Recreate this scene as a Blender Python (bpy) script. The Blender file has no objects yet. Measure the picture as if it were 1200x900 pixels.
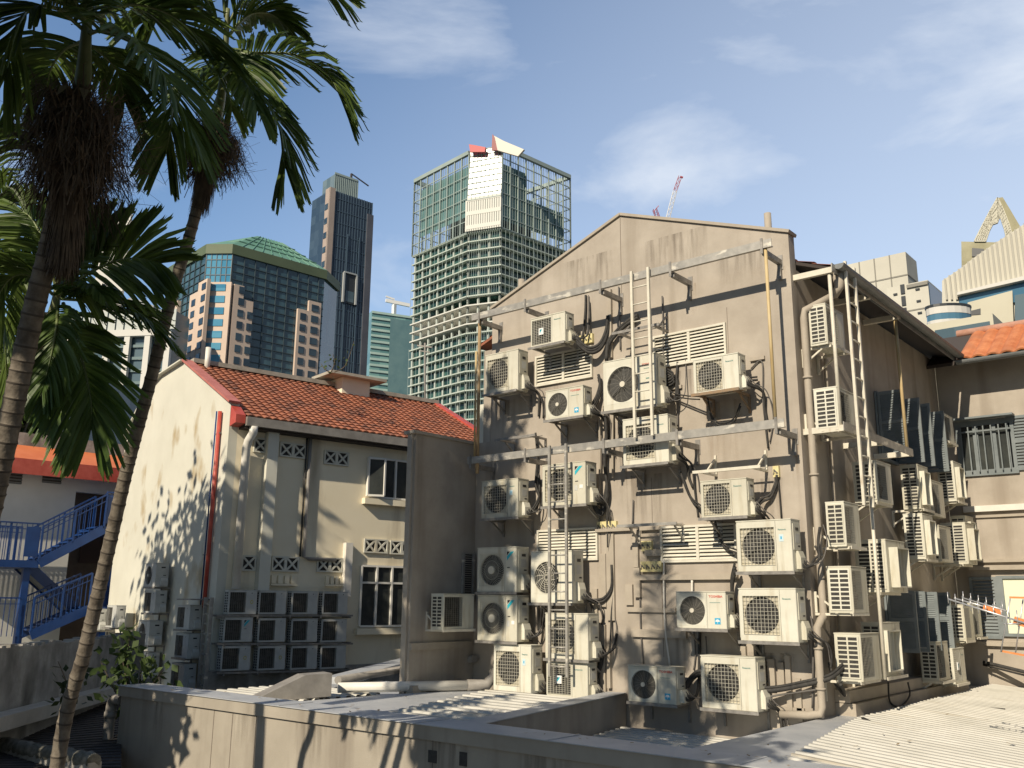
import bpy, math, random
from mathutils import Vector as V, Matrix as M
from math import sin, cos, pi, radians
random.seed(7)
rnd = random.uniform
scene = bpy.context.scene
col = scene.collection

# ------------------------------------------------------------------ camera frame
F = 1078.0
ROT = M(((0.767, 0.141, 0.626), (0.642, -0.181, -0.745), (0.008, 0.973, -0.229)))
def _orth(m):
    c = [V((m[0][i], m[1][i], m[2][i])) for i in range(3)]
    z = c[2].normalized(); x = (c[0] - z * c[0].dot(z)).normalized(); y = z.cross(x)
    return M(((x[0], y[0], z[0]), (x[1], y[1], z[1]), (x[2], y[2], z[2])))
ROT = _orth(ROT)
def ray(x, y): return ROT @ V(((x - 600) / F, -(y - 450) / F, -1.0))
CAM = -13.0 * ray(960, 838)
def at(x, y, d): return CAM + d * ray(x, y)
def onY(x, y, Y=0.0): r = ray(x, y); return CAM + r * ((Y - CAM.y) / r.y)
def onX(x, y, X=0.0): r = ray(x, y); return CAM + r * ((X - CAM.x) / r.x)
def onZ(x, y, Z=0.0): r = ray(x, y); return CAM + r * ((Z - CAM.z) / r.z)
def onP(x, y, P, n): r = ray(x, y); return CAM + r * ((P - CAM).dot(n) / r.dot(n))
RT = V((ROT[0][0], ROT[1][0], 0)).normalized(); FW = V((-RT.y, RT.x, 0))
def az(a): a = radians(a); return sin(a) * RT + cos(a) * FW
Z = V((0, 0, 1))

# ------------------------------------------------------------------ materials
MATS = {}
def mat(name, c, c2=None, rough=0.7, metal=0.0, scale=3.0, bump=0.0, bscale=40.0, lo=0.35, hi=0.65, spec=None, stretch=None, coord='Object', streak=None, objrand=None):
    if name in MATS: return MATS[name]
    m = bpy.data.materials.new(name); m.use_nodes = True
    nt = m.node_tree; b = nt.nodes['Principled BSDF']
    b.inputs['Roughness'].default_value = rough; b.inputs['Metallic'].default_value = metal
    if spec is not None: b.inputs['Specular IOR Level'].default_value = spec
    b.inputs['Base Color'].default_value = (*c, 1)
    tc = nt.nodes.new('ShaderNodeTexCoord'); src = tc.outputs[coord]
    if c2 is not None:
        s = src
        if stretch:
            mp = nt.nodes.new('ShaderNodeMapping'); mp.inputs['Scale'].default_value = stretch
            nt.links.new(src, mp.inputs['Vector']); s = mp.outputs['Vector']
        n = nt.nodes.new('ShaderNodeTexNoise'); n.inputs['Scale'].default_value = scale; n.inputs['Detail'].default_value = 7; n.inputs['Roughness'].default_value = 0.62
        nt.links.new(s, n.inputs['Vector'])
        r = nt.nodes.new('ShaderNodeValToRGB'); r.color_ramp.elements[0].position = lo; r.color_ramp.elements[1].position = hi
        r.color_ramp.elements[0].color = (*c, 1); r.color_ramp.elements[1].color = (*c2, 1)
        nt.links.new(n.outputs['Fac'], r.inputs['Fac']); out = r.outputs['Color']
        if streak:
            mp = nt.nodes.new('ShaderNodeMapping'); mp.inputs['Scale'].default_value = streak[1]
            nt.links.new(src, mp.inputs['Vector'])
            n2 = nt.nodes.new('ShaderNodeTexNoise'); n2.inputs['Scale'].default_value = 1.0; n2.inputs['Detail'].default_value = 5
            nt.links.new(mp.outputs['Vector'], n2.inputs['Vector'])
            r2 = nt.nodes.new('ShaderNodeValToRGB'); r2.color_ramp.elements[0].position = streak[2]; r2.color_ramp.elements[1].position = streak[3]
            nt.links.new(n2.outputs['Fac'], r2.inputs['Fac'])
            mx = nt.nodes.new('ShaderNodeMix'); mx.data_type = 'RGBA'
            nt.links.new(r2.outputs['Color'], mx.inputs[0]); nt.links.new(out, mx.inputs[6]); mx.inputs[7].default_value = (*streak[0], 1)
            out = mx.outputs[2]
        if objrand:
            oi = nt.nodes.new('ShaderNodeObjectInfo'); r3 = nt.nodes.new('ShaderNodeValToRGB'); r3.color_ramp.elements[0].color = (*objrand[0], 1); r3.color_ramp.elements[1].color = (*objrand[1], 1)
            nt.links.new(oi.outputs['Random'], r3.inputs['Fac']); mm = nt.nodes.new('ShaderNodeMix'); mm.data_type = 'RGBA'; mm.blend_type = 'MULTIPLY'; mm.inputs[0].default_value = 1.0
            nt.links.new(out, mm.inputs[6]); nt.links.new(r3.outputs['Color'], mm.inputs[7]); out = mm.outputs[2]
        nt.links.new(out, b.inputs['Base Color'])
    if bump:
        n = nt.nodes.new('ShaderNodeTexNoise'); n.inputs['Scale'].default_value = bscale; n.inputs['Detail'].default_value = 4
        nt.links.new(src, n.inputs['Vector'])
        bp = nt.nodes.new('ShaderNodeBump'); bp.inputs['Strength'].default_value = bump; bp.inputs['Distance'].default_value = 0.02
        nt.links.new(n.outputs['Fac'], bp.inputs['Height']); nt.links.new(bp.outputs['Normal'], b.inputs['Normal'])
    MATS[name] = m
    return m

TAUPE = mat('taupe_paint', (0.35, 0.305, 0.25), (0.44, 0.39, 0.325), 0.8, scale=1.3, bump=0.12, bscale=60, streak=((0.24, 0.20, 0.155), (2.6, 2.6, 0.20), 0.52, 0.84))
TAUPE2 = mat('taupe_trim', (0.35, 0.305, 0.245), (0.41, 0.36, 0.29), 0.75, scale=4)
CREAM = mat('cream_paint', (0.80, 0.71, 0.52), (0.84, 0.76, 0.58), 0.85, scale=0.8, bump=0.1, bscale=50, streak=((0.42, 0.35, 0.24), (1.8, 1.8, 0.3), 0.58, 0.82))
CREAMW = mat('pale_cream_paint', (0.59, 0.575, 0.485), (0.65, 0.635, 0.54), 0.85, scale=0.9, bump=0.12, bscale=40, streak=((0.42, 0.34, 0.21), (1.3, 1.3, 0.8), 0.59, 0.72))
WHITEW = mat('white_wall_paint', (0.66, 0.65, 0.60), (0.74, 0.73, 0.68), 0.85, scale=1.2)
ACW = mat('ac_casing', (0.58, 0.565, 0.485), (0.67, 0.655, 0.57), 0.5, scale=2.2, streak=((0.42, 0.36, 0.25), (8, 8, 1.2), 0.56, 0.85), objrand=((.84, .82, .76), (1.06, 1.06, 1.04)))
ACG = mat('ac_casing_greyed', (0.46, 0.46, 0.43), (0.56, 0.56, 0.52), 0.55, scale=4)
ACPLATE = mat('fan_surround', (0.44, 0.40, 0.30), (0.54, 0.50, 0.39), 0.55, scale=6)
WIRE = mat('grille_wire', (0.50, 0.48, 0.40), None, 0.5)
WIREG = mat('dark_grille_wire', (0.20, 0.19, 0.16), None, 0.5)
DARK = mat('coil_dark', (0.025, 0.024, 0.022), (0.05, 0.047, 0.042), 0.7, scale=25)
FIN = mat('coil_fins', (0.055, 0.052, 0.046), (0.09, 0.085, 0.075), 0.55, metal=0.3, scale=20)
FANM = mat('fan_plastic', (0.045, 0.043, 0.040), None, 0.45)
HUBM = mat('fan_hub', (0.62, 0.58, 0.48), None, 0.5)
RED = mat('red_lettering', (0.55, 0.05, 0.03), None, 0.5)
TEAL = mat('teal_lettering', (0.10, 0.24, 0.22), None, 0.5)
CYAN = mat('cyan_emblem', (0.03, 0.42, 0.52), None, 0.4)
BLK = mat('black_emblem', (0.015, 0.016, 0.02), None, 0.4)
LBLUE = mat('blue_sticker', (0.04, 0.38, 0.62), None, 0.4)
PBLUE = mat('pale_blue_sticker', (0.55, 0.68, 0.72), None, 0.4)
STICKW = mat('white_sticker', (0.78, 0.78, 0.76), None, 0.4)
STICKY = mat('yellow_sticker', (0.50, 0.42, 0.06), None, 0.4)
GALV = mat('galvanised_steel', (0.30, 0.29, 0.265), (0.42, 0.40, 0.36), 0.5, metal=0.35, scale=7, streak=((0.66, 0.62, 0.53), (3.5, 3.5, 9), 0.58, 0.66))
GALVD = mat('bracket_steel', (0.20, 0.19, 0.175), (0.34, 0.32, 0.29), 0.55, metal=0.3, scale=9)
WSTEEL = mat('white_painted_steel', (0.60, 0.56, 0.46), (0.70, 0.66, 0.55), 0.5, scale=8, streak=((0.35, 0.25, 0.14), (6, 6, 2.5), 0.64, 0.78))
RUST = mat('rusty_pole', (0.26, 0.17, 0.085), (0.42, 0.31, 0.17), 0.7, scale=5, stretch=(3, 3, 0.6))
OCHRE = mat('ochre_pole', (0.46, 0.33, 0.15), (0.60, 0.48, 0.27), 0.6, scale=3, stretch=(3, 3, 0.5))
BLACKR = mat('pipe_insulation', (0.022, 0.021, 0.02), (0.05, 0.047, 0.042), 0.75, scale=15)
GREYR = mat('grey_cable', (0.12, 0.11, 0.10), None, 0.6)
LOUV = mat('louvre_paint', (0.58, 0.55, 0.46), (0.68, 0.65, 0.55), 0.6, scale=5)
YEL = mat('cream_switch_plastic', (0.62, 0.54, 0.26), (0.70, 0.62, 0.34), 0.5, scale=10)
PARP = mat('parapet_paint', (0.32, 0.285, 0.23), (0.39, 0.35, 0.285), 0.85, scale=1.1, bump=.12, bscale=50, streak=((0.20, 0.17, 0.135), (2.4, 2.4, .3), 0.5, 0.8))
TILE = mat('red_roof_tile', (0.24, 0.080, 0.040), (0.41, 0.155, 0.082), 0.75, scale=5, bump=0.2, bscale=30, lo=0.3, hi=0.7, streak=((0.11, 0.055, 0.04), (2.3, 2.3, 2.3), 0.47, 0.72))
TILE2 = mat('orange_roof_tile', (0.44, 0.14, 0.05), (0.62, 0.24, 0.10), 0.7, scale=4, bump=0.2, bscale=30, streak=((0.30, 0.12, 0.06), (2, 2, 2), 0.55, 0.8))
REDP = mat('red_fascia_paint', (0.42, 0.06, 0.04), (0.52, 0.10, 0.07), 0.5, scale=4)
PINKP = mat('faded_red_paint', (0.42, 0.13, 0.10), (0.52, 0.19, 0.15), 0.6, scale=3)
ORP = mat('orange_fascia_paint', (0.62, 0.16, 0.05), (0.70, 0.21, 0.08), 0.5, scale=2)
GUT = mat('grey_gutter', (0.20, 0.185, 0.165), (0.30, 0.28, 0.25), 0.6, scale=3)
GUTD = mat('slate_gutter', (0.13, 0.14, 0.14), (0.19, 0.20, 0.20), 0.5, scale=3)
PVC = mat('white_pvc', (0.66, 0.63, 0.56), (0.74, 0.71, 0.64), 0.5, scale=4)
ROOFM = mat('white_roof_sheet', (0.46, 0.445, 0.39), (0.58, 0.56, 0.50), 0.55, scale=1.1, streak=((0.36, 0.31, 0.22), (0.5, 4, 4), 0.6, 0.8))
ROOFG = mat('bluish_flashing', (0.40, 0.42, 0.44), (0.52, 0.53, 0.54), 0.5, scale=2, metal=0.2)
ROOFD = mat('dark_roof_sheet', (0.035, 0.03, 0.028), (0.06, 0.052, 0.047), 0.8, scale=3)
CONC = mat('mossy_concrete', (0.24, 0.225, 0.20), (0.40, 0.38, 0.34), 0.9, scale=2.5, bump=0.3, bscale=20, streak=((0.10, 0.095, 0.08), (1.5, 1.5, 0.6), 0.5, 0.72))
BLUE = mat('blue_stair_paint', (0.004, 0.033, 0.145), (0.006, 0.045, 0.185), 0.45, scale=3)
GLASSD = mat('window_glass', (0.03, 0.035, 0.035), (0.06, 0.065, 0.06), 0.08, scale=1.5)
WFRAME = mat('white_window_frame', (0.72, 0.70, 0.64), None, 0.5)
DOORM = mat('brown_door', (0.08, 0.055, 0.04), (0.11, 0.08, 0.06), 0.6, scale=4)
SHUT = mat('slate_shutter', (0.14, 0.165, 0.17), (0.20, 0.225, 0.23), 0.6, scale=3)
ASPH = mat('asphalt', (0.045, 0.045, 0.047), (0.06, 0.06, 0.06), 0.9, scale=0.5)
WCURT = mat('pale_blind', (0.70, 0.72, 0.55), None, 0.7)

# ------------------------------------------------------------------ mesh collector
class MB:
    def __init__(s): s.v = []; s.f = []; s.mi = []; s.m = 0; s.sm = []; s.smooth = False
    def face(s, idx): s.f.append(tuple(idx)); s.mi.append(s.m); s.sm.append(s.smooth)
    def poly(s, pts):
        n = len(s.v); s.v += [V(p) for p in pts]; s.face(range(n, n + len(pts)))
    def boxv(s, p, a, b, c):                       # corner p + edge vectors
        n = len(s.v); p = V(p)
        s.v += [p, p + a, p + a + b, p + b, p + c, p + a + c, p + a + b + c, p + b + c]
        if a.cross(b).dot(c) > 0: fs = ((3, 2, 1, 0), (4, 5, 6, 7), (0, 1, 5, 4), (1, 2, 6, 5), (2, 3, 7, 6), (3, 0, 4, 7))
        else: fs = ((0, 1, 2, 3), (7, 6, 5, 4), (4, 5, 1, 0), (5, 6, 2, 1), (6, 7, 3, 2), (7, 4, 0, 3))
        for q in fs: s.face([n + i for i in q])
    def box(s, x0, x1, y0, y1, z0, z1): s.boxv((x0, y0, z0), V((x1 - x0, 0, 0)), V((0, y1 - y0, 0)), V((0, 0, z1 - z0)))
    def bar(s, p, q, w, h=None, up=None):          # rectangular bar from p to q
        p = V(p); q = V(q); h = w if h is None else h
        d = (q - p); 
        if d.length < 1e-6: return
        t = d.normalized(); u = V(up) if up is not None else (Z if abs(t.z) < 0.95 else V((0, 1, 0)))
        a = t.cross(u).normalized(); b = a.cross(t).normalized()
        s.boxv(p - a * w / 2 - b * h / 2, a * w, b * h, d)
    def tube(s, pts, r, n=8, cap=True):
        pts = [V(p) for p in pts]; rs = r if isinstance(r, (list, tuple)) else [r] * len(pts)
        t0 = (pts[1] - pts[0]).normalized(); a = t0.cross(Z if abs(t0.z) < 0.9 else V((1, 0, 0))).normalized()
        base = len(s.v); k = len(pts)
        for i, p in enumerate(pts):
            t = (pts[min(i + 1, k - 1)] - pts[max(i - 1, 0)]).normalized()
            a = (a - t * a.dot(t)).normalized(); b = t.cross(a)
            for j in range(n):
                g = 2 * pi * j / n; s.v.append(p + (a * cos(g) + b * sin(g)) * rs[i])
        o = s.smooth; s.smooth = True
        for i in range(k - 1):
            for j in range(n):
                j2 = (j + 1) % n
                s.face((base + i * n + j, base + i * n + j2, base + (i + 1) * n + j2, base + (i + 1) * n + j))
        s.smooth = o
        if cap:
            s.face([base + j for j in range(n)][::-1]); s.face([base + (k - 1) * n + j for j in range(n)])
    def prism(s, pts, ext):                        # polygon swept by vector
        ext = V(ext); n = len(s.v); k = len(pts); pts = [V(p) for p in pts]
        nr = V((0, 0, 0))
        for i in range(k): nr += (pts[i] - pts[0]).cross(pts[(i + 1) % k] - pts[0])
        if nr.dot(ext) > 0: pts = pts[::-1]
        s.v += pts + [p + ext for p in pts]
        s.face(range(n, n + k)); s.face([n + k + i for i in range(k)][::-1])
        for i in range(k):
            j = (i + 1) % k; s.face((n + i, n + k + i, n + k + j, n + j))
    def build(s, name, mats, parent=None, loc=None, **kw):
        me = bpy.data.meshes.new(name); inv = None
        o = bpy.data.objects.new(name, me); col.objects.link(o)
        off = V((0, 0, 0))
        if parent is not None:
            o.parent = parent; inv = wm(parent).inverted()
            vs = [inv @ v for v in s.v]
        else:
            if loc is None:
                xs = [v.x for v in s.v]; ys = [v.y for v in s.v]; zs = [v.z for v in s.v]
                loc = V(((min(xs) + max(xs)) / 2, (min(ys) + max(ys)) / 2, min(zs)))
            o.location = loc; vs = [v - V(loc) for v in s.v]
        me.from_pydata([tuple(v) for v in vs], [], s.f)
        for m in (mats if isinstance(mats, (list, tuple)) else [mats]): me.materials.append(m)
        me.polygons.foreach_set('material_index', s.mi); me.polygons.foreach_set('use_smooth', s.sm)
        me.update()
        for k, v in kw.items(): o[k] = v
        return o
def wm(o):
    m = M.LocRotScale(o.location, o.rotation_euler, o.scale)
    return wm(o.parent) @ m if o.parent else m
def thing(name, label, cat, loc=(0, 0, 0), rotz=0.0, group=None):
    o = bpy.data.objects.new(name, None); col.objects.link(o); o.empty_display_size = 0.2
    o.location = loc; o.rotation_euler = (0, 0, rotz); o['label'] = label; o['category'] = cat
    if group: o['group'] = group
    return o
def tag(o, label, cat, group=None):
    o['label'] = label; o['category'] = cat
    if group: o['group'] = group
    return o
def dup(root, loc=None, rotz=0.0, scale=None, label=None, group=None):
    r = root.copy(); col.objects.link(r)
    if loc is not None: r.location = loc
    r.rotation_euler = (0, 0, rotz)
    if scale: r.scale = scale
    if label: r['label'] = label
    if group: r['group'] = group
    for ch in list(root.children):
        c = ch.copy(); col.objects.link(c); c.parent = r
        for g in list(ch.children):
            d = g.copy(); col.objects.link(d); d.parent = c
    return r
def text_mesh(txt, height, bold=0.0):
    cu = bpy.data.curves.new('lettering', 'FONT'); cu.body = txt; cu.size = 1.0; cu.resolution_u = 2; cu.offset = bold
    cu.align_x = 'LEFT'
    o = bpy.data.objects.new('lettering_source', cu); col.objects.link(o)
    dg = bpy.context.evaluated_depsgraph_get(); dg.update()
    me = bpy.data.meshes.new_from_object(o.evaluated_get(dg))
    vs = [v.co.copy() for v in me.vertices]; fs = [tuple(p.vertices) for p in me.polygons]
    bpy.data.objects.remove(o); bpy.data.curves.remove(cu); bpy.data.meshes.remove(me)
    w = max(v.x for v in vs); 
    return [v * (height / 0.72) for v in vs], fs, w * height / 0.72
def add_text(mb, txt, p, ax, up, height, width=None, bold=0.0):
    vs, fs, w = text_mesh(txt, height, bold); n = len(mb.v); k = (width / w) if width else 1.0
    mb.v += [V(p) + ax * v.x * k + up * v.y for v in vs]
    for f in fs: mb.face([n + i for i in f])
def rot_face(p, ax):
    """rotz so that local +x runs along ax"""
    return math.atan2(ax.y, ax.x)
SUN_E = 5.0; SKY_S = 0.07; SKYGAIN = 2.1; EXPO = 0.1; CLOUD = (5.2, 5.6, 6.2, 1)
# ------------------------------------------------------------------ air conditioner prototypes
# local frame: x to the right along the front, -y out of the front, z up, origin at the bottom centre of the back
def ac_proto(style, w, h, d, text=None, emblem=False, sticker=None, casing=None, sidecol=2):
    C = casing or ACW
    root = thing('air_conditioner', 'air conditioner', 'air conditioner')
    hw = w / 2
    r = min(h * 0.40, w * 0.30)
    mg = h * 0.07
    cxo = -hw + mg + 0.02 + r; czo = h * 0.5
    x0, x1, z0, z1 = cxo - r - 0.012, cxo + r + 0.012, czo - r - 0.012, czo + r + 0.012
    if style in ('slab', 'medal'):
        x0, x1, z0, z1 = -hw + 0.03, -hw + w * 0.60, h * 0.08, h * 0.93
        cxo = (x0 + x1) / 2; czo = (z0 + z1) / 2; r = min(x1 - x0, z1 - z0) * 0.47
    if style == 'baffle':
        x0, x1, z0, z1 = -hw + w * 0.16, -hw + w * 0.72, h * 0.12, h * 0.84
        cxo = (x0 + x1) / 2; czo = (z0 + z1) / 2
    yf = -d; rec = 0.07
    mb = MB(); e = 0.008
    # shell with softened front edges
    def ring(a, b): # two loops of 4 -> quads
        n = len(mb.v); mb.v += [V(p) for p in a] + [V(p) for p in b]
        for i in range(4): j = (i + 1) % 4; mb.face((n + i, n + j, n + 4 + j, n + 4 + i))
    outer = [(-hw, 0, 0), (hw, 0, 0), (hw, 0, h), (-hw, 0, h)]
    fr0 = [(-hw, yf + e, 0), (hw, yf + e, 0), (hw, yf + e, h), (-hw, yf + e, h)]
    fr1 = [(-hw + e, yf, e), (hw - e, yf, e), (hw - e, yf, h - e), (-hw + e, yf, h - e)]
    hole = [(x0, yf, z0), (x1, yf, z0), (x1, yf, z1), (x0, yf, z1)]
    holeb = [(x0, yf + rec, z0), (x1, yf + rec, z0), (x1, yf + rec, z1), (x0, yf + rec, z1)]
    def rr(a, b): ring(b, a)
    rr(outer, fr0); rr(fr0, fr1); rr(fr1, hole)
    mb.poly([outer[i] for i in (3, 2, 1, 0)][::-1])
    rr(hole, holeb)
    mb.m = 1; mb.poly(holeb)
    mb.m = 0
    # lid with a slight overhang, base plate
    mb.box(-hw - 0.004, hw + 0.004, yf - 0.004, 0.004, h + 0.001, h + 0.016)
    # seam between the fan panel and the service panel
    xs = x1 + 0.02
    mb.m = 1
    if style not in ('slab',): mb.box(xs, xs + 0.004, yf - 0.0015, yf + 0.01, 0.01, h - 0.01)
    mb.m = 0
    mb.build('casing', [C, DARK], root)
    # fan behind the opening
    if style != 'baffle':
        fb = MB(); yb = yf + rec - 0.012
        for k in range(3):
            a0 = k * 2 * pi / 3 + 0.5
            for j in range(5):
                a, b = a0 + j * 0.24, a0 + (j + 1) * 0.24
                ri, ro = r * 0.22, r * 0.93
                fb.poly([(cxo + cos(a) * ri, yb - 0.004 * j, czo + sin(a) * ri), (cxo + cos(a) * ro, yb - 0.005 * j, czo + sin(a) * ro),
                         (cxo + cos(b) * ro, yb - 0.005 * (j + 1), czo + sin(b) * ro), (cxo + cos(b) * ri, yb - 0.004 * (j + 1), czo + sin(b) * ri)])
        fb.tube([(cxo, yb + 0.01, czo), (cxo, yb - 0.02, czo)], r * 0.22, 14)
        fb.build('fan', FANM, root)
    # plate with a round hole behind / in front of the wires
    def plate(yp, matx, n=32):
        p = MB()
        sq = []
        for k in range(n):
            a = 2 * pi * k / n; c, s = cos(a), sin(a); q = max(abs(c), abs(s))
            hx = (x1 - x0) / 2; hz = (z1 - z0) / 2; mx = (x0 + x1) / 2; mz = (z0 + z1) / 2
            sq.append((mx + c / q * hx, yp, mz + s / q * hz))
        for k in range(n):
            j = (k + 1) % n; a, b = 2 * pi * k / n, 2 * pi * j / n
            p.poly([sq[k], sq[j], (cxo + cos(b) * r, yp, czo + sin(b) * r), (cxo + cos(a) * r, yp, czo + sin(a) * r)][::-1])
            p.poly([(cxo + cos(a) * r, yp, czo + sin(a) * r), (cxo + cos(b) * r, yp, czo + sin(b) * r), (cxo + cos(b) * r, yp + 0.035, czo + sin(b) * r), (cxo + cos(a) * r, yp + 0.035, czo + sin(a) * r)][::-1])
        p.build('fan_surround', matx, root)
    g = MB()
    def annulus(rad, t, yy, n=28, c=None):
        for k in range(n):
            a, b = 2 * pi * k / n, 2 * pi * (k + 1) / n
            g.poly([(cxo + cos(a) * (rad - t), yy, czo + sin(a) * (rad - t)), (cxo + cos(a) * (rad + t), yy, czo + sin(a) * (rad + t)),
                    (cxo + cos(b) * (rad + t), yy, czo + sin(b) * (rad + t)), (cxo + cos(b) * (rad - t), yy, czo + sin(b) * (rad - t))])
    def spokes(n, ra, rb, t, yy, twist=0.0, seg=1):
        for k in range(n):
            for j in range(seg):
                u0, u1 = j / seg, (j + 1) / seg
                A = 2 * pi * k / n
                pa = ra + (rb - ra) * u0; pb = ra + (rb - ra) * u1
                a, b = A + twist * u0, A + twist * u1
                P = V((cxo + cos(a) * pa, yy, czo + sin(a) * pa)); Q = V((cxo + cos(b) * pb, yy, czo + sin(b) * pb))
                nn = (Q - P).normalized().cross(V((0, 1, 0))) * t
                g.poly([P - nn, Q - nn, Q + nn, P + nn])
    def disc(rad, yy, thick=0.012):
        g.tube([(cxo, yy + thick, czo), (cxo, yy - thick * 0.4, czo)], rad, 20)
    if style == 'grid':
        plate(yf + 0.03, ACPLATE)
        for k in range(11):
            x = x0 + (x1 - x0) * k / 10; g.box(x - 0.0022, x + 0.0022, yf - 0.006, yf + 0.001, z0, z1)
        for k in range(11):
            z = z0 + (z1 - z0) * k / 10; g.box(x0, x1, yf - 0.010, yf - 0.0065, z - 0.0022, z + 0.0022)
        g.build('grille', WIRE, root)
    elif style == 'slab' or style == 'medal':
        nz = 15
        for k in range(nz):
            z = z0 + (z1 - z0) * (k + .5) / nz; g.box(x0, x1, yf + 0.002, yf + 0.005, z - 0.002, z + 0.002)
        for k in range(9):
            x = x0 + (x1 - x0) * k / 8; g.box(x - 0.0025, x + 0.0025, yf - 0.003, yf + 0.001, z0, z1)
        gr = g.build('grille', WIREG if style == 'slab' else WIRE, root)
        if style == 'medal':
            q = MB(); q.box(cxo - 0.055, cxo + 0.055, yf - 0.016, yf - 0.004, czo - 0.06, czo + 0.06)
            q.m = 1; q.poly([(cxo - 0.028, yf - 0.018, czo + 0.035), (cxo - 0.028, yf - 0.018, czo - 0.035), (cxo + 0.03, yf - 0.018, czo + 0.035)])
            q.m = 2; q.poly([(cxo - 0.026, yf - 0.0195, czo + 0.033), (cxo - 0.026, yf - 0.0195, czo + 0.002), (cxo + 0.002, yf - 0.0195, czo + 0.033)])
            q.build('badge', [STICKW, CYAN, BLK], gr)
    elif style == 'round':
        plate(yf - 0.002, C)
        for k in range(12): annulus(r * (0.16 + 0.84 * k / 11.0) - 0.003, 0.0018, yf - 0.012 * (1 - (k / 11.0) ** 2) - 0.004)
        spokes(16, r * 0.15, r, 0.002, yf - 0.008, 0.35, 3)
        gr = g.build('grille', WIREG, root)
        g = MB(); disc(r * 0.16, yf - 0.018); g.build('hub_cap', HUBM, gr)
    elif style == 'swirl':
        rr0 = r * 1.0
        plate(yf + 0.012, C)
        spokes(40, r * 0.24, r * 1.20, 0.0022, yf - 0.006, 0.6, 4)
        for q in (0.6, 0.98): annulus(r * q, 0.0025, yf - 0.002)
        gr = g.build('grille', WIRE, root)
        g = MB(); disc(r * 0.25, yf - 0.016, 0.02); g.build('hub_cap', HUBM, gr)
    elif style == 'spoke':
        plate(yf - 0.002, C)
        for k in range(7): annulus(r * (0.2 + 0.8 * k / 6.0) - 0.003, 0.003, yf - 0.008)
        spokes(12, r * 0.1, r, 0.0045, yf - 0.011, 0.5, 3); g.build('grille', WIRE, root)
    elif style == 'baffle':
        # wind guard: a pale hood framing a vertical slot with vanes
        t = 0.02
        g.box(x0 - t, x0, yf - 0.09, yf - 0.001, z0 - t, z1 + t); g.box(x1, x1 + t, yf - 0.09, yf - 0.001, z0 - t, z1 + t)
        g.box(x0 + .001, x1 - .001, yf - 0.09, yf - 0.001, z1, z1 + t); g.box(x0 + .001, x1 - .001, yf - 0.09, yf - 0.001, z0 - t, z0)
        g.box(x0 + .001, x1 - .001, yf - 0.012, yf - 0.004, z0 + .001, z1 - .001)
        for k in range(3):
            x = x0 + (x1 - x0) * (k + 1) / 4; g.box(x - 0.004, x + 0.004, yf - 0.06, yf - 0.013, z0 + .002, z1 - .002)
        g.build('wind_guard', C, root)
    # left end: coil behind a moulded slot grid
    sc = MB(); n = max(6, int(h / 0.062)); ya, yb2 = yf + 0.03, -0.03
    sc.m = 1; sc.box(-hw - 0.003, -hw - 0.0005, ya, yb2, h * 0.07, h * 0.95); sc.m = 0
    for k in range(n + 1):
        z = h * 0.07 + (h * 0.88) * k / n; sc.box(-hw - 0.012, -hw - 0.0035, ya, yb2, z - 0.009, z + 0.009)
    for k in range(sidecol + 1):
        y = ya + (yb2 - ya) * k / sidecol; sc.box(-hw - 0.013, -hw - 0.0035, y - 0.009, y + 0.009, h * 0.06, h * 0.96)
    sc.build('side_coil_guard', [C, DARK], root)
    # right end: moulded handle recess, labels and the stop-valve cover
    vc = MB()
    prof = [(hw + 0.001, h * 0.05), (hw + 0.07, h * 0.05), (hw + 0.07, h * 0.27), (hw + 0.035, h * 0.40), (hw + 0.001, h * 0.40)]
    vc.prism([(x, yf * 0.62, z) for x, z in prof], (0, -yf * 0.55, 0))
    v_o = vc.build('valve_cover', C, root)
    sp = MB(); sp.box(hw + 0.001, hw + 0.010, yf * 0.85, yf * 0.12, h * 0.42, h * 0.93)
    sp.m = 1; sp.box(hw + 0.0105, hw + 0.013, yf * 0.60, yf * 0.28, h * 0.80, h * 0.86); sp.box(hw + 0.0105, hw + 0.0125, yf * 0.42, yf * 0.2, h * 0.48, h * 0.51)
    sp.m = 2; sp.box(hw + 0.0105, hw + 0.012, yf * 0.66, yf * 0.24, h * 0.56, h * 0.74)
    sp.build('handle_panel', [C, BLK, ACG], root)
    # lettering on the service panel
    ft = MB(); yl = yf - 0.003; ax = V((1, 0, 0)); xa = xs + 0.02; wa = hw - 0.02 - xa
    if text == 'TOSHIBA':
        add_text(ft, text, (xa + wa * .05, yl, h * 0.86), ax, Z, 0.034, wa * 0.85, 0.02)
        ft.m = 1; ft.box(xa + wa * .1, xa + wa * .75, yl - .0005, yl + .002, h * 0.715, h * 0.727)
        ft.m = 2; ft.box(xa + wa * .38, xa + wa * .72, yl - .0005, yl + .002, h * 0.13, h * 0.30)
        ft.m = 3; 
        ft.poly([(xa + wa * (.55 + .13 * cos(a)), yl - .002, h * .20 + .035 * sin(a)) for a in [pi * k / 8 for k in range(9)]])
        ft.box(xa + wa * .54, xa + wa * .56, yl - .0022, yl - .001, h * .145, h * .20)
        ft.build('lettering', [RED, TEAL, LBLUE, STICKW], root)
    elif text == 'TOSHIBA_big':
        add_text(ft, 'TOSHIBA', (xa + wa * .05, yl, h * 0.80), ax, Z, 0.035, wa * 0.8, 0.02)
        ft.m = 1; ft.box(xa + wa * .2, xa + wa * .6, yl - .0005, yl + .002, h * 0.735, h * 0.744)
        ft.box(xa + wa * .35, xa + wa * .60, yl - .0005, yl + .002, h * 0.53, h * 0.55)
        ft.build('lettering', [RED, TEAL], root)
    elif text == 'Panasonic':
        add_text(ft, text, (xa + wa * .1, yl, h * 0.80), ax, Z, 0.024, wa * 0.62, 0.02)
        ft.m = 1
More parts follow.
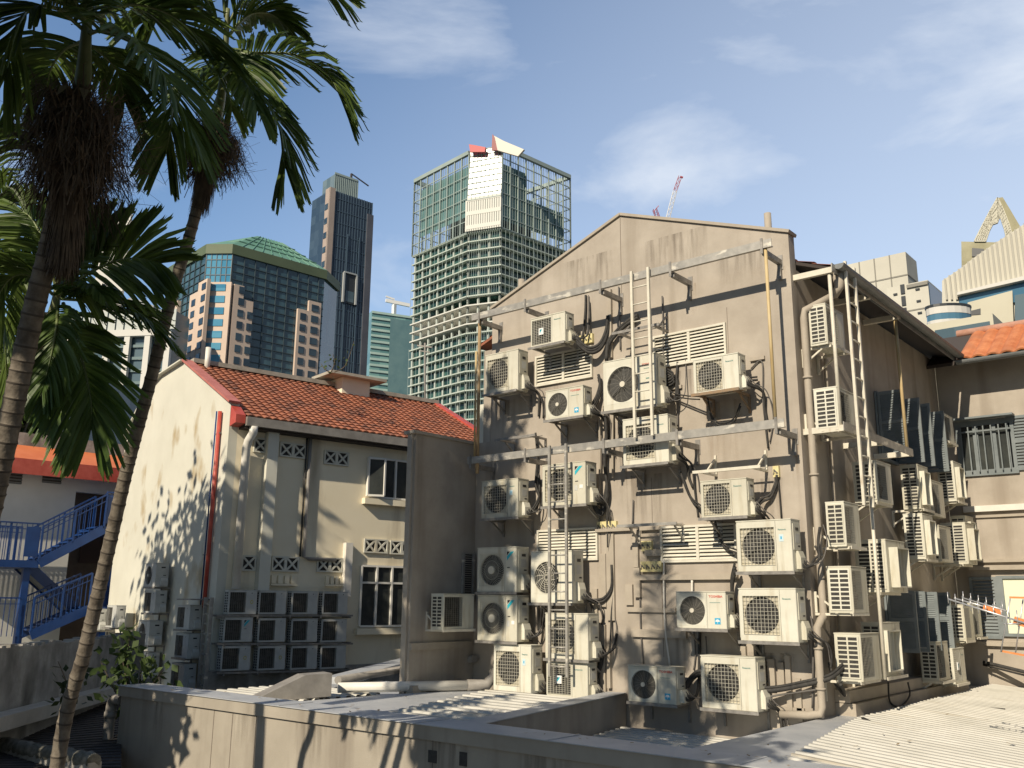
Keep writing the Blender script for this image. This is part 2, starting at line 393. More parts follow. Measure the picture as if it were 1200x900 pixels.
        if sticker: ft.box(xa + wa * .15, xa + wa * .50, yl - .0005, yl + .002, h * 0.58, h * 0.72); ft.m = 2; ft.box(xa + wa * .27, xa + wa * .38, yl - .0015, yl - .0006, h * 0.625, h * 0.68)
        ft.build('lettering', [TEAL, PBLUE, LBLUE], root)
    if emblem:
        E0 = 0.16 if emblem == 'big' else 0.075
        ex = xa + wa * 0.12 if emblem == 'big' else xa + wa * 0.45; ez = h * 0.91
        em = MB(); em.m = 0
        em.poly([(ex, yl, ez), (ex, yl, ez - E0 * 0.42), (ex + E0 * 0.42, yl, ez)])
        if emblem == 'big':
            em.m = 1; em.poly([(ex + E0 * 0.55, yl, ez), (ex, yl, ez - E0 * 0.55), (ex, yl, ez - E0), (ex + E0, yl, ez)])
            em.m = 2; em.box(xa + wa * .15, xa + wa * .42, yl - .0005, yl + .002, h * .54, h * .56)
            em.m = 3; em.box(xa + wa * .08, xa + wa * .36, yl - .0005, yl + .002, h * .33, h * .46)
        if sticker == 'yellow':
            em.m = 4; px, pz = xa + wa * .5, h * .52
            em.poly([(px + 0.045 * cos(2 * pi * k / 14), yl, pz + 0.045 * sin(2 * pi * k / 14)) for k in range(14)])
            em.m = 3; em.poly([(px + 0.028 * cos(2 * pi * k / 14), yl - .0015, pz + 0.028 * sin(2 * pi * k / 14)) for k in range(14)])
        if sticker == 'note': em.m = 5; em.box(xa + wa * .55, xa + wa * .85, yl - .0005, yl + .002, h * .38, h * .46)
        em.build('emblem', [BLK, CYAN, BLK, ACG, STICKY, STICKW], root)
    root['_dims'] = (w, h, d)
    return root
PROTO = {}
SPEC = {
 'grid_s': dict(style='grid', w=.78, h=.54, d=.29, text='Panasonic'), 'grid_l': dict(style='grid', w=.86, h=.73, d=.32, text='Panasonic', sticker=True),
 'grid_e': dict(style='grid', w=.78, h=.54, d=.29, emblem='small'), 
 'grid_p': dict(style='grid', w=.86, h=.73, d=.32, text='Panasonic'), 'grid_plain': dict(style='grid', w=.86, h=.73, d=.32),
 'slab': dict(style='slab', w=.80, h=.60, d=.30), 'medal': dict(style='medal', w=.80, h=.52, d=.28, text='Panasonic'),
 'round': dict(style='round', w=.82, h=.53, d=.28, text='TOSHIBA'), 'round_l': dict(style='round', w=1.0, h=.84, d=.33, text='TOSHIBA_big'),
 'swirl': dict(style='swirl', w=.92, h=.78, d=.34, emblem='big'), 'swirl_n': dict(style='swirl', w=.92, h=.78, d=.34, emblem='big', sticker='note'),
 'tall': dict(style='grid', w=.92, h=.74, d=.33, emblem='big', sticker='note'), 'spoke': dict(style='spoke', w=.90, h=.86, d=.34),
 'baffle': dict(style='baffle', w=.86, h=.78, d=.32), 'slab_e': dict(style='slab', w=.78, h=.55, d=.29, emblem='small', casing=ACG),
 'slab_y': dict(style='slab', w=.78, h=.55, d=.29, emblem='small', sticker='yellow', casing=ACG), 'slab_c': dict(style='slab', w=.78, h=.55, d=.29, emblem='big', casing=ACG),
 'round_old': dict(style='round', w=.78, h=.56, d=.29, casing=ACG), 'grid_old': dict(style='slab', w=.74, h=.50, d=.28, casing=ACG, emblem='small'),
 'slab_n': dict(style='slab', w=.78, h=.55, d=.29, casing=ACG),
}
ALL_AC = []
def place_ac(kind, loc, rotz, size, label, group, dry=False):
    """loc = bottom centre of the back; size (w,h,d) wanted"""
    if kind not in PROTO:
        PROTO[kind] = ac_proto(**SPEC[kind]); o = PROTO[kind]
        o.location = loc; o.rotation_euler = (0, 0, rotz)
        w, h, d = o['_dims']; del o['_dims']; PROTO[kind + '_d'] = (w, h, d)
        o['label'] = label; o['group'] = group
    else:
        o = dup(PROTO[kind], loc, rotz, None, label, group); w, h, d = PROTO[kind + '_d']
    s = (size[0] / w, size[1] / h, size[2] / d) if size else (1, 1, 1)
    o.scale = s; W, H, D = (size or (w, h, d)); ALL_AC.append((o, W, H, D))
    return o
def wall_bracket(loc, rotz, w, d, label, gap, mats=None, group='steel brackets carrying air conditioners', tri=True, up=False, tray=True):
    """two cantilever arms with diagonal struts fixed to the wall, carrying a unit of width w whose back stands gap off the wall"""
    r = thing('wall_bracket', label, 'bracket', loc, rotz, group)
    MW = M.Translation(V(loc)) @ M.Rotation(rotz, 4, 'Z')
    L = gap + d + 0.03; mm = mats or GALVD
    for sx in (-1, 1):
        b = MB(); x = sx * w * 0.40
        P = lambda y, z: MW @ V((x, y, z))
        b.bar(P(gap - 0.002, -0.022), P(gap - L, -0.022), 0.035, 0.035)
        sgn = 1 if up else -1
        b.bar(P(gap - 0.02, -0.04 * (0 if up else 1)), P(gap - 0.02, sgn * 0.30), 0.035, 0.030)
        if tri: b.bar(P(gap - 0.04, sgn * 0.24), P(gap - L * 0.62, -0.04 * (0 if up else 1)), 0.026, 0.026)
        b.build('bracket_arm', mm, r)
    b = MB()
    for y in ((gap - L + 0.03), (gap - L + d * 0.75)):
        b.bar(MW @ V((-w * 0.52, y, -0.002 - 0.001)), MW @ V((w * 0.52, y, -0.003)), 0.04, 0.006)
    if tray:
        b.bar(MW @ V((-w * 0.53, gap - L + 0.005, -0.018)), MW @ V((w * 0.53, gap - L + 0.005, -0.018)), 0.012, 0.045)
    b.build('cross_rail', mm, r)
    return r
# ------------------------------------------------------------------ setting: ground
GZ = -3.6
g = MB(); g.poly([(-2500, -2500, GZ), (2500, -2500, GZ), (2500, 2500, GZ), (-2500, 2500, GZ)])
o = g.build('ground', ASPH, loc=(0, 0, GZ)); o['kind'] = 'structure'

# ------------------------------------------------------------------ the taupe shophouse with the gable full of air conditioners
shop = thing('shophouse', 'taupe gabled shophouse whose end wall is crowded with air conditioners', 'building', (-3.1, 3.5, GZ))
b = MB()
b.prism([(-6.25, 0, GZ), (0, 0, GZ), (0, 0, 7.28), (-3.15, 0, 8.44), (-6.25, 0, 7.27)], (0, 0.22, 0))
b.box(-6.65, -6.251, 0.002, 0.22, GZ, 4.56)
b.box(-0.2, -0.001, 0.221, 7.6, GZ, 6.72)
b.box(-6.65, -6.45, 0.221, 7.6, GZ, 6.5)
b.build('wall', TAUPE, shop)
b = MB()
b.bar((-3.15, 0.11, 8.465), (0.03, 0.11, 7.30), 0.30, 0.05); b.bar((-3.15, 0.11, 8.466), (-6.29, 0.11, 7.28), 0.30, 0.05)
b.build('gable_coping', TAUPE2, shop)
b = MB(); b.m = 0; p = onY(727, 252, -0.003); b.box(-3.163, -3.153, -0.004, 0.002, 6.7, 8.40)
for (x, y0, y1) in ((705, 600, 790), (776, 630, 770), (853, 360, 420), (764, 560, 620)):
    X = onY(x, (y0 + y1) / 2).x; b.box(X - .004, X + .004, -.003, .002, onY(x, y1).z, onY(x, y0).z)
b.build('wall_joint', mat('joint_groove', (0.17, 0.14, 0.115), None, 0.9), shop)  # dark joint lines in one flat colour
def tile_roof(mb, P, along, up, n_along, n_up, pw, ph, amp=0.035):
    """pantiles: scalloped courses; P lower corner, along = unit along the eave, up = unit up the slope"""
    nrm = along.cross(up).normalized()
    if nrm.z < 0: nrm = -nrm
    sub = 4
    for j in range(n_up):
        for i in range(n_along):
            base = P + along * (i * pw) + up * (j * ph)
            prev = None
            for k in range(sub + 1):
                u = k / sub; hgt = amp * abs(sin(pi * u)) ** 0.8
                lo = base + along * (pw * u) + nrm * (hgt + 0.03); hi = lo + up * (ph * 1.02) - nrm * 0.03
                lb = lo - nrm * 0.035
                if prev:
                    mb.poly([prev[0], lo, hi, prev[1]]); mb.poly([prev[2], lb, lo, prev[0]])
                prev = (lo, hi, lb)
rb = MB()
up_r = V((-3.7, 0, 1.44)).normalized(); slope_len = V((3.7, 0, 1.44)).length
tile_roof(rb, V((0.55, 0.26, 6.66)), V((0, 1, 0)), up_r, 29, 12, 0.28, slope_len / 12)
up_l = V((3.7, 0, 1.44)).normalized()
tile_roof(rb, V((-6.85, 0.26, 6.66)), V((0, 1, 0)), up_l, 29, 12, 0.28, slope_len / 12)
rb.m = 1
for s, x0 in ((1, 0.55), (-1, -6.85)):
    rb.m = 1 if s == 1 else 0
    rb.prism([(x0, 0.25, 6.60), (x0, 0.25, 6.655), (-3.15, 0.25, 8.095), (-3.15, 0.25, 8.04)], (0, 8.2, 0))
rb.build('roof', [TILE, mat('roof_timber', (0.05, 0.04, 0.035), None, 0.9)], shop)
b = MB(); b.bar((0.60, 0.25, 6.60), (0.60, 6.95, 6.56), 0.02, 0.16); b.build('fascia', GUTD, shop)
b = MB(); pr = []
for k in range(9): a = pi + pi * k / 8; pr.append(V((0.69 + 0.085 * cos(a), 0.20, 6.66 + 0.085 * sin(a))))
b.prism(pr, (0, 6.75, -0.05)); b.build('gutter', GUTD, shop)
b = MB(); q = onY(900, 262, 0.6); b.tube([(q.x, 0.6, 7.0), (q.x, 0.6, onY(900, 250, .6).z)], 0.06, 12); b.build('vent_pipe', TAUPE2, shop)
b = MB(); q = onY(611, 333, 0.6); b.tube([(q.x, 0.6, 7.0), (q.x, 0.6, onY(610, 328, .6).z)], 0.07, 10); b.build('vent_pipe', TAUPE2, shop)
# louvred vents in the gable
for (x0, x1, y0l, y1l, y0r, y1r) in ((630.5, 693.5, 420, 452, 408, 440), (769.5, 850.5, 395, 430, 382.5, 417), (632.5, 700, 624, 655, 620, 655), (778, 863, 620, 656, 615, 656)):
    A = onY(x0, y1l); B = onY(x1, y1r); zt = (onY(x0, y0l).z + onY(x1, y0r).z) / 2; zb = (A.z + B.z) / 2; X0, X1 = A.x, B.x
    m = MB(); m.m = 1; m.box(X0, X1, -0.012, -0.002, zb, zt); m.m = 0; t = 0.035
    m.box(X0 - t, X0, -.05, -.001, zb - t, zt + t); m.box(X1, X1 + t, -.05, -.001, zb - t, zt + t)
    m.box(X0 + .001, X1 - .001, -.05, -.001, zt, zt + t); m.box(X0 + .001, X1 - .001, -.05, -.001, zb - t, zb)
    xm = (X0 + X1) / 2; m.box(xm - .025, xm + .025, -.045, -.013, zb + .001, zt - .001)
    n = 9
    for k in range(n):
        z = zb + (zt - zb) * (k + 0.5) / n
        for xa, xb in ((X0 + .002, xm - .026), (xm + .026, X1 - .002)):
            m.boxv((xa, -0.042, z - 0.022), V((xb - xa, 0, 0)), V((0, 0.028, 0.034)), V((0, 0.004, -0.005)))
    m.build('louvre_vent', [LOUV, DARK], shop)
# trunking, ledges and small boxes painted with the wall
TR = [(713, 722, 626, 727), (743.6, 750, 621, 665), (745.5, 752.6, 665.5, 700), (734.7, 743, 685, 709), (705, 712.5, 649, 711), (752, 866, 674, 680),
      (736, 793, 712, 717), (742, 806, 737, 746), (700, 742, 619, 624), (697, 703, 690, 830), (706, 712, 732, 815), (714, 718, 760, 806),
      (907, 944, 827, 838), (925, 931, 768, 838), (903, 911, 772, 808), (914, 921, 776, 806), (893, 900, 776, 800), (758, 777, 645, 652), (936, 942, 795, 845),
      (868, 876, 757, 770), (752, 776, 618, 622), (880, 897, 420, 424), (715, 719, 340, 420), (783, 793, 441, 445), (776, 800, 455, 459)]
for i, (x0, x1, y0, y1) in enumerate(TR):
    A = onY(x0, y1); B = onY(x1, y0); X1 = onY(x1, y1).x; dp = 0.045 + 0.013 * (i % 3)
    m = MB(); m.box(A.x, X1, -dp, -0.001, A.z, onY(x0, y0).z); m.m = 0
    m.build('cable_trunking', TAUPE2, shop)
# base trunking along the side wall
for (z0, z1, d0) in ((0.13, 0.30, .22), (-.08, 0.12, .30), (-.14, -0.085, .34)):
    b = MB(); b.box(0.001, d0, 0.62, 6.6, z0, z1); b.build('cable_trunking', TAUPE2, shop)
# downpipe at the corner
dpz = lambda x, y, X=.10: onX(x, y, X)
Yp = onX(945, 420, .11).y
b = MB(); zb = onX(967, 722, .11).z
b.tube([(.60, .42, 6.60), (.60, .42, 6.36), (.50, .42, 6.22)], [.10, .075, .062], 14)
b.tube([(.52, .42, 6.25), (.13, Yp, onX(944, 366, .11).z), (.11, Yp, onX(944, 366, .11).z - .12), (.11, Yp, zb + .05), (.11, Yp - .03, zb - .02), (.11, Yp - .12, zb - .05), (.10, -.02, zb - .10), (.09, -.09, zb - .16), (.09, -.10, zb - .3), (.09, -.10, .12), (.07, -.11, .03), (-.1, -.12, .0), (-.52, -.13, -.02)], 0.056, 14)
for z in (4.9, 3.4, 2.2): b.tube([(.11, Yp, z), (.11, Yp, z + .03)], .075, 12)
for z in (.9, .35): b.tube([(.09, -.10, z), (.09, -.10, z + .03)], .072, 12)
b.build('downpipe', TAUPE2, shop)
# side-wall windows with open shutters
yq = lambda x, y: onX(x, y, .5).y
for (Y0, Y1, z0, z1) in ((yq(1061, 500), yq(1079, 500), onX(1061, 533, .5).z, onX(1061, 458, .5).z), (yq(1092, 510) - .02, yq(1092, 510) + .9, onX(1061, 533, .5).z, onX(1061, 458, .5).z), (yq(1085, 720) - .55, yq(1085, 720), .75, 1.75), (yq(1099, 720), yq(1114, 720), .75, 1.75)):
    m = MB(); m.m = 0; m.box(.0005, .012, Y0, Y1, z0, z1); m.m = 1
    for y in (Y0, (Y0 + Y1) / 2, Y1): m.box(.0125, .05, y - .03, y + .03, z0, z1)
    for z in (z0, z1): m.box(.013, .055, Y0, Y1, z - .03, z + .03)
    w_ = m.build('window', [GLASSD, SHUT], shop)
    for ys in (Y0, Y1):
        m = MB(); L = .46; X0 = .06
        m.box(X0, X0 + .05, ys - .02, ys + .02, z0, z1); m.box(X0 + L - .05, X0 + L, ys - .02, ys + .02, z0, z1)
        for z in (z0, (z0 + z1) / 2, z1 - .06): m.box(X0 + .0505, X0 + L - .0505, ys - .019, ys + .019, z, z + .06)
        n = 24
        for k in range(n):
            z = z0 + .07 + (z1 - z0 - .13) * k / n
            m.boxv((X0 + .051, ys - .016, z), V((L - .102, 0, 0)), V((0, .022, .052)), V((0, .004, -.002)))
        m.build('shutter', SHUT, w_)

# ------------------------------------------------------------------ low wing wall standing out from the left end of the gable
Xw = -6.62
wing = MB(); wing.box(Xw - .2, Xw, -1.66, -0.004, GZ, 4.52)
w0 = thing('wing_wall', 'grey rendered wall in shade between the cream house and the gable', 'wall', (Xw - .1, -0.9, GZ))
wing.build('wall_body', TAUPE, w0)
m = MB(); m.box(Xw - .24, Xw + .04, -1.74, -.004, 4.521, 4.58); m.build('coping', TAUPE2, w0)
m = MB(); m.box(Xw - .17, Xw - .05, -1.71, -1.661, GZ, 4.52); m.build('end_pilaster', TAUPE2, w0)
m = MB(); m.box(Xw + .001, Xw + .05, -1.66, -.1, .68, .80); m.box(Xw + .001, Xw + .16, -1.7, -.1, -.05, .10); m.build('ledge', TAUPE2, w0)
m = MB(); A = onX(541, 702, Xw + .06); y0 = onX(541, 680, Xw).y; y1 = onX(553, 680, Xw).y; zt = onX(547, 649, Xw).z; zb = onX(547, 703, Xw).z
m.m = 1; m.box(Xw + .001, Xw + .01, y0, y1, zb, zt); m.m = 0
for y in (y0, y1): m.box(Xw + .0105, Xw + .06, y - .025, y + .025, zb, zt)
for k in range(22): z = zb + (zt - zb) * k / 21; m.box(Xw + .012, Xw + .03, y0 + .026, y1 - .026, z - .008, z + .008)
m.build('louvre_vent', [GALV, DARK], w0)
m = MB(); A = onY(561, 530, .3); B = onY(576, 472, .3); m.box(A.x, B.x, .30, .62, 4.4, B.z)
tag(m.build('service_pillar', CREAMW), 'cream pillar rising above the grey wall beside the gable', 'pillar')

# ------------------------------------------------------------------ right-hand building closing the yard
YB = 7.6
rbld = thing('rear_building', 'taupe building with orange tiled roof and slate shutters at right', 'building', (4.5, 9, GZ))
b = MB(); b.box(0.001, 10, YB, YB + .2, GZ, 6.80); b.build('wall', TAUPE, rbld)
m = MB(); upb = V((0, 1.55, .95)).normalized(); Lr = V((0, 1.55, .95)).length * 1.02
tile_roof(m, V((.62, 6.95, 6.50)), V((1, 0, 0)), upb, 34, 1, .27, Lr, .06)
m.m = 1; m.prism([(0.0, 6.95, 6.42), (0.0, 6.95, 6.49), (0.0, 8.55, 7.47), (0.0, 8.55, 7.40)], (10, 0, 0))
m.build('roof', [TILE2, mat('soffit_timber', (0.06, .05, .045), None, .9)], rbld)
m = MB(); m.tube([(0.3, 8.53, 7.50), (10, 8.53, 7.50)], .09, 10); m.build('ridge', mat('pale_ridge_tile', (.50, .26, .17), (.62, .36, .26), .7, scale=6), rbld)
m = MB(); pr = [V((.62, 6.87 + .085 * cos(pi + pi * k / 8), 6.48 + .085 * sin(pi + pi * k / 8))) for k in range(9)]
m.prism(pr, (9.4, 0, 0)); m.build('gutter', GUTD, rbld)
def yrect(x0, x1, y0, y1, Y): 
    A = onY(x0, y1, Y); B = onY(x1, y0, Y); return A.x, B.x, A.z, B.z
x0, x1, z0, z1 = yrect(1128, 1184, 492, 556, YB)
m = MB(); m.m = 0; m.box(x0, x1, YB - .012, YB - .001, z0, z1); m.m = 1
for k in range(4): x = x0 + (x1 - x0) * k / 3; m.box(x - .05, x + .05, YB - .05, YB - .0125, z0, z1)
for z in (z0, z1): m.box(x0 - .06, x1 + .06, YB - .055, YB - .013, z - .06, z + .06)
w_ = m.build('window', [GLASSD, SHUT], rbld)
m = MB()
for k in range(7): x = x0 + (x1 - x0) * (k + .5) / 7; m.box(x - .012, x + .012, YB - .12, YB - .10, z0 + .02, z1 - .08)
m.box(x0, x1, YB - .125, YB - .095, z1 - .20, z1 - .17); m.build('grille_bar', SHUT, w_)
m = MB(); m.box(x0 - .15, x1 + .1, YB - .3, YB - .056, z1 + .061, z1 + .10); m.build('canopy', SHUT, w_)
def yshutter(x0, x1, z0, z1, Y, par):
    m = MB(); t = .06
    m.box(x0, x0 + t, Y - .05, Y - .004, z0, z1); m.box(x1 - t, x1, Y - .05, Y - .004, z0, z1)
    for z in (z0, (z0 + z1) / 2, z1 - t): m.box(x0 + t + .001, x1 - t - .001, Y - .049, Y - .005, z, z + t)
    n = max(8, int((z1 - z0) / .07))
    for k in range(n):
        z = z0 + t + (z1 - z0 - 2 * t) * k / n
        m.boxv((x0 + t + .002, Y - .045, z), V((x1 - x0 - 2 * t - .004, 0, 0)), V((0, .03, .045)), V((0, .004, -.004)))
    return m.build('shutter', SHUT, par)
yshutter(*yrect(1186, 1212, 485, 552, YB), YB, rbld)
yshutter(*yrect(1143, 1168, 676, 748, YB), YB, rbld)
x0, x1, z0, z1 = yrect(1176, 1226, 678, 742, YB)
m = MB(); m.m = 0; m.box(x0 + .1, x1, YB - .02, YB - .001, z0, z1); m.m = 1
m.box(x0 - .02, x0 + .099, YB - .06, YB - .001, z0 - .06, z1 + .06); m.box(x0 + .1, x1, YB - .06, YB - .001, z1 + .0005, z1 + .06); m.box(x0 + .1, x1, YB - .06, YB - .001, z0 - .06, z0 - .0005)
m.build('window', [WCURT, SHUT], rbld)
for (y0, y1, dp, mt) in ((592, 599, .10, PVC), (603, 606, .05, TAUPE2), (655, 659, .08, TAUPE2), (663, 668, .14, TAUPE2), (752, 757, .1, TAUPE2)):
    m = MB(); A = onY(1170, y1, YB); B = onY(1170, y0, YB); m.box(.3, 10, YB - dp, YB - .001, A.z, B.z); m.build('wall_ledge', mt, rbld)

# ------------------------------------------------------------------ roofs in front
def corrugated(mb, y0, y1, xs, xe, zf, per=0.19, amp=0.028):
    """ribs run along x; xs(y), xe(y) start and end; zf(x,y) height of the plane"""
    pr = ((0, 0), (.42, 0), (.54, 1), (.88, 1), (1.0, 0)); y = y0; last = None
    while y < y1:
        for u, hgt in pr:
            yy = min(y + per * u, y1); a = V((xs(yy), yy, zf(xs(yy), yy) + amp * hgt)); c = V((xe(yy), yy, zf(xe(yy), yy) + amp * hgt))
            if last: mb.poly([last[0], last[1], c, a])
            last = (a, c)
        y += per
RK = 0.085
zr = lambda x, y: -0.02 - RK * max(0, x - .6)
m = MB()
ea = onZ(925, 884, -.03); eb = onZ(1006, 842, -.02)
xs = lambda y: ea.x + (eb.x - ea.x) * max(0, min(1.0, (y - ea.y) / (eb.y - ea.y)))
corrugated(m, -4.4, 7.55, xs, lambda y: 11.0, zr)
o = m.build('roof_sheet', ROOFM); tag(o, 'sunlit white corrugated roof below the side wall at right', 'corrugated roof')
m = MB(); m.box(-3.3, .35, -4.45, 7.55, -.80, -.46); m.poly([(-1.15, -4.4, -.40), (.0, -4.4, -.05), (.0, -.02, -.05), (-1.15, -.02, -.40)]); m.poly([(.0, -4.4, -.05), (.6, -4.4, -.055), (3.4, -4.4, -.055 - RK * 2.8), (1.6, 7.5, -.055 - RK), (.6, 7.5, -.055), (.0, 7.5, -.05)])
tag(m.build('flashing_sheet', ROOFG), 'bluish metal flashing between gable foot and white corrugated roof', 'flashing')
m = MB(); corrugated(m, -4.35, -0.35, lambda y: -2.35 - .18 * (y + 4.4), lambda y: -1.0, lambda x, y: -.42, .20, .035)
tag(m.build('roof_sheet', ROOFM), 'shaded white ribbed roof sheet behind the low parapet', 'corrugated roof')
# parapet in front
PZ = .10; PY = -5.10
par = thing('parapet_wall', 'low taupe parapet wall crossing the bottom of the view', 'wall', (-2, PY + .2, GZ))
PX0 = onY(138, 815, PY).x
b = MB(); b.box(PX0 + .05, 7, PY + .04, PY + .36, GZ, PZ - .175); b.build('wall_body', PARP, par)
b = MB(); b.box(PX0, 7, PY, PY + .40, PZ - .17, PZ - .012); b.build('coping', PARP, par)
b = MB(); b.box(PX0 - .02, 7, PY - .02, PY + .56, PZ - .010, PZ)
for x in (-5.6, -2.9, -.9, 1.3): b.box(x, x + .03, PY - .024, PY + .564, PZ + .0005, PZ + .008)
b.build('flashing', ROOFG, par)
b = MB()
for (x, y0, y1, w) in ((507, 880, 893, 10), (543, 882, 897, 9)):
    A = onY(x - w / 2, y1, PY + .04); B = onY(x + w / 2, y0, PY + .04); b.box(A.x, B.x, PY + .032, PY + .0395, A.z, B.z)
b.build('scupper', DARK, par)
b = MB()
for x in (272, 300, 508, 250): X = onY(x, 850, PY + .04).x; b.box(X - .006, X + .006, PY + .036, PY + .0396, GZ, PZ - .175)
b.build('wall_joint', MATS['joint_groove'], par)
m = MB(); A = V((-2.34, -4.545, 0)); B = V((-3.22, -0.03, 0)); d = (B - A).normalized(); nr = V((-d.y, d.x, 0)) 
m.prism([A, B, B + nr * .30, A + nr * .30], (0, 0, PZ - .02)); m.v = [v if v.z > .01 else V((v.x, v.y, -.9)) for v in m.v]
m.m = 1; m.prism([A - nr * .02 + Z * (PZ - .019), B - nr * .02 + Z * (PZ - .019), B + nr * .32 + Z * (PZ - .019), A + nr * .32 + Z * (PZ - .019)], (0, 0, .012))
tag(m.build('upstand_wall', [TAUPE, ROOFG]), 'short upstand wall running back from the parapet to the gable', 'wall')
# left-hand yard roofs
m = MB(); ea2 = onZ(446, 838, .02); eb2 = onZ(560, 812, .02)
corrugated(m, -4.35, -.9, lambda y: ea2.x + (eb2.x - ea2.x) * (y - ea2.y) / (eb2.y - ea2.y), lambda y: -2.66 - .195 * (y + 4.54), lambda x, y: .0, .30, .05)
tag(m.build('roof_sheet', ROOFM), 'bright white corrugated sheet left of the upstand wall', 'corrugated roof')
m = MB(); m.box(-9.6, -3.3, -4.48, -.05, -.30, -.06); m.poly([(-6.9, -4.4, -.02), (-4.6, -4.4, -.02), (-5.2, -.6, -.02), (-6.3, -.6, -.02)])
tag(m.build('flashing_sheet', ROOFG), 'flat grey roof sheet left of the bright corrugated sheet', 'flashing')
m = MB(); corrugated(m, -4.4, -2.0, lambda y: -9.4, lambda y: -6.95, lambda x, y: -.05, .22, .03)
tag(m.build('roof_sheet', ROOFM), 'narrow ribbed sheet behind left part of the parapet', 'corrugated roof')
# big tapered duct and white pipe
m = MB(); P0 = at(292, 818, 17.0); 
A0 = onZ(300, 824, -.05); A1 = onZ(388, 816, .0)
ux = (A1 - A0).normalized(); uy = V((-ux.y, ux.x, 0))
m.prism([A0, A1, A1 + Z * .36, A1 - ux * .45 + Z * .36, A0 + Z * .06], uy * .4)

tag(m.build('roof_duct', GUT), 'grey wedge-shaped metal duct behind the parapet', 'duct')
pr0 = onZ(396, 806, .08); pr1 = onZ(548, 803, .08)
m = MB(); m.tube([pr0, pr1], .085, 12); m.m = 1; m.tube([pr1 - (pr1 - pr0).normalized() * .01, pr1 + (pr1 - pr0).normalized() * .35, pr1 + (pr1 - pr0).normalized() * .55 + Z * .25], .10, 12)
tag(m.build('drain_pipe', [PVC, GUT]), 'white pipe lying on the roof below the grey wing wall', 'pipe')
m = MB(); m.tube([onZ(396, 797, .15), onZ(478, 783, .15), onX(556, 772, -6.45)], .07, 10)
tag(m.build('drain_pipe', GUT), 'grey pipe along the foot of the grey wing wall', 'pipe')
m = MB(); q0 = onZ(395, 801, .05); q1 = onZ(484, 776, .05); m.bar(q0 + Z * .05, q1 + Z * .05, .5, .12)
tag(m.build('kerb', ROOFG), 'flashed kerb below the lower window of the cream house', 'kerb')
m = MB(); X = PX0 - .12; q = onY(128, 850, PY + .1)
m.tube([(q.x, q.y, GZ), (q.x, q.y, -.28), (q.x + .02, q.y, -.20), (q.x + .1, q.y, -.15), (q.x + .3, q.y + .02, -.15)], .085, 12); m.tube([(q.x, q.y, -.46), (q.x, q.y, -.36)], .10, 12)
tag(m.build('drain_pipe', GUT), 'thick grey downpipe with elbow at the parapet end', 'pipe')
# scrap on the right roof
m = MB(); q = onZ(1127, 829, -.1); r_ = onZ(1178, 832, -.1); m.bar(q + Z * .03, r_ + Z * .01, .05, .02)
tag(m.build('metal_strip', BLACKR), 'dark strip of scrap lying on the white corrugated roof', 'scrap')
m = MB(); q = onZ(1011, 846, -.05); r_ = onZ(1024, 851, -.07); m.bar(q + Z * .05, r_ + Z * .03, .04, .03)
tag(m.build('metal_strip', BLACKR), 'small dark scrap at the lower edge of the corrugated roof', 'scrap')

# ------------------------------------------------------------------ unseen building added at right to block sky light and deepen the shade
nb = thing('sky_blocking_building', 'added unseen grey building right of the frame, blocking sky light', 'building', (15, 8, GZ))
m = MB(); m.box(10.3, 20, -4.5, 26, GZ, 11); m.build('wall', mat('dim_grey_render', (.13, .125, .115), (.18, .17, .16), .9, scale=.6), nb)
for i in range(3):
    for j in range(5):
        m = MB(); y = -2.5 + j * 5.2; z = -1.6 + i * 3.6; m.m = 0; m.box(10.285, 10.2985, y, y + 1.8, z, z + 1.5); m.m = 1
        m.box(10.25, 10.284, y + .86, y + .94, z, z + 1.5); m.box(10.2, 10.299, y - .1, y + 1.9, z - .1, z - .001); m.build('window', [GLASSD, WFRAME], nb)

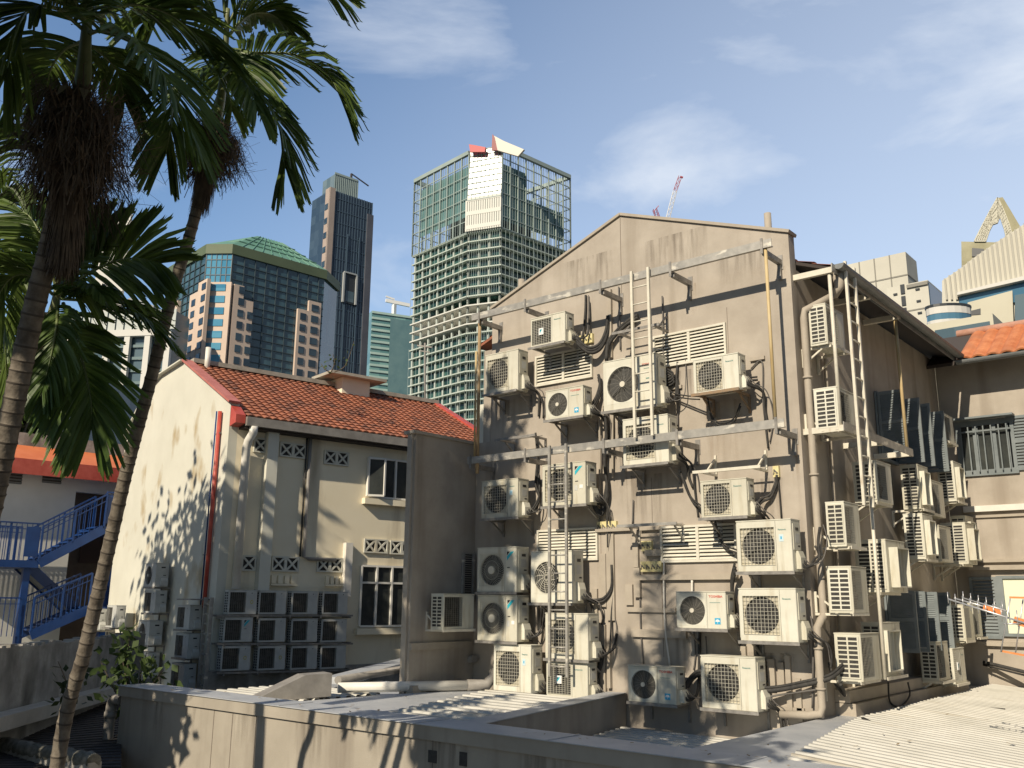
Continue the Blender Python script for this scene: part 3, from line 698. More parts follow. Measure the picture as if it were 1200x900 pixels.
# rain stains below the gable's fittings
def stainmat(name, c, amt):
    m = bpy.data.materials.new(name); m.use_nodes = True; nt = m.node_tree; b = nt.nodes['Principled BSDF']; out = nt.nodes['Material Output']
    b.inputs['Base Color'].default_value = (*c, 1); b.inputs['Roughness'].default_value = .9
    tc = nt.nodes.new('ShaderNodeTexCoord'); sp = nt.nodes.new('ShaderNodeSeparateXYZ'); nt.links.new(tc.outputs['Generated'], sp.inputs[0])
    mp = nt.nodes.new('ShaderNodeMapping'); mp.inputs['Scale'].default_value = (9, 1, .7); nt.links.new(tc.outputs['Object'], mp.inputs['Vector'])
    n = nt.nodes.new('ShaderNodeTexNoise'); n.inputs['Scale'].default_value = 1.6; n.inputs['Detail'].default_value = 6; nt.links.new(mp.outputs['Vector'], n.inputs['Vector'])
    r = nt.nodes.new('ShaderNodeMapRange'); r.inputs['From Min'].default_value = .42; r.inputs['From Max'].default_value = .72; nt.links.new(n.outputs['Fac'], r.inputs['Value'])
    e = nt.nodes.new('ShaderNodeMath'); e.operation = 'PINGPONG'; e.inputs[1].default_value = .5; nt.links.new(sp.outputs['X'], e.inputs[0])
    e2 = nt.nodes.new('ShaderNodeMapRange'); e2.inputs['From Max'].default_value = .16; nt.links.new(e.outputs[0], e2.inputs['Value'])
    q = nt.nodes.new('ShaderNodeMath'); q.operation = 'MULTIPLY'; nt.links.new(r.outputs['Result'], q.inputs[0]); nt.links.new(sp.outputs['Z'], q.inputs[1])
    q2 = nt.nodes.new('ShaderNodeMath'); q2.operation = 'MULTIPLY'; nt.links.new(q.outputs[0], q2.inputs[0]); nt.links.new(e2.outputs['Result'], q2.inputs[1])
    q3 = nt.nodes.new('ShaderNodeMath'); q3.operation = 'MULTIPLY'; q3.inputs[1].default_value = amt; nt.links.new(q2.outputs[0], q3.inputs[0])
    t = nt.nodes.new('ShaderNodeBsdfTransparent'); mx = nt.nodes.new('ShaderNodeMixShader'); nt.links.new(q3.outputs[0], mx.inputs[0]); nt.links.new(t.outputs[0], mx.inputs[1]); nt.links.new(b.outputs[0], mx.inputs[2]); nt.links.new(mx.outputs[0], out.inputs['Surface'])
    return m
STAIN = stainmat('rain_streaks', (.16, .13, .10), .42); RSTAIN = stainmat('rust_streaks', (.26, .16, .08), .45)
for (x, y, w, h, mt) in ((640, 425, .9, 1.1, STAIN), (588, 470, .8, 1.0, STAIN), (740, 492, 1.1, .9, STAIN), (846, 470, .7, 1.1, RSTAIN), (757, 556, .9, 1.2, STAIN), (850, 612, .8, .7, STAIN), (812, 745, .8, 1.0, STAIN),
                         (917, 312, .12, .8, RSTAIN), (812, 332, .12, .6, RSTAIN), (715, 352, .12, .7, RSTAIN), (645, 370, .14, .9, RSTAIN), (931, 520, .14, .9, RSTAIN), (790, 274, 1.3, .9, STAIN), (690, 300, 1.2, .8, STAIN), (870, 288, 1.0, .8, STAIN), (810, 432, 1.3, .8, STAIN), (665, 658, 1.0, 1.0, STAIN), (905, 765, .8, .5, STAIN), (730, 500, .5, 1.6, STAIN), (900, 560, .5, 1.3, STAIN)):
    c = onY(x, y, -.0022 - rnd(0, .001)); m = MB(); m.poly([(c.x - w / 2, c.y, c.z - h), (c.x + w / 2, c.y, c.z - h), (c.x + w / 2, c.y, c.z), (c.x - w / 2, c.y, c.z)]); m.build('rain_stain', mt, shop)
for k in range(9):
    x = -9.0 + k * 1.35 + rnd(-.3, .3); w = rnd(.4, 1.0); h = rnd(.4, .9); m = MB(); y = PY + .0375; m.poly([(x - w / 2, y, -.08 - h), (x + w / 2, y, -.08 - h), (x + w / 2, y, -.08), (x - w / 2, y, -.08)]); m.build('rain_stain', STAIN, par)
for y in (-1.3, -.7):
    m = MB(); x = Xw + .0025; 
    for k in range(1): m.poly([(x, y - .3, 2.9), (x, y + .3, 2.9), (x, y + .3, 4.5), (x, y - .3, 4.5)])
    m.build('rain_stain', STAIN, w0)
# litter blown onto the roofs
m = MB(); LIT = mat('dry_leaf_litter', (.20, .15, .09), (.34, .25, .14), .9, scale=20)
def litter(x, y, z):
    a = rnd(0, 6.28); l = rnd(.02, .045); u = V((cos(a), sin(a), rnd(-.2, .3))) * l; v = V((-sin(a), cos(a), rnd(-.2, .3))) * l * .45; p = V((x, y, z + .02)); m.poly([p - u, p + v, p + u, p - v])
for k in range(45): x = rnd(.6, 5); y = rnd(-3.5, 6); litter(x, y, zr(x, y) + .03)
for k in range(40): litter(rnd(-9, -3), rnd(-4.4, -.5), .0)
for k in range(40): litter(rnd(-9, 2), rnd(-5.0, -4.6), PZ)
o = m.build('fallen_leaves', LIT, loc=(0, 0, 0)); o['kind'] = 'stuff'; o['label'] = 'dry leaves scattered over the low roofs'; o['category'] = 'leaf litter'
# ------------------------------------------------------------------ air conditioners on the gable
GU = 'air conditioners on the gable wall'
GAP = 0.20
GAC = []
def gable_ac(kind, x0, x1, zb, h, d, label, short, gap=GAP, bracket=True, gmat=None, wc=0.0, **kw):
    Yf = -.55; A = onY(*x0, Yf); B = onY(*x1, Yf); w = B.x - A.x + wc
    zz = (A.z + B.z) / 2
    yb = Yf + d
    x = place_ac(kind, ((A.x + B.x) / 2, yb, zz), 0, (w, h, d), label, GU)
    GAC.append((x, (A.x + B.x) / 2, yb, zz, w, h, d))
    if bracket: wall_bracket(((A.x + B.x) / 2, yb, zz), 0, w, d, 'bracket under ' + short, -yb, mats=gmat, **kw)
# (kind, front bottom-left px, front bottom-right px)
gable_ac('medal', (620.7, 408.8), (661, 398.7), 0, .50, .30, 'topmost unit on the gable, dark square grille with a round badge', 'the topmost air conditioner on the gable', tri=False)
gable_ac('grid_plain', (566.6, 461), (605, 458.2), 0, .67, .34, 'unit at the upper left corner of the gable, half in shade', 'the unit at the upper left corner of the gable')
gable_ac('round', (639, 493), (683, 486.7), 0, .51, .28, 'small round-fan unit with red lettering below the upper left louvre', 'the small red-lettered unit below the upper left louvre')
gable_ac('round_l', (707, 482), (769.3, 474.8), 0, .84, .34, 'large round-fan unit behind the upper ladder, red lettering', 'the large round-fan unit behind the upper ladder')
gable_ac('grid_s', (812.2, 462), (865, 454.6), 0, .48, .30, 'small unit on a rusty tray at the upper right of the gable', 'the small unit at upper right with rusty edge', gmat=mat('rusty_bracket', (.30, .19, .10), (.22, .17, .12), .7, scale=9))
gable_ac('grid_p', (729, 545.8), (782.3, 541.8), 0, .68, .34, 'unit half hidden behind the lower steel rail, below the upper ladder', 'the unit behind the lower steel rail')
gable_ac('grid_l', (564.2, 607), (607, 607), 0, .70, .30, 'unit at the left edge of the gable just under the lower rail', 'the unit at the left edge under the lower rail')
gable_ac('tall', (636, 593.5), (686.7, 590.7), 0, .74, .32, 'unit behind the top of the lower ladder with blue triangle emblem', 'the unit behind the top of the lower ladder')
gable_ac('grid_s', (820.8, 607), (875, 604.5), 0, .48, .30, 'small unit directly above the lower right louvre', 'the small unit above the lower right louvre')
gable_ac('grid_l', (865, 669), (930, 671), 0, .73, .32, 'large unit with pale blue sticker near the right corner', 'the large stickered unit near the right corner')
gable_ac('grid_p', (868, 750), (936, 754), 0, .73, .32, 'large unit near the right corner, middle of three big ones there', 'the middle big unit near the right corner')
gable_ac('round', (793.6, 735.6), (852, 738), 0, .54, .28, 'red-lettered round-fan unit mid-height, left of a larger square-grille unit', 'the mid-height red-lettered round-fan unit')
gable_ac('round', (737, 822), (793, 826), 0, .55, .28, 'lowest red-lettered round-fan unit, just above the upstand wall', 'the lowest red-lettered round-fan unit', tri=False)
gable_ac('grid_p', (823, 829), (888, 835), 0, .73, .32, 'lowest large unit of the right half, beside black pipes', 'the lowest large unit of the right half', tri=False)
gable_ac('swirl', (559, 692), (605, 696), 0, .79, .34, 'upper of two stacked swirl-grille units at the left edge', 'the upper swirl-grille unit at the left edge', tri=False)
gable_ac('swirl_n', (559, 750), (605.5, 753), 0, .78, .34, 'lower of two stacked swirl-grille units at the left edge', 'the lower swirl-grille unit at the left edge', tri=False)
gable_ac('grid_l', (577, 807.5), (621, 814.5), 0, .72, .34, 'sunlit unit at the lower left foot of the gable', 'the sunlit unit at the left foot of the gable', tri=False)
gable_ac('spoke', (621, 706), (670, 707.5), 0, .80, .34, 'unit with spiral spoke grille behind the middle of the lower ladder', 'the spiral-grille unit behind the lower ladder')
gable_ac('grid_plain', (639, 770), (689.4, 775.5), 0, .73, .32, 'unit behind the lower ladder, directly above the lowest one', 'the second lowest unit behind the lower ladder')
gable_ac('medal', (639, 816.7), (687.6, 819.5), 0, .50, .30, 'unit at the foot of the lower ladder with round badge', 'the badge unit at the foot of the lower ladder', tri=False)
# each unit's own taped pipes, from its stop valves into the wall
for i, (o, xc, yb, z, w, h, d) in enumerate(GAC):
    up = (i % 3 == 0); X = xc + w / 2
    for k in range(3):
        r_ = (.022, .016, .009)[k]; y0 = yb - d * .45 + .05 * k; ex = rnd(.06, .20) + .05 * k; ln = rnd(.25, .75)
        p = [V((X + .04, y0, z + .13 + .05 * k)), V((X + .10 + .02 * k, y0 + .04, z + .06 + .02 * k)), V((X + ex, -.10 - .02 * k, z - .02 if not up else z + .18)), V((X + ex + rnd(-.03, .05), -.045, z + (ln if up else -ln * .6))), V((X + ex + rnd(-.05, .05), -.03, z + (ln * 1.5 if up else -ln * 1.2)))]
        S = []
        for q in range(4):
            p0, p1, p2, p3 = p[max(q - 1, 0)], p[q], p[q + 1], p[min(q + 2, 4)]
            for e in range(5): t = e / 5; S.append(.5 * ((2 * p1) + (p2 - p0) * t + (2 * p0 - 5 * p1 + 4 * p2 - p3) * t * t + (3 * p1 - p0 - 3 * p2 + p3) * t ** 3))
        S.append(p[-1]); m = MB(); m.tube(S, r_, 7); m.build('refrigerant_pipe', BLACKR if k < 2 else GREYR, o)
# unit on the wing wall
A = onX(519, 738, Xw + .50); w_ = onX(547, 737, Xw + .50).y - A.y
place_ac('slab', (Xw + .2, A.y + .40, A.z), pi / 2, (.80, .60, .30), 'lone unit on the shaded grey wing wall', 'air conditioner on the wing wall')
wall_bracket((Xw + .2, A.y + .40, A.z), pi / 2, .80, .30, 'pale bracket under the lone unit on the grey wing wall', .2, mats=WSTEEL, up=True)

# ------------------------------------------------------------------ air conditioners on the side wall
SU = 'air conditioners on the side wall'
def side_ac(kind, top, bot, far, label, short, X=.55, d=.32, w=None, bracket=True, up=False, tri=True):
    a = onX(*top, X); b_ = onX(*bot, X); c = onX(far, bot[1], X); W = w or max(.60, c.y - b_.y); h = a.z - b_.z
    loc = (X - d, b_.y + W / 2, b_.z); 
    place_ac(kind, loc, pi / 2, (W, h, d), label, SU)
    if bracket: wall_bracket(loc, pi / 2, W, d, 'bracket under ' + short, X - d, mats=WSTEEL, up=up, tri=tri, group='white brackets on the side wall')
side_ac('slab', (974, 364), (974, 402), 984, 'topmost unit on the side wall, beside the downpipe elbow', 'the topmost side-wall unit', X=.50, w=.74)
side_ac('slab', (981, 450), (981, 503), 992.7, 'second highest unit on the side wall, behind a white pole', 'the second highest side-wall unit', X=.52, w=.78, up=True)
side_ac('slab', (996, 596), (996, 640), 1013, 'small unit on the side wall with an open slatted front, above a taller one', 'the small mid-height side-wall unit nearest the corner', up=True)
side_ac('slab', (998, 659), (998, 718.5), 1016, 'middle unit nearest the corner on the side wall, second from the bottom', 'the middle side-wall unit nearest the corner', up=True)
side_ac('slab', (1007.5, 734), (1007.5, 799), 1029.7, 'lowest and nearest unit on the side wall, in full sun', 'the lowest side-wall unit nearest the corner', tri=False)
side_ac('baffle', (1039, 736), (1039, 794), 1064.7, 'low side-wall unit with pale wind guard, behind a white pole', 'the low unit with pale wind guard', w=.88, tri=False)
side_ac('baffle', (1027, 605), (1030, 694), 1053, 'tall side-wall unit with pale wind guard, high above the low one', 'the tall unit with pale wind guard', w=.90)
side_ac('slab', (1024, 533), (1026, 588), 1041, 'shaded side-wall unit below the steel rail and shutters', 'the shaded side-wall unit below the rail', w=.68)
side_ac('baffle', (1077, 548), (1081, 596), 1092, 'upper left unit of the crowded cluster far along the side wall', 'the upper left unit of the far cluster')
side_ac('slab', (1093, 565), (1096, 604), 1109, 'upper dark-grille unit in the middle of the far cluster', 'the upper middle unit of the far cluster', w=.72, bracket=False)
side_ac('baffle', (1083, 602), (1085, 655), 1097, 'lower left unit of the crowded cluster far along the side wall', 'the lower left unit of the far cluster')
side_ac('slab', (1099, 613), (1102, 658), 1116, 'lower dark-grille unit in the middle of the far cluster', 'the lower middle unit of the far cluster', w=.75, bracket=False)
side_ac('slab', (1109, 488), (1110.7, 517), 1117, 'highest unit at the far end, beside the shuttered window', 'the highest unit at the far end', X=.5, d=.28)
side_ac('baffle', (1119, 543), (1122, 587), 1131, 'unit near the inner corner, right of the far cluster, upper', 'the upper unit near the inner corner')
side_ac('baffle', (1121, 594), (1127, 661), 1137, 'tall unit near the inner corner below another', 'the tall unit near the inner corner', w=.64)
side_ac('baffle', (1136, 611), (1138, 651), 1149, 'farthest unit tight in the inner corner at mid height', 'the farthest unit in the inner corner', w=.62)
side_ac('slab', (1102, 759), (1104, 799), 1117, 'low unit on the far half of the side wall, just above the roof', 'the low far unit above the white roof', w=.68)
side_ac('medal', (1119, 763), (1121, 802), 1134.7, 'low round-badged unit nearest the white roof at the far end', 'the low badged unit at the far end', w=.74)
side_ac('slab', (1128, 706), (1131, 751), 1140.5, 'unit below the aerial tip, left of its twin', 'the left unit below the aerial', w=.60)
side_ac('slab', (1145, 714), (1147, 747), 1155.7, 'unit below the aerial tip, right of its twin', 'the right unit below the aerial', w=.56, X=.58)

# ------------------------------------------------------------------ access rails, brackets and ladders
def access_rail(name, label, pl, prr, tabs, L=.65, h=.13):
    A = onY(*pl, -L); B = onY(*prr, -L); z = (A.z + B.z) / 2
    r = thing(name, label, 'steel rail', ((A.x + B.x) / 2, 0, z), 0, 'steel access rails across the gable')
    m = MB(); m.box(A.x, B.x, -L - .012, -L, z - h / 2, z + h / 2); m.box(A.x, B.x, -L + .0005, -L + .05, z - h / 2, z - h / 2 + .012)
    m.build('rail', GALV, r)
    for t in tabs:
        x = onY(t[0], t[1], -L).x; m = MB()
        m.box(x - .035, x + .035, -L + .051, -.012, z - h / 2 - .085, z - h / 2 - .002)
        m.box(x - .045, x + .045, -.0115, -.001, z - h / 2 - .16, z + .02)
        m.bar((x, -.045, z - h / 2 - .086), (x, -.03, z - h / 2 - .33), .05, .05)
        m.box(x - .02, x + .02, -L - .03, -L - .0125, z - h / 2 - .09, z + h / 2 + .03)
        m.build('rail_bracket', GALVD, r)
    return z
zU = access_rail('access_rail', 'upper galvanised rail bracketed across the top of the gable', (553, 373), (904, 283), ((893, 288), (786, 316), (704, 338), (616, 357), (562, 371)))
zL = access_rail('access_rail', 'lower galvanised rail bracketed across the middle of the gable', (548, 541), (919, 494), ((910, 497), (794, 511), (708, 521), (616, 533), (552, 541)))
def ladder(label, xl, xr, ytop, ybot, yref, L, mt, base=None):
    X0 = onY(xl, yref, -L).x; X1 = onY(xr, yref, -L).x; zt = onY((xl + xr) / 2, ytop, -L).z; zb = onY((xl + xr) / 2, ybot, -L).z
    r = thing('ladder', label, 'ladder', ((X0 + X1) / 2, -L, zb), 0, 'steel ladders on the gable')
    for x in (X0, X1):
        m = MB(); m.box(x - .022, x + .022, -L - .02, -L + .02, zb, zt); m.build('ladder_rail', mt, r)
    z = zb + .16
    while z < zt - .1:
        m = MB(); m.tube([(X0 + .0225, -L, z), (X1 - .0225, -L, z)], .013, 8); m.build('rung', mt, r); z += .30
    return r
ladder('upper steel ladder leaning past the large round-fan unit', 742, 762, 315, 512, 410, .72, WSTEEL)
ladder('lower steel ladder reaching down to the gable foot', 644, 664, 521, 793, 660, .74, GALV)
def pole(label, p, q, r, mt, name='steel_pole', cat='pole', grp=None):
    m = MB(); m.tube([p, q], r, 10); return tag(m.build(name, mt), label, cat, grp)
x = onY(903, 400, -.62).x; pole('ochre pole between the two rails near the right corner', (x, -.61, zL + .07), (x, -.61, zU - .07), .026, OCHRE)
x = onY(560, 460, -.62).x; pole('rusty brown pole at the left end of the rails', (x, -.6, zL - .25), (x, -.6, zU - .07), .032, RUST)
x = onY(554, 480, -.62).x; pole('slim ochre pole left of the rusty one', (x, -.55, zL + .06), (x, -.55, 6.25), .020, OCHRE)
# side-wall access frame
SX = .62
r = thing('access_scaffold', 'white steel access frame with rails and ladder along the side wall', 'steel frame', (SX, 1.5, 4))
def arm(Y, z, L=SX, nm='frame_arm', mt=WSTEEL):
    m = MB(); m.box(.002, L, Y - .035, Y + .035, z - .045, z + .045); return m.build(nm, mt, r)
zu = onX(932, 326, 0).z - .02; zl = onX(946, 508, 0).z
Ya = .12
for Y in (Ya, 1.75, 3.2): arm(Y, zu); 
for Y in (Ya, 1.75, 3.2): arm(Y, zl)
for z in (zu + .03, zl + .02):
    m = MB(); m.box(SX + .001, SX + .015, Ya - .05, 3.3, z - .06, z + .07); m.build('frame_rail', GALV, r)
for Y in (Ya + .02, 3.22):
    m = MB(); m.tube([(SX - .06, Y, zl + .05), (SX - .06, Y, zu - .05)], .028, 10); m.build('frame_post', WSTEEL if Y < 1 else OCHRE, r)
zt = 6.75; zb = onX(1004, 590, .72).z
ya_, yb_ = onX(996, 400, .70).y, onX(1006, 400, .70).y
for y in (ya_, yb_):
    m = MB(); m.box(.70, .74, y - .025, y + .025, zb, zt)
    m.build('ladder_rail', WSTEEL, r)
z = zb + .15
while z < zt - .1:
    m = MB(); m.tube([(.72, ya_ + .026, z), (.72, yb_ - .026, z)], .013, 8); m.build('rung', WSTEEL, r); z += .30
Yq = onX(1028, 680, .66).y
pole('white pole rising in front of the side-wall units', (.66, Yq, onX(1033, 797, .66).z), (.66, Yq, onX(1021, 568, .66).z), .026, WSTEEL)

# ------------------------------------------------------------------ empty brackets, switch rows
def empty_bracket(label, xl, yl, xr, yr, depth, mt, up=False):
    A = onY(xl, yl, -depth); B = onY(xr, yr, -depth); z = (A.z + B.z) / 2
    wall_bracket(((A.x + B.x) / 2, -.16, z), 0, B.x - A.x, depth - .2, label, .16, mats=mt, up=up, tray=True, group='empty air conditioner brackets')
empty_bracket('empty white bracket under the right end of the lower rail', 813, 552, 888, 545, .55, WSTEEL, True)
empty_bracket('empty dark bracket under the upper left corner unit', 580, 514, 625, 509, .5, GALVD)
empty_bracket('empty bracket behind the upper ladder', 718, 390, 770, 378, .5, GALVD, True)
empty_bracket('empty grey bracket left of the lower right louvre', 724, 614, 790, 613, .5, GALV)
for i, (x, y, n, m2, lab) in enumerate(((688.5, 398, 3, 1, 'row of cream isolator switches beside the topmost unit'), (713, 617, 4, 1, 'row of cream isolator switches right of the lower left louvre'),
                               (759.5, 640, 2, 1, 'pair of cream isolator switches above a longer row'), (765, 664, 4, 1, 'row of four cream isolator switches below a pair'),
                               (911, 553, 1, 1, 'single cream isolator switch under the lower rail end'))):
    c = onY(x, y, 0); r2 = thing('isolator_switch', lab, 'switch', (c.x, 0, c.z), 0, 'cream isolator switches on the gable')
    s = .10
    for k in range(n):
        m = MB(); cx_ = c.x + (k - (n - 1) / 2) * s
        m.box(cx_ - s * .47, cx_ + s * .47, -.06, -.001, c.z - .085, c.z + .085); m.m = 1
        m.bar((cx_ - .028, -.068, c.z + .03), (cx_ + .028, -.068, c.z - .03), .02, .012, up=V((0, -1, 0)))
        m.bar((cx_ - .02, -.068, c.z + .012), (cx_ - .034, -.068, c.z - .045), .014, .012, up=V((0, -1, 0)))
        m.m = 0; m.tube([(cx_, -.0605, c.z), (cx_, -.066, c.z)], .034, 12)
        m.build('switch_box', [YEL, GREYR], r2)

# ------------------------------------------------------------------ pipes and cables on the gable
def cable(label, pts, r, mt=BLACKR, plane=onY, name='refrigerant_pipe', cat='pipe', offs=None, grp='pipes and cables on the gable'):
    P = [plane(x, y, o) for x, y, o in pts]
    S = []
    for i in range(len(P) - 1):
        p0 = P[max(i - 1, 0)]; p1 = P[i]; p2 = P[i + 1]; p3 = P[min(i + 2, len(P) - 1)]
        for k in range(5):
            t = k / 5
            S.append(.5 * ((2 * p1) + (p2 - p0) * t + (2 * p0 - 5 * p1 + 4 * p2 - p3) * t * t + (3 * p1 - p0 - 3 * p2 + p3) * t ** 3))
    S.append(P[-1])
    m = MB(); rs = r if isinstance(r, (list, tuple)) else [r]
    for q, rr_ in enumerate(rs):
        o_ = V((0.0, -.01 * q, .045 * q)); m.tube([s + o_ for s in S], rr_, 7)
    return tag(m.build(name, mt), label, cat, grp)
cable('thick black pipe looping from the topmost unit', [(676, 402, -.35), (690, 413, -.25), (703, 409, -.15), (711, 393, -.08), (713, 376, -.06)], [.035, .03, .03])
cable('black pipe bundle arching above the large round-fan unit', [(711, 425, -.15), (713, 405, -.12), (722, 392, -.1), (735, 380, -.1), (748, 372, -.08)], [.035, .035])
cable('black pipe bundle left of the large round-fan unit', [(692, 484, -.25), (700, 470, -.12), (704, 455, -.1), (702, 445, -.08)], [.03, .03, .025])
cable('black pipes dropping between the upper and lower rails', [(709, 482, -.12), (711, 510, -.1), (709, 545, -.1), (712, 580, -.1), (704, 604, -.12), (694, 590, -.25)], [.03, .03, .022])
cable('pale pipes behind the large round-fan unit base', [(702, 484, -.1), (703, 540, -.08), (701, 600, -.06)], [.02], TAUPE2)
cable('pale conduit beside the black pipes between the rails', [(718, 480, -.06), (718, 560, -.06)], [.018], TAUPE2)
cable('tangle of black cables right of the upper ladder', [(772, 445, -.2), (780, 441, -.15), (790, 447, -.1), (783, 452, -.12), (774, 449, -.18)], [.018, .018, .018, .016])
cable('thin cable hanging towards the upper right unit', [(779, 452, -.1), (788, 463, -.12), (805, 467, -.2), (820, 468, -.3)], [.012, .012])
cable('cable loop hanging under the upper right unit', [(830, 470, -.25), (834, 490, -.12), (845, 499, -.1), (860, 494, -.12), (868, 476, -.25)], [.014, .012])
cable('pipe elbow at the right side of the upper right unit', [(872, 448, -.3), (880, 446, -.15), (888, 445, -.08)], [.02, .016])
cable('slanting cable right of the half hidden unit', [(798, 556, -.12), (805, 575, -.08), (812, 588, -.06), (822, 596, -.25)], [.016, .014])
cable('cable falling beside the right half of the lower louvre', [(838, 610, -.25), (842, 628, -.1), (850, 642, -.1), (864, 648, -.2)], [.016, .014])
cable('black pipes from the small unit to the isolator switch', [(884, 598, -.35), (893, 588, -.15), (903, 583, -.08), (909, 570, -.06), (911, 560, -.05)], [.022, .02])
cable('thin pair of cables below the single isolator switch', [(912, 562, -.03), (914, 585, -.03), (916, 610, -.03)], [.012, .010])
cable('black pipes behind the units left of the lower ladder', [(628, 510, -.08), (630, 540, -.06), (628, 570, -.07), (632, 585, -.1), (622, 603, -.2)], [.022, .02])
cable('black pipe bundle right of the emblem unit', [(690, 584, -.3), (700, 589, -.2), (708, 590, -.1), (712, 570, -.06)], [.024, .02, .02])
cable('black pipe bundle right of the spiral-grille unit', [(690, 706, -.2), (700, 706, -.12), (709, 703, -.08), (717, 690, -.06), (717, 665, -.05)], [.024, .022])
cable('cables dropping right of the foot of the lower ladder', [(708, 763, -.06), (705, 780, -.08), (699, 798, -.1), (696, 815, -.15)], [.020, .018, .016])
cable('black pipes between the two lowest round and square units', [(800, 815, -.3), (805, 805, -.2), (812, 795, -.15), (822, 790, -.15), (836, 800, -.15)], [.034, .03])
cable('heavy black pipe running from the lowest large unit round the corner', [(893, 810, -.3), (915, 808, -.22), (940, 803, -.18), (972, 795, -.05), (990, 780, .2)], [.035, .02])
cable('grey cable beside the heavy black pipe', [(893, 818, -.3), (910, 815, -.2), (930, 812, -.15), (965, 807, -.1)], [.014], GREYR)
cable('black pipes right of the middle big unit', [(862, 668, -.25), (858, 690, -.15), (862, 720, -.12), (860, 738, -.1)], [.03, .026, .02])
cable('thin pole-like conduit at the right of the middle big unit', [(950, 722, -.06), (953, 748, -.06), (952, 830, -.06)], [.014], GREYR)
cable('white drain pipe descending left of the mid-height round-fan unit', [(778, 655, -.05), (778, 700, -.05), (780, 740, -.05), (785, 780, -.05)], [.014], PVC)
cable('short white drain pipe above the mid-height round-fan unit', [(811, 680, -.05), (811, 694, -.05)], [.02], PVC)
cable('thin dark conduit left of the white drain pipe', [(750, 700, -.03), (751, 740, -.03), (754, 778, -.03)], [.012], GREYR)
cable('thin dark conduit below the mid-height round-fan unit', [(813, 740, -.03), (815, 765, -.03), (813, 785, -.03)], [.012], GREYR)
cable('thin dark conduit right of the upper right unit', [(880, 432, -.03), (893, 424, -.03), (894, 470, -.03), (897, 496, -.03)], [.012], GREYR)
cable('thin conduit rising beside the empty middle bracket', [(741, 614, -.05), (742, 586, -.03)], [.013], GREYR)
cable('thin conduits above the empty bracket behind the ladder', [(725, 336, -.03), (726, 372, -.03), (727, 410, -.03)], [.014], GREYR)
cable('thin conduit right of the upper ladder top', [(776, 347, -.03), (777, 380, -.03), (778, 470, -.03)], [.014], GREYR)
cable('long conduit beside the right louvre and ladder', [(792, 448, -.04), (794, 487, -.04), (794, 500, -.04)], [.014], GREYR)
cable('black cable loop under the low wind guard unit', [(1041, 800, .4), (1043, 822, .32), (1055, 828, .32), (1066, 815, .35), (1064, 800, .4)], [.014], plane=onX)
cable('black cables behind the lowest side-wall unit', [(985, 802, .3), (990, 815, .2), (978, 800, .12), (972, 780, .1)], [.02, .018], plane=onX)
cable('taupe conduit behind the upper side-wall units', [(966, 406, .05), (970, 470, .05), (978, 600, .05), (984, 740, .05)], [.03], TAUPE2, plane=onX)
# ------------------------------------------------------------------ cream house
YD = az(50); ND = V((YD.y, -YD.x, 0)); CP0 = at(330, 740, 22.0); CZ = math.atan2(YD.y, YD.x); COR = CP0 + YD * -1.7; COR.z = 0
def C3(s, out, z): return COR + YD * s + ND * out + Z * z                  # s from the corner along the long wall
def cpx(x, y, out=0.0): P = onP(x, y, COR + ND * out, ND); return ((P - COR).dot(YD), P.z)
def cpt(x, y, out=0.0): s, z = cpx(x, y, out); return C3(s, out, z)
def gpx(x, y, out=0.0): P = onP(x, y, COR - YD * out, YD); return (-(P - COR).dot(ND), P.z)
def gpt(x, y, out=0.0): P = onP(x, y, COR - YD * out, YD); return P
house = thing('cream_house', 'cream house with red tiled roof and banks of air conditioners', 'building', C3(4, -3, GZ), CZ)
def cbox(mb, s0, s1, o0, o1, z0, z1): mb.boxv(C3(s0, o0, z0), YD * (s1 - s0), ND * (o1 - o0), Z * (z1 - z0))
TA = 3.35
m = MB(); m.prism([C3(0, 0, GZ), C3(0, 0, 6.18), C3(0, -TA, 7.82), C3(0, -5.0, 7.72), C3(0, -5.8, 7.52), C3(0, -7.75, 6.15), C3(0, -7.75, GZ)], YD * .22)
m.build('gable_wall', CREAMW, house)
m = MB(); cbox(m, .221, 8.3, -.22, 0, GZ, 5.85); cbox(m, .221, 8.3, -7.7, -7.5, GZ, 5.85); cbox(m, 8.301, 8.52, -7.7, 0, GZ, 5.85)
m.prism([C3(8.301, 0, 5.85), C3(8.301, -TA, 7.4), C3(8.301, -7.7, 5.85)], YD * .219)
m.build('wall', CREAM, house)
ridge = lambda s: 7.82 - .085 * s * .9
m = MB(); e0 = C3(.30, .32, 5.78); upv = (C3(.30, -TA, 7.78) - e0); Lu = upv.length
tile_roof(m, e0, YD, upv.normalized(), 38, 19, .2115, Lu / 19, .034)
m.m = 1; m.prism([C3(.25, .30, 5.70), C3(.25, .30, 5.76), C3(.25, -TA, 7.76), C3(.25, -7.7, 5.86), C3(.25, -7.7, 5.80), C3(.25, -TA, 7.70)], YD * 8.05)
m.build('roof', [TILE, MATS['roof_timber']], house)
m = MB(); m.bar(C3(.2, -TA, 7.86), C3(8.4, -TA, 7.86), .26, .12); m.build('ridge_cap', mat('mossy_mortar', (.30, .28, .23), (.42, .39, .33), .9, scale=4), house)
m = MB(); m.bar(C3(.06, .08, 6.14), C3(.06, -TA, 7.84), .30, .055); m.build('gable_coping', PINKP, house)
m = MB(); m.bar(C3(.02, -TA - .02, 7.835), C3(.02, -5.0, 7.74), .3, .04); m.bar(C3(.02, -5.0, 7.74), C3(.02, -5.8, 7.54), .3, .04); m.bar(C3(.02, -5.8, 7.54), C3(.02, -7.8, 6.14), .3, .04); m.build('gable_coping', CREAMW, house)
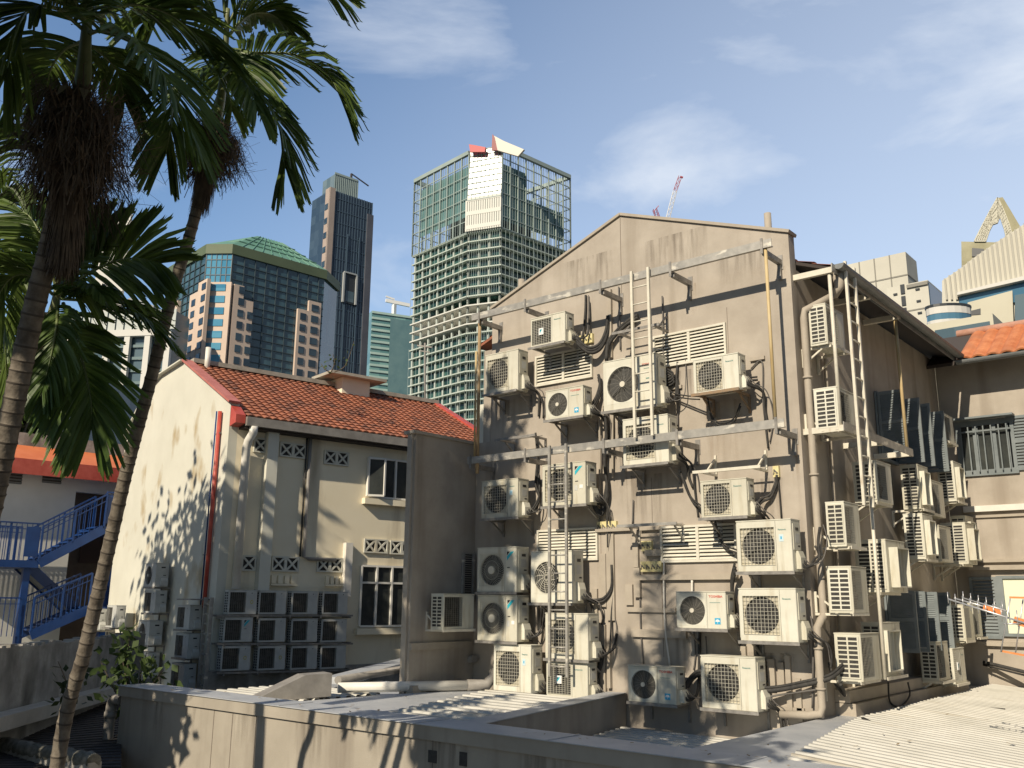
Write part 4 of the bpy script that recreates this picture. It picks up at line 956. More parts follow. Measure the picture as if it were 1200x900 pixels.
m = MB(); m.prism([C3(.0, .02, 5.55), C3(.0, .36, 5.60), C3(.0, .36, 5.80), C3(.0, .02, 6.06)], YD * .24); m.build('fascia', REDP, house)
m = MB(); m.bar(C3(8.35, .40, 5.84), C3(8.35, -TA, 7.84), .26, .07); m.build('verge_cap', REDP, house)
m = MB(); cbox(m, .25, 8.3, .33, .45, 5.55, 5.76); m.build('gutter', GUT, house)
m = MB(); cbox(m, .25, 8.3, .002, .325, 5.50, 5.548); m.build('soffit', MATS['roof_timber'], house)
# vent shaft on the ridge
so = -TA + .55
m = MB(); cbox(m, 4.55, 5.5, so - .7, so, 6.8, 8.02); vs = m.build('vent_shaft', CREAM, house)
m = MB(); cbox(m, 4.05, 5.95, so - 1.0, so + .25, 8.025, 8.11); m.build('cap_slab', mat('weathered_slab', (.34, .31, .25), (.48, .44, .36), .9, scale=3), vs)
a = gpx(240, 428, -.6); q = onP(243, 425, C3(0, -TA + .15, 0), ND)
m = MB(); m.tube([V((q.x, q.y, 7.5)), V((q.x, q.y, onP(243, 407, C3(0, -TA + .15, 0), ND).z))], .075, 12); m.build('vent_pipe', PVC, house)
# air bricks with X pattern
def airbrick(x, y, w, h, n):
    s, z = cpx(x, y, .01); m = MB(); 
    for k in range(n):
        a = s + (k - n / 2) * w; m.m = 1; cbox(m, a, a + w, .001, .008, z - h / 2, z + h / 2); m.m = 0; t = .035
        cbox(m, a, a + t, .0085, .05, z - h / 2, z + h / 2); cbox(m, a + w - t, a + w, .0085, .05, z - h / 2, z + h / 2)
        cbox(m, a + t, a + w - t, .0085, .05, z + h / 2 - t, z + h / 2); cbox(m, a + t, a + w - t, .0085, .05, z - h / 2, z - h / 2 + t)
        m.bar(C3(a + t, .028, z - h / 2 + t), C3(a + w - t, .028, z + h / 2 - t), .035, .045); m.bar(C3(a + t, .026, z + h / 2 - t), C3(a + w - t, .026, z - h / 2 + t), .035, .045)
    m.build('air_brick', [CREAMW, DARK], house)
for (x, y, n) in ((305, 522, 1), (343, 528, 2), (394, 537, 2), (291, 660, 1), (334, 661, 2), (386, 662, 2), (440, 640, 2), (470, 642, 2)): airbrick(x, y, .36, .36, n)
# windows
def cwindow(x0, x1, y0, y1, nv, transom=None, sash=False):
    s0, zt = cpx(x0, y0); s1, _ = cpx(x1, y0); _, zb = cpx(x0, y1); m = MB(); m.m = 0; cbox(m, s0, s1, .002, .012, zb, zt); m.m = 1; t = .05
    for k in range(nv + 1): a = s0 + (s1 - s0) * k / nv; cbox(m, a - t / 2, a + t / 2, .0125, .07, zb, zt)
    for z in [zb, zt] + ([zb + (zt - zb) * transom] if transom else []): cbox(m, s0 + t / 2, s1 - t / 2, .013, .065, z - t / 2, z + t / 2)
    w = m.build('window', [GLASSD, WFRAME], house)
    m = MB(); cbox(m, s0 - .12, s1 + .1, .001, .16, zb - .20, zb - .05); m.build('sill', CREAM, w)
    if sash:
        m = MB(); d = (YD * .93 + ND * .36).normalized(); L = (s1 - s0) / nv; A = C3(s0, .075, zb + .03)
        for p, q in ((Z * 0, d * L), (Z * (zt - zb - .06), d * L)): m.bar(A + p, A + p + q, .05, .05)
        m.bar(A, A + Z * (zt - zb - .06), .05, .05); m.bar(A + d * L, A + d * L + Z * (zt - zb - .06), .05, .05)
        m.m = 1; m.boxv(A + d * .03, d * (L - .06), Z * (zt - zb - .06), d.cross(Z) * .006)
        m.build('open_sash', [WFRAME, GLASSD], w)
cwindow(431, 479, 536, 582, 3, None, True)
cwindow(423, 476, 663, 734, 3, .72)
# downpipes
s, z = cpx(279, 600, .15)
m = MB(); m.tube([C3(.45, .39, 5.55), C3(.45, .38, 5.40), C3(.40, .26, 5.22), C3(.40, .16, 5.05), C3(.40, .16, 1.75)], .10, 12); m.build('downpipe', PVC, house)
m = MB(); a0 = cpx(316, 550, .1)[0]; cbox(m, a0 - .14, a0 + .14, .002, .22, 1.7, 5.5); m.build('pipe_casing', CREAMW, house)
a0 = cpx(361, 560, .05)[0]; m = MB(); m.tube([C3(a0, .06, 5.5), C3(a0, .06, 2.55), C3(a0 + .15, .06, 2.5), C3(a0 + .9, .06, 2.5)], .045, 8); m.build('downpipe', GUT, house)
m = MB(); m.tube([C3(a0 - .09, .05, 5.5), C3(a0 - .09, .05, 2.55)], .025, 6); m.build('conduit', BLACKR, house)
a0 = cpx(407, 670, .1)[0]; m = MB(); cbox(m, a0 - .1, a0 + .1, .002, .16, 1.6, cpx(407, 636, .1)[1]); m.build('pipe_casing', PVC, house)
for (x0, x1, y) in ((316, 347, 679), (380, 402, 680)):
    s0, z = cpx(x0, y); s1, _ = cpx(x1, y); m = MB(); cbox(m, s0, s1, .001, .10, z - .14, z - .10)
    n = max(4, int((s1 - s0) / .14))
    for k in range(n): cbox(m, s0 + (s1 - s0) * (k + .1) / n, s0 + (s1 - s0) * (k + .75) / n, .001, .07, z - .09, z + .10)
    m.build('switch_row', CREAM, house)
# red and blue service pipes on the gable end
for (xa, ya, xb, yb, mt, nm) in ((258, 482, 236, 712, REDP, 'red_pipe'), (254, 482, 231, 712, BLUE, 'blue_pipe')):
    p = gpt(xa, ya, .07); q = gpt(xb, yb, .07); m = MB(); m.tube([p, V((p.x, p.y, q.z))], .05 if mt is REDP else .018, 9); m.build('service_pipe', mt, house)
m = MB()
for y in (508, 580, 650):
    p = gpt(258 - (y - 482) * .095, y, .05); m.bar(p - ND * .18, p + ND * .12, .05, .03)
m.build('pipe_clip', GUTD, house)
# plinth in shade
m = MB(); cbox(m, -.12, 8.3, .001, .12, -.6, -.05); m.build('plinth', CONC, house)
# bank of twelve units
GRID = 'bank of twelve air conditioners on the cream house'
rows = ((695, 720), (729.5, 753), (762, 787)); kinds = (('slab_y', 'slab_e', 'slab_e', 'slab_e'), ('slab_c', 'slab_e', 'slab_e', 'slab_e'), ('slab_y', 'slab_y', 'slab_e', 'slab_n'))
cols = (('leftmost', 262), ('second', 303), ('third', 341), ('rightmost', 377)); rn = ('top', 'middle', 'bottom')
xx = ((267.5, 303.5, 342, 378.5), (262, 302.5, 341.5, 377), (259, 302, 341, 376))
extra = {(0, 0): 'with a yellow round sticker', (1, 0): 'with a blue triangle emblem', (2, 0): 'with a yellow round sticker', (2, 1): 'with a yellow round sticker', (2, 3): 'without any emblem'}
for i in range(3):
    for j in range(4):
        x = xx[i][j]; s0, zb = cpx(x, rows[i][1] - (.8 * j if i == 2 else 0), .40); _, zt = cpx(x, rows[i][0] + (.4 * j if i < 2 else 0), .40)
        loc = C3(s0 + .34, .12, zb)
        place_ac(kinds[i][j], loc, CZ, (.68, max(.48, min(.53, zt - zb)), .28), '%s unit of the %s row in the cream house bank%s' % (cols[j][0], rn[i], ' ' + extra[(i, j)] if (i, j) in extra else ''), GRID)
    s0, zb = cpx(262, rows[i][1], .40); s1, zb2 = cpx(410, rows[i][1] - (3 if i == 2 else 0), .40)
    r = thing('unit_shelf', 'steel shelf under the %s row of the bank on the cream house' % rn[i], 'shelf', C3((s0 + s1) / 2, .12, zb - .08), CZ, 'steel shelves on the cream house')
    m = MB()
    for o in (.10, .36): m.bar(C3(s0 - .15, o, zb - .03), C3(s1 + .1, o, zb2 - .03), .05, .04)
    m.build('shelf_rail', GALVD, r)
    for k in range(5):
        m = MB(); a = s0 + (s1 - s0) * k / 4; m.boxv(C3(a, .003, zb - .10), YD * .04, ND * .40, Z * .045); m.build('bracket_arm', GALVD, r)
# two columns of units on the gable end of the cream house
GC = 'stacked air conditioners on the cream gable end'
def cg_ac(kind, x, yt, yb, label, short, out=.42, d=.30, w=.78):
    t, zb = gpx(x, yb, out); _, zt = gpx(x, yt, out)   # lower left of the front face
    loc = gpt(x, yb, out) + ND * (w / 2) + YD * d; loc.z = zb
    place_ac(kind, loc, CZ - pi / 2, (w, zt - zb, d), label, GC)
    wall_bracket(loc, CZ - pi / 2, w, d, 'bracket under ' + short, out - d, mats=GALVD, tri=False, group='brackets on the cream gable end')
cg_ac('round_old', 169.5, 659, 688, 'top unit of the left stack on the cream gable, fan turned to the light', 'the top unit of the left cream gable stack')
cg_ac('grid_old', 167, 694, 718, 'second unit of the left stack on the cream gable', 'the second unit of the left cream gable stack')
cg_ac('round_old', 162, 724, 755, 'third unit of the left stack, round fan, above the bush', 'the third unit of the left cream gable stack')
cg_ac('grid_old', 158, 763, 790, 'lowest unit of the left stack, half hidden by the bush', 'the lowest unit of the left cream gable stack')
cg_ac('grid_old', 205, 711, 737, 'top unit of the right stack beside the red pipe', 'the top unit of the right cream gable stack')
cg_ac('grid_old', 202.5, 744, 770, 'middle unit of the right stack beside the house corner', 'the middle unit of the right cream gable stack')
cg_ac('grid_old', 198, 778, 805, 'bottom unit of the right stack just above the parapet', 'the bottom unit of the right cream gable stack')
cg_ac('slab_n', 121, 714, 735, 'old unit on the mossy wall, right of the palm trunk', 'the old unit on the mossy wall', out=.6)
cg_ac('slab_n', 100, 716, 738, 'old unit behind the slim palm trunk beside the blue stairs', 'the old unit behind the slim palm trunk', out=.6)
m = MB(); 
p = gpt(216, 700, .3); m.boxv(gpt(207, 703, .5), ND * .9, YD * .45, Z * .03); tag(m.build('rain_hood', GALVD), 'small tilted metal hood above the right stack of units', 'hood')
r = thing('cable_tray', 'tall galvanised cable tray at the corner of the cream house', 'cable tray', gpt(238, 805, .1), CZ)
m = MB(); t0 = gpt(243, 700, .15); b0 = gpt(243, 810, .15)
for k in (0, .35): m.boxv(V((t0.x, t0.y, b0.z)) + ND * k, ND * .04, -YD * .08, Z * (t0.z - b0.z))
z = b0.z + .1
while z < t0.z: m.boxv(V((t0.x, t0.y, z)) + ND * .041 - YD * .02, ND * .308, -YD * .03, Z * .03); z += .22
m.build('tray_ladder', GALV, r)

# ------------------------------------------------------------------ left: mossy wall, annex with blue stairs
m = MB(); A = at(-60, 757, 13.0); B = at(172, 729, 21.5); zt = 0.72; A.z = B.z = 0; d = (B - A).normalized(); nn = V((d.y, -d.x, 0))
if nn.dot(CAM - A) < 0: nn = -nn
w1 = thing('mossy_wall', 'old mossy rendered wall at the left below the blue stairs', 'wall', (A + B) / 2 + Z * GZ)
m.prism([A, B, B - nn * .2, A - nn * .2], Z * .01); m.v = [V((v.x, v.y, GZ if i % 8 < 4 else zt)) for i, v in enumerate(m.v)]
m.build('wall_body', CONC, w1)
m = MB(); N = 60; 
for k in range(N):
    P = A + (B - A) * (k / N); h = rnd(.02, .09); m.boxv(P - nn * .2 + Z * (zt - .02), (B - A) / N, nn * .21, Z * h)
m.build('broken_coping', CONC, w1)
m = MB(); m.prism([A + nn * .02 + Z * -.45, B + nn * .02 + Z * -.45, B + nn * .35 + Z * -.45, A + nn * .35 + Z * -.45], Z * .22); m.build('ledge', mat('pale_ledge', (.38, .36, .31), (.48, .46, .41), .9, scale=3), w1)
m = MB(); P = lambda x, y, z: onZ(x, y, z)
c0 = at(-60, 862, 9.0); 
dr = thing('dark_roof', 'dark ribbed lean-to roof at the lower left corner', 'roof', at(60, 860, 12) * 1.0)
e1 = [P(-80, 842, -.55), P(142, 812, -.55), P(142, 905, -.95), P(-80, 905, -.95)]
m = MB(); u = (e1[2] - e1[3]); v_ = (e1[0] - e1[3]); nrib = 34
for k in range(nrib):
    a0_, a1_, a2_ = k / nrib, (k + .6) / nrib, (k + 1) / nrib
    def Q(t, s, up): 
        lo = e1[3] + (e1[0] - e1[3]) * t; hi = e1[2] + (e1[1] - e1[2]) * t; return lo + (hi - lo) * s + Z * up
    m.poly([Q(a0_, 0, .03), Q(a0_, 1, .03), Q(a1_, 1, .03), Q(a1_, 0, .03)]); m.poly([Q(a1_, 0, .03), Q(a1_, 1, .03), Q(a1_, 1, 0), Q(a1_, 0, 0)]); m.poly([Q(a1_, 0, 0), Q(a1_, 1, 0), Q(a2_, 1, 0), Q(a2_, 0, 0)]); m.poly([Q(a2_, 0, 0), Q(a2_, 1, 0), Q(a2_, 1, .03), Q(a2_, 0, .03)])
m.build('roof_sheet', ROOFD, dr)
m = MB(); A2 = onZ(-40, 862, -.75); B2 = onZ(122, 890, -.75); dd = (B2 - A2).normalized(); n2 = V((dd.y, -dd.x, 0)); n2 = n2 if n2.dot(CAM - A2) > 0 else -n2
pts_ = [A2 + (B2 - A2) * (k / 60) + n2 * (.16 + rnd(-.012, .012)) + Z * rnd(-.012, .012) for k in range(61)]
m.tube(pts_, [rnd(.10, .125) for k in range(61)], 10)
m.m = 1; m.boxv(V((A2.x, A2.y, GZ)) + n2 * .03, (B2 - A2), n2 * .22, Z * (A2.z - GZ - .02))
MOSS_SHADE = mat('shade_darkened_mossy_coping', (.07, .07, .05), (.22, .21, .18), .95, scale=7, bump=.4, bscale=18)  # mossy concrete, with shade on the coping painted in as a darker tone
tag(m.build('boundary_wall', [MOSS_SHADE, CONC]), 'low boundary wall with weathered brick coping at bottom left', 'wall')
# annex
AXD = az(46); AXN = V((AXD.y, -AXD.x, 0)); AP = at(80, 640, 28.5); AP.z = 0; AXZ = math.atan2(AXD.y, AXD.x)
def apx(x, y, out=0.0): P = onP(x, y, AP + AXN * out, AXN); return ((P - AP).dot(AXD), P.z)
def A3(s, o_, z): return AP + AXD * s + AXN * o_ + Z * z
def abox(mb, s0, s1, o0, o1, z0, z1): mb.boxv(A3(s0, o0, z0), AXD * (s1 - s0), AXN * (o1 - o0), Z * (z1 - z0))
ann = thing('annex', 'white annex with orange fascia behind the blue stairs', 'building', A3(0, -2, GZ), AXZ)
sl = apx(2, 560)[0] - 4.5; sr = apx(142, 560)[0] + 3.0; ze = (apx(20, 548)[1] + apx(130, 560)[1]) / 2
sd0 = apx(84, 620)[0]
m = MB(); abox(m, sl, sd0, -.3, 0, GZ, ze); abox(m, sd0 + .001, sr, -.3, 0, ze - .55, ze); abox(m, sd0 + 1.75, sr, -.3, -.001, GZ, ze - .551); m.build('wall', WHITEW, ann)
m = MB(); abox(m, sd0 - .5, sd0 + 3, -.72, -.6, GZ, ze - .3); m.build('door_recess', DOORM, ann)
m = MB(); m.bar(A3(sd0 + .9, -.57, 2.6), A3(sd0 + .9, -.57, 4.4), .75, .05, up=AXN); m.build('door', mat('dark_red_door', (.05, .025, .02), None, .6), ann)
m = MB(); z0 = ze - .12; m.prism([A3(sl - .3, .5, ze - .20), A3(sl - .3, .55, ze + .22), A3(sl - .3, -.9, ze + .85), A3(sl - .3, -.9, ze + .2)], AXD * (sr - sl + .3)); m.build('roof', ORP, ann)
m = MB(); abox(m, sl - .32, sr, .555, .60, ze - .22, ze + .24); m.build('fascia', REDP, ann)
m = MB(); abox(m, sl, sr, -1.6, -.901, ze + .3, ze + 1.25); m.build('parapet', CONC, ann)
for x in (14, 61):
    s0, z = apx(x, 560); m = MB(); m.m = 1; abox(m, s0 - .28, s0 + .28, .002, .01, z - .17, z + .17); m.m = 0
    for k in range(4): abox(m, s0 - .28, s0 + .28, .0105, .04, z - .16 + k * .09, z - .11 + k * .09)
    m.build('louvre_vent', [GUTD, DARK], ann)
# blue stairs, switchback in front of the annex
st = thing('steel_stairs', 'bright blue steel switchback stairs in front of the white annex', 'stairs', A3(0, 1.2, GZ), AXZ)
OA, OB, OC = .35, 1.25, 2.2      # back flight, middle, front
def flight(x0, y0, x1, y1, oa, ob, rail_on=('f',)):
    s0, z0 = apx(x0, y0, ob); s1, z1 = apx(x1, y1, ob); n = 9
    m = MB()
    for k in range(n):
        u = (k + .5) / n; m.boxv(A3(s0 + (s1 - s0) * (k / n), oa + .03, z0 + (z1 - z0) * (k + 1) / n - .04), AXD * ((s1 - s0) / n), AXN * (ob - oa - .06), Z * .04)
    m.build('treads', BLUE, st)
    for o_ in (oa, ob):
        m = MB(); m.bar(A3(s0, o_, z0 - .08), A3(s1, o_, z1 - .08), .05, .26); m.build('stringer', BLUE, st)
    for o_ in ((ob, oa) if rail_on == 'b' else (ob,)):
        m = MB(); h = .95
        m.bar(A3(s0, o_, z0 + h), A3(s1, o_, z1 + h), .045, .045); m.bar(A3(s0, o_, z0 + h * .8), A3(s1, o_, z1 + h * .8), .025, .025)
        for k in range(13):
            u = k / 12; m.bar(A3(s0 + (s1 - s0) * u, o_, z0 + (z1 - z0) * u), A3(s0 + (s1 - s0) * u, o_, z0 + (z1 - z0) * u + h), .05 if k % 6 == 0 else .018, up=AXN)
        m.build('handrail', BLUE, st)
    return s0, z0, s1, z1
sA = flight(46, 657, 122, 617, OB + .02, OC, 'b')
sB = flight(36, 741, 104, 711, OB + .02, OC, 'b')
# return flight from the lower right landing up to the left landing
m = MB(); p0 = (sB[2], sB[3]); p1 = (sA[0], sA[1])
m.bar(A3(p0[0], OA, p0[1] - .1), A3(p1[0], OA, p1[1] - .1), .05, .28); m.bar(A3(p0[0], OB - .02, p0[1] - .1), A3(p1[0], OB - .02, p1[1] - .1), .05, .28)
m.build('stringer', BLUE, st)
m = MB(); m.prism([A3(p0[0], OA + .03, p0[1] - .22), A3(p1[0], OA + .03, p1[1] - .22), A3(p1[0], OB - .05, p1[1] - .22), A3(p0[0], OB - .05, p0[1] - .22)], Z * .03); m.build('soffit', GUTD, st)
m = MB(); abox(m, sA[0] - 2.2, sA[0], OA, OC, sA[1] - .20, sA[1]); m.build('landing', BLUE, st)
m = MB(); abox(m, sB[2], sB[2] + 1.2, OA, OC, sB[3] - .15, sB[3]); m.build('landing', BLUE, st)
m = MB(); abox(m, sA[2], sA[2] + 1.4, OA - .3, OC, sA[3] - .2, sA[3]); m.build('landing', BLUE, st)
def guard(s0, s1, z, o_, solid=()):
    m = MB(); h = 1.0; abox(m, s0, s1, o_ - .02, o_ + .02, z + h, z + h + .04); abox(m, s0, s1, o_ - .01, o_ + .01, z + h * .85, z + h * .85 + .02)
    n = int((s1 - s0) / .13)
    for k in range(n + 1): a = s0 + (s1 - s0) * k / n; w = .03 if k % 5 == 0 else .009; abox(m, a - w, a + w, o_ - .009, o_ + .009, z, z + h)
    for a, b in solid: abox(m, a, b, o_ - .03, o_ + .015, z + .1, z + h * .93)
    m.build('guard_rail', BLUE, st)
guard(sA[0] - 2.2, sA[0], sA[1], OC - .03, ((sA[0] - 2.0, sA[0] - 1.25), (sA[0] - .42, sA[0] - .05)))
guard(sA[0] - 2.2, sA[0], sA[1], OA + .03)
guard(sA[2], sA[2] + 1.4, sA[3], OC - .03, ((sA[2] + .05, sA[2] + .5),))
guard(sB[0] - 3.0, sB[0] - .2, sB[1] - .1, OC - .03)
for s_ in (sA[0] - .25, sA[0] - 2.1, sB[2] + .5):
    m = MB(); abox(m, s_ - .09, s_ + .09, OC - .3, OC - .12, GZ, (sA[1] if s_ < sA[0] else sA[3]) - .21); m.build('column', BLUE, st)
# ------------------------------------------------------------------ city behind
def fc(name, c, c2=None, rough=.6, metal=0.0, sc=.2, **k): return mat(name, c, c2, rough, metal, scale=sc, **k)
def glassmat(name, c1, c2, rough, cell, metal=.0, squash=(1, 1, 1), spec=.8):
    """panes that differ slightly one from another"""
    if name in MATS: return MATS[name]
    m = bpy.data.materials.new(name); m.use_nodes = True; nt = m.node_tree; b = nt.nodes['Principled BSDF']
    tc = nt.nodes.new('ShaderNodeTexCoord'); mp = nt.nodes.new('ShaderNodeMapping'); mp.inputs['Scale'].default_value = tuple(q / cell for q in squash)
    sn = nt.nodes.new('ShaderNodeVectorMath'); sn.operation = 'FLOOR'; wn = nt.nodes.new('ShaderNodeTexWhiteNoise'); wn.noise_dimensions = '3D'
    r = nt.nodes.new('ShaderNodeValToRGB'); r.color_ramp.elements[0].color = (*c1, 1); r.color_ramp.elements[1].color = (*c2, 1); r.color_ramp.elements[0].position = .25
    nt.links.new(tc.outputs['Object'], mp.inputs['Vector']); nt.links.new(mp.outputs['Vector'], sn.inputs[0]); nt.links.new(sn.outputs['Vector'], wn.inputs['Vector'])
    nt.links.new(wn.outputs['Value'], r.inputs['Fac']); nt.links.new(r.outputs['Color'], b.inputs['Base Color'])
    b.inputs['Roughness'].default_value = rough; b.inputs['Metallic'].default_value = metal; b.inputs['Specular IOR Level'].default_value = spec
    MATS[name] = m; return m
TEALG = glassmat('teal_curtain_glass', (.035, .08, .105), (.065, .135, .165), .12, 2.0)
SKYG = glassmat('sky_blue_glass', (.05, .22, .36), (.12, .34, .48), .1, 2.0)
NAVYG = glassmat('navy_curtain_glass', (.030, .055, .085), (.055, .09, .125), .12, 2.5)
PALEG = glassmat('pale_green_glass', (.10, .22, .22), (.20, .36, .34), .2, 4.0)
GRNG = glassmat('green_tower_glass', (.012, .04, .035), (.05, .12, .10), .12, 2.05)
GREYG = glassmat('grey_office_glass', (.06, .10, .12), (.13, .18, .20), .2, 3.0)
PINKS = fc('pink_stone', (.58, .45, .36), (.65, .52, .42), .7)
MULL = fc('dark_mullion', (.05, .075, .09), None, .5)
MULLP = fc('pale_mullion', (.34, .42, .40), None, .5)
SLABM = fc('pale_floor_edge', (.42, .48, .42), (.50, .56, .50), .7)
SLABW = fc('white_floor_edge', (.66, .66, .60), None, .7)
COPG = fc('green_copper', (.10, .23, .17), (.15, .30, .23), .6, sc=.3)
COPO = fc('olive_band', (.085, .115, .065), (.11, .145, .08), .6)
BEIGEC = fc('beige_concrete', (.50, .48, .41), (.58, .56, .48), .85, sc=.15)
BEIGED = fc('panel_joint', (.25, .24, .21), None, .9)
CRM = fc('cream_facade', (.50, .47, .36), (.55, .52, .41), .8)
WHF = fc('white_facade', (.60, .585, .54), None, .7)
BLUEW = glassmat('blue_ribbon_glass', (.05, .14, .22), (.09, .20, .28), .15, 2.0)
DARKW = fc('dark_opening', (.03, .035, .04), None, .4)
OLIVEC = fc('olive_cladding', (.24, .22, .12), (.33, .31, .19), .6, sc=.5)
class Tower:
    """an upright frame: corner point, x along the left-hand face away from the corner (to the left), y along the right-hand face (away to the right)"""
    def __init__(s, P, a): s.P = V((P.x, P.y, 0)); s.y = az(a); s.x = az(a - 90); s.nl = -s.y; s.nr = -s.x   # outward normals of the left and right faces
    def pt(s, x, y, z): return s.P + s.x * x + s.y * y + Z * z
    def box(s, mb, x0, x1, y0, y1, z0, z1): mb.boxv(s.pt(x0, y0, z0), s.x * (x1 - x0), s.y * (y1 - y0), Z * (z1 - z0))
    def onR(s, px_, py_, x=0): P = onP(px_, py_, s.pt(x, 0, 0), s.x); return (P - s.P).dot(s.y), P.z
    def onL(s, px_, py_, y=0): P = onP(px_, py_, s.pt(0, y, 0), s.y); return (P - s.P).dot(s.x), P.z
# --- teal and pink office block
P1 = at(273, 298, 120.0); T = Tower(P1, 47); zt = P1.z
yr = T.onR(380, 330)[0]; LEN = yr
cdir = (-T.x * -1 + 0 * T.y)
d45 = (T.x - T.y).normalized()          # chamfer runs left and towards us
n45 = V((d45.y, -d45.x, 0)); n45 = n45 if n45.dot(CAM - P1) > 0 else -n45
Pc = onP(243, 298, T.P, n45); CH = (Pc - T.P).dot(d45)
Pc2 = T.P + T.x * 0 + d45 * CH
off = (Pc2 - T.P); cx_, cy_ = off.dot(T.x), off.dot(T.y)
xl_ = T.onL(196, 345, cy_)[0]
t1 = thing('office_block', 'teal glass office block with pink stone corners and green roof', 'building', T.pt(8, LEN / 2, GZ))
foot = [T.pt(0, 0, 0), T.pt(0, LEN, 0), T.pt(-4 + 4 + 3, LEN + 4, 0), T.pt(xl_ + 6, LEN + 4, 0), T.pt(xl_, LEN, 0), T.pt(xl_, cy_, 0), T.pt(cx_, cy_, 0)]
def rise(mb, ft, z0, z1): mb.prism([p + Z * z0 for p in ft], Z * (z1 - z0))
m = MB(); rise(m, foot, GZ, zt); m.build('glass_wall', TEALG, t1)
m = MB(); zz = 4.0
while zz < zt - .5: 
    T.box(m, -.12, -.02, 0, LEN, zz, zz + .10); m.boxv(T.pt(xl_, cy_ - .12, zz), -T.x * (xl_ - cx_), T.y * .1, Z * .1); zz += 1.05
k = 0
while k * 1.6 < LEN: T.box(m, -.14, -.01, k * 1.6, k * 1.6 + .10, GZ, zt); k += 1
k = 0
while k * 1.6 < xl_ - cx_: T.box(m, cx_ + k * 1.6, cx_ + k * 1.6 + .1, cy_ - .14, cy_ - .01, GZ, zt); k += 1
m.build('mullions', MULL, t1)
cp = lambda s, o_, z: T.P + d45 * s + n45 * o_ + Z * z
zst = onP(258, 332, T.P, n45).z
m = MB(); m.boxv(cp(0, .02, zst), d45 * CH, n45 * .1, Z * (zt - zst)); m.build('corner_glass', SKYG, t1)
m = MB(); zz = zst
while zz < zt: m.boxv(cp(0, .121, zz), d45 * CH, n45 * .06, Z * .10); zz += 1.05
for k in range(6): m.boxv(cp(CH * k / 5 - .05, .125, zst), d45 * .1, n45 * .06, Z * (zt - zst))
m.build('mullions', MULL, t1)
fh = zst - onP(258, 345.5, T.P, n45).z      # storey height from the photo
# stepped pink panels: (face, a0, a1, ztop)
m = MB(); m.boxv(cp(-.3, .02, GZ), d45 * (CH + .6), n45 * .5, Z * (zst - GZ))
for (ya, yb, top) in ((272.5, 284, 0), (284, 296, 1)):
    a = T.onR(ya, 340)[0]; b_ = T.onR(yb, 340)[0]; T.box(m, -.5, -.02, a, b_, GZ, zst - .12 - fh * 1.15 * top)
for (ya, yb, top) in ((346, 358.5, 3), (358.5, 373, 2.3)):
    a = T.onR(ya, 380)[0]; b_ = T.onR(yb, 380)[0]; z_ = T.onR(yb, 365 if top == 3 else 356)[1]; T.box(m, -.5, -.02, a, b_, GZ, z_)
for (xa, xb, yt) in ((243, 233, 335), (233, 224, 349), (210, 199, 360)):
    a = T.onL(xa, 380, cy_)[0]; b_ = T.onL(xb, 380, cy_)[0]; m.boxv(T.pt(a, cy_ - .5, GZ), T.x * (b_ - a), T.y * .48, Z * (T.onL(xb, yt, cy_)[1] - GZ))
m.build('stone_cladding', PINKS, t1)
def win(par, P, ax, nrm, w, h, mt, nm='window'):
    m = MB(); m.boxv(P, ax * w, nrm * .08, Z * h); return m.build(nm, mt, par)
DGL = glassmat('dark_window_glass', (.02, .04, .06), (.05, .09, .12), .1, 1.0)
for k in range(10):
    z = zst - fh * (k + 1) + fh * .22
    win(t1, cp(CH * .12, .521, z), d45, n45, CH * .76, fh * .58, SKYG)
    for (ya, yb, top) in ((273.5, 283, 0), (285, 295, 1.15), (347.5, 357, 3.6), (360, 371.5, 2.6)):
        ztop = {0: zst, 1.15: zst - .12 - fh * 1.15, 3.6: T.onR(358.5, 365)[1], 2.6: T.onR(373, 356)[1]}[top]
        if z + fh * .6 < ztop - .1:
            a = T.onR(ya, 380)[0]; b_ = T.onR(yb, 380)[0]; win(t1, T.pt(-.501, a + (b_ - a) * .15, z), T.y, -T.x, (b_ - a) * .72, fh * .60, DGL)
    for (xa, xb, top) in ((242, 236.5, 0), (231, 226, 1), (209, 205, 2.6), (204, 200, 3)):
        if z + fh * .6 < T.onL({0: 233, 1: 224}.get(top, 199), {0: 335, 1: 349}.get(top, 360), cy_)[1] - .1:
            a = T.onL(xa, 380, cy_)[0]; b_ = T.onL(xb, 380, cy_)[0]; win(t1, T.pt(a, cy_ - .501, z), T.x, -T.y, (b_ - a) * .8, fh * .55, DGL)
hb = zt - onP(258, 308, T.P, n45).z
m = MB(); e = .35
ft2 = [p + (p - T.pt(xl_ / 2, LEN / 2, 0)).normalized() * e for p in foot]
zb1 = T.onR(274, 287)[1]; rise(m, ft2, zt + .001, zb1); m.build('roof_band', COPO, t1)
pk = onP(289, 278, T.pt(6, 0, 0), T.x); pk2 = onP(327, 289, T.pt(6, 0, 0), T.x); zp = pk.z
top = [T.pt(4.5, 5.5, zp), T.pt(4.5, (pk2 - T.P).dot(T.y), zp), T.pt(xl_ - 6, (pk2 - T.P).dot(T.y), zp), T.pt(xl_ - 6, 5.5, zp), T.pt(cx_ + 5, 5.5, zp)]
m = MB(); lo = [p + Z * zb1 for p in ft2]
m.poly([lo[0], lo[1], top[1], top[0]]); m.poly([lo[1], lo[2], top[1]]); m.poly([lo[2], lo[3], top[2], top[1]]); m.poly([lo[3], lo[4], top[2]]); m.poly([lo[4], lo[5], top[3], top[2]]); m.poly([lo[5], lo[6], top[4], top[3]]); m.poly([lo[6], lo[0], top[0], top[4]]); m.poly(top)
m.m = 1
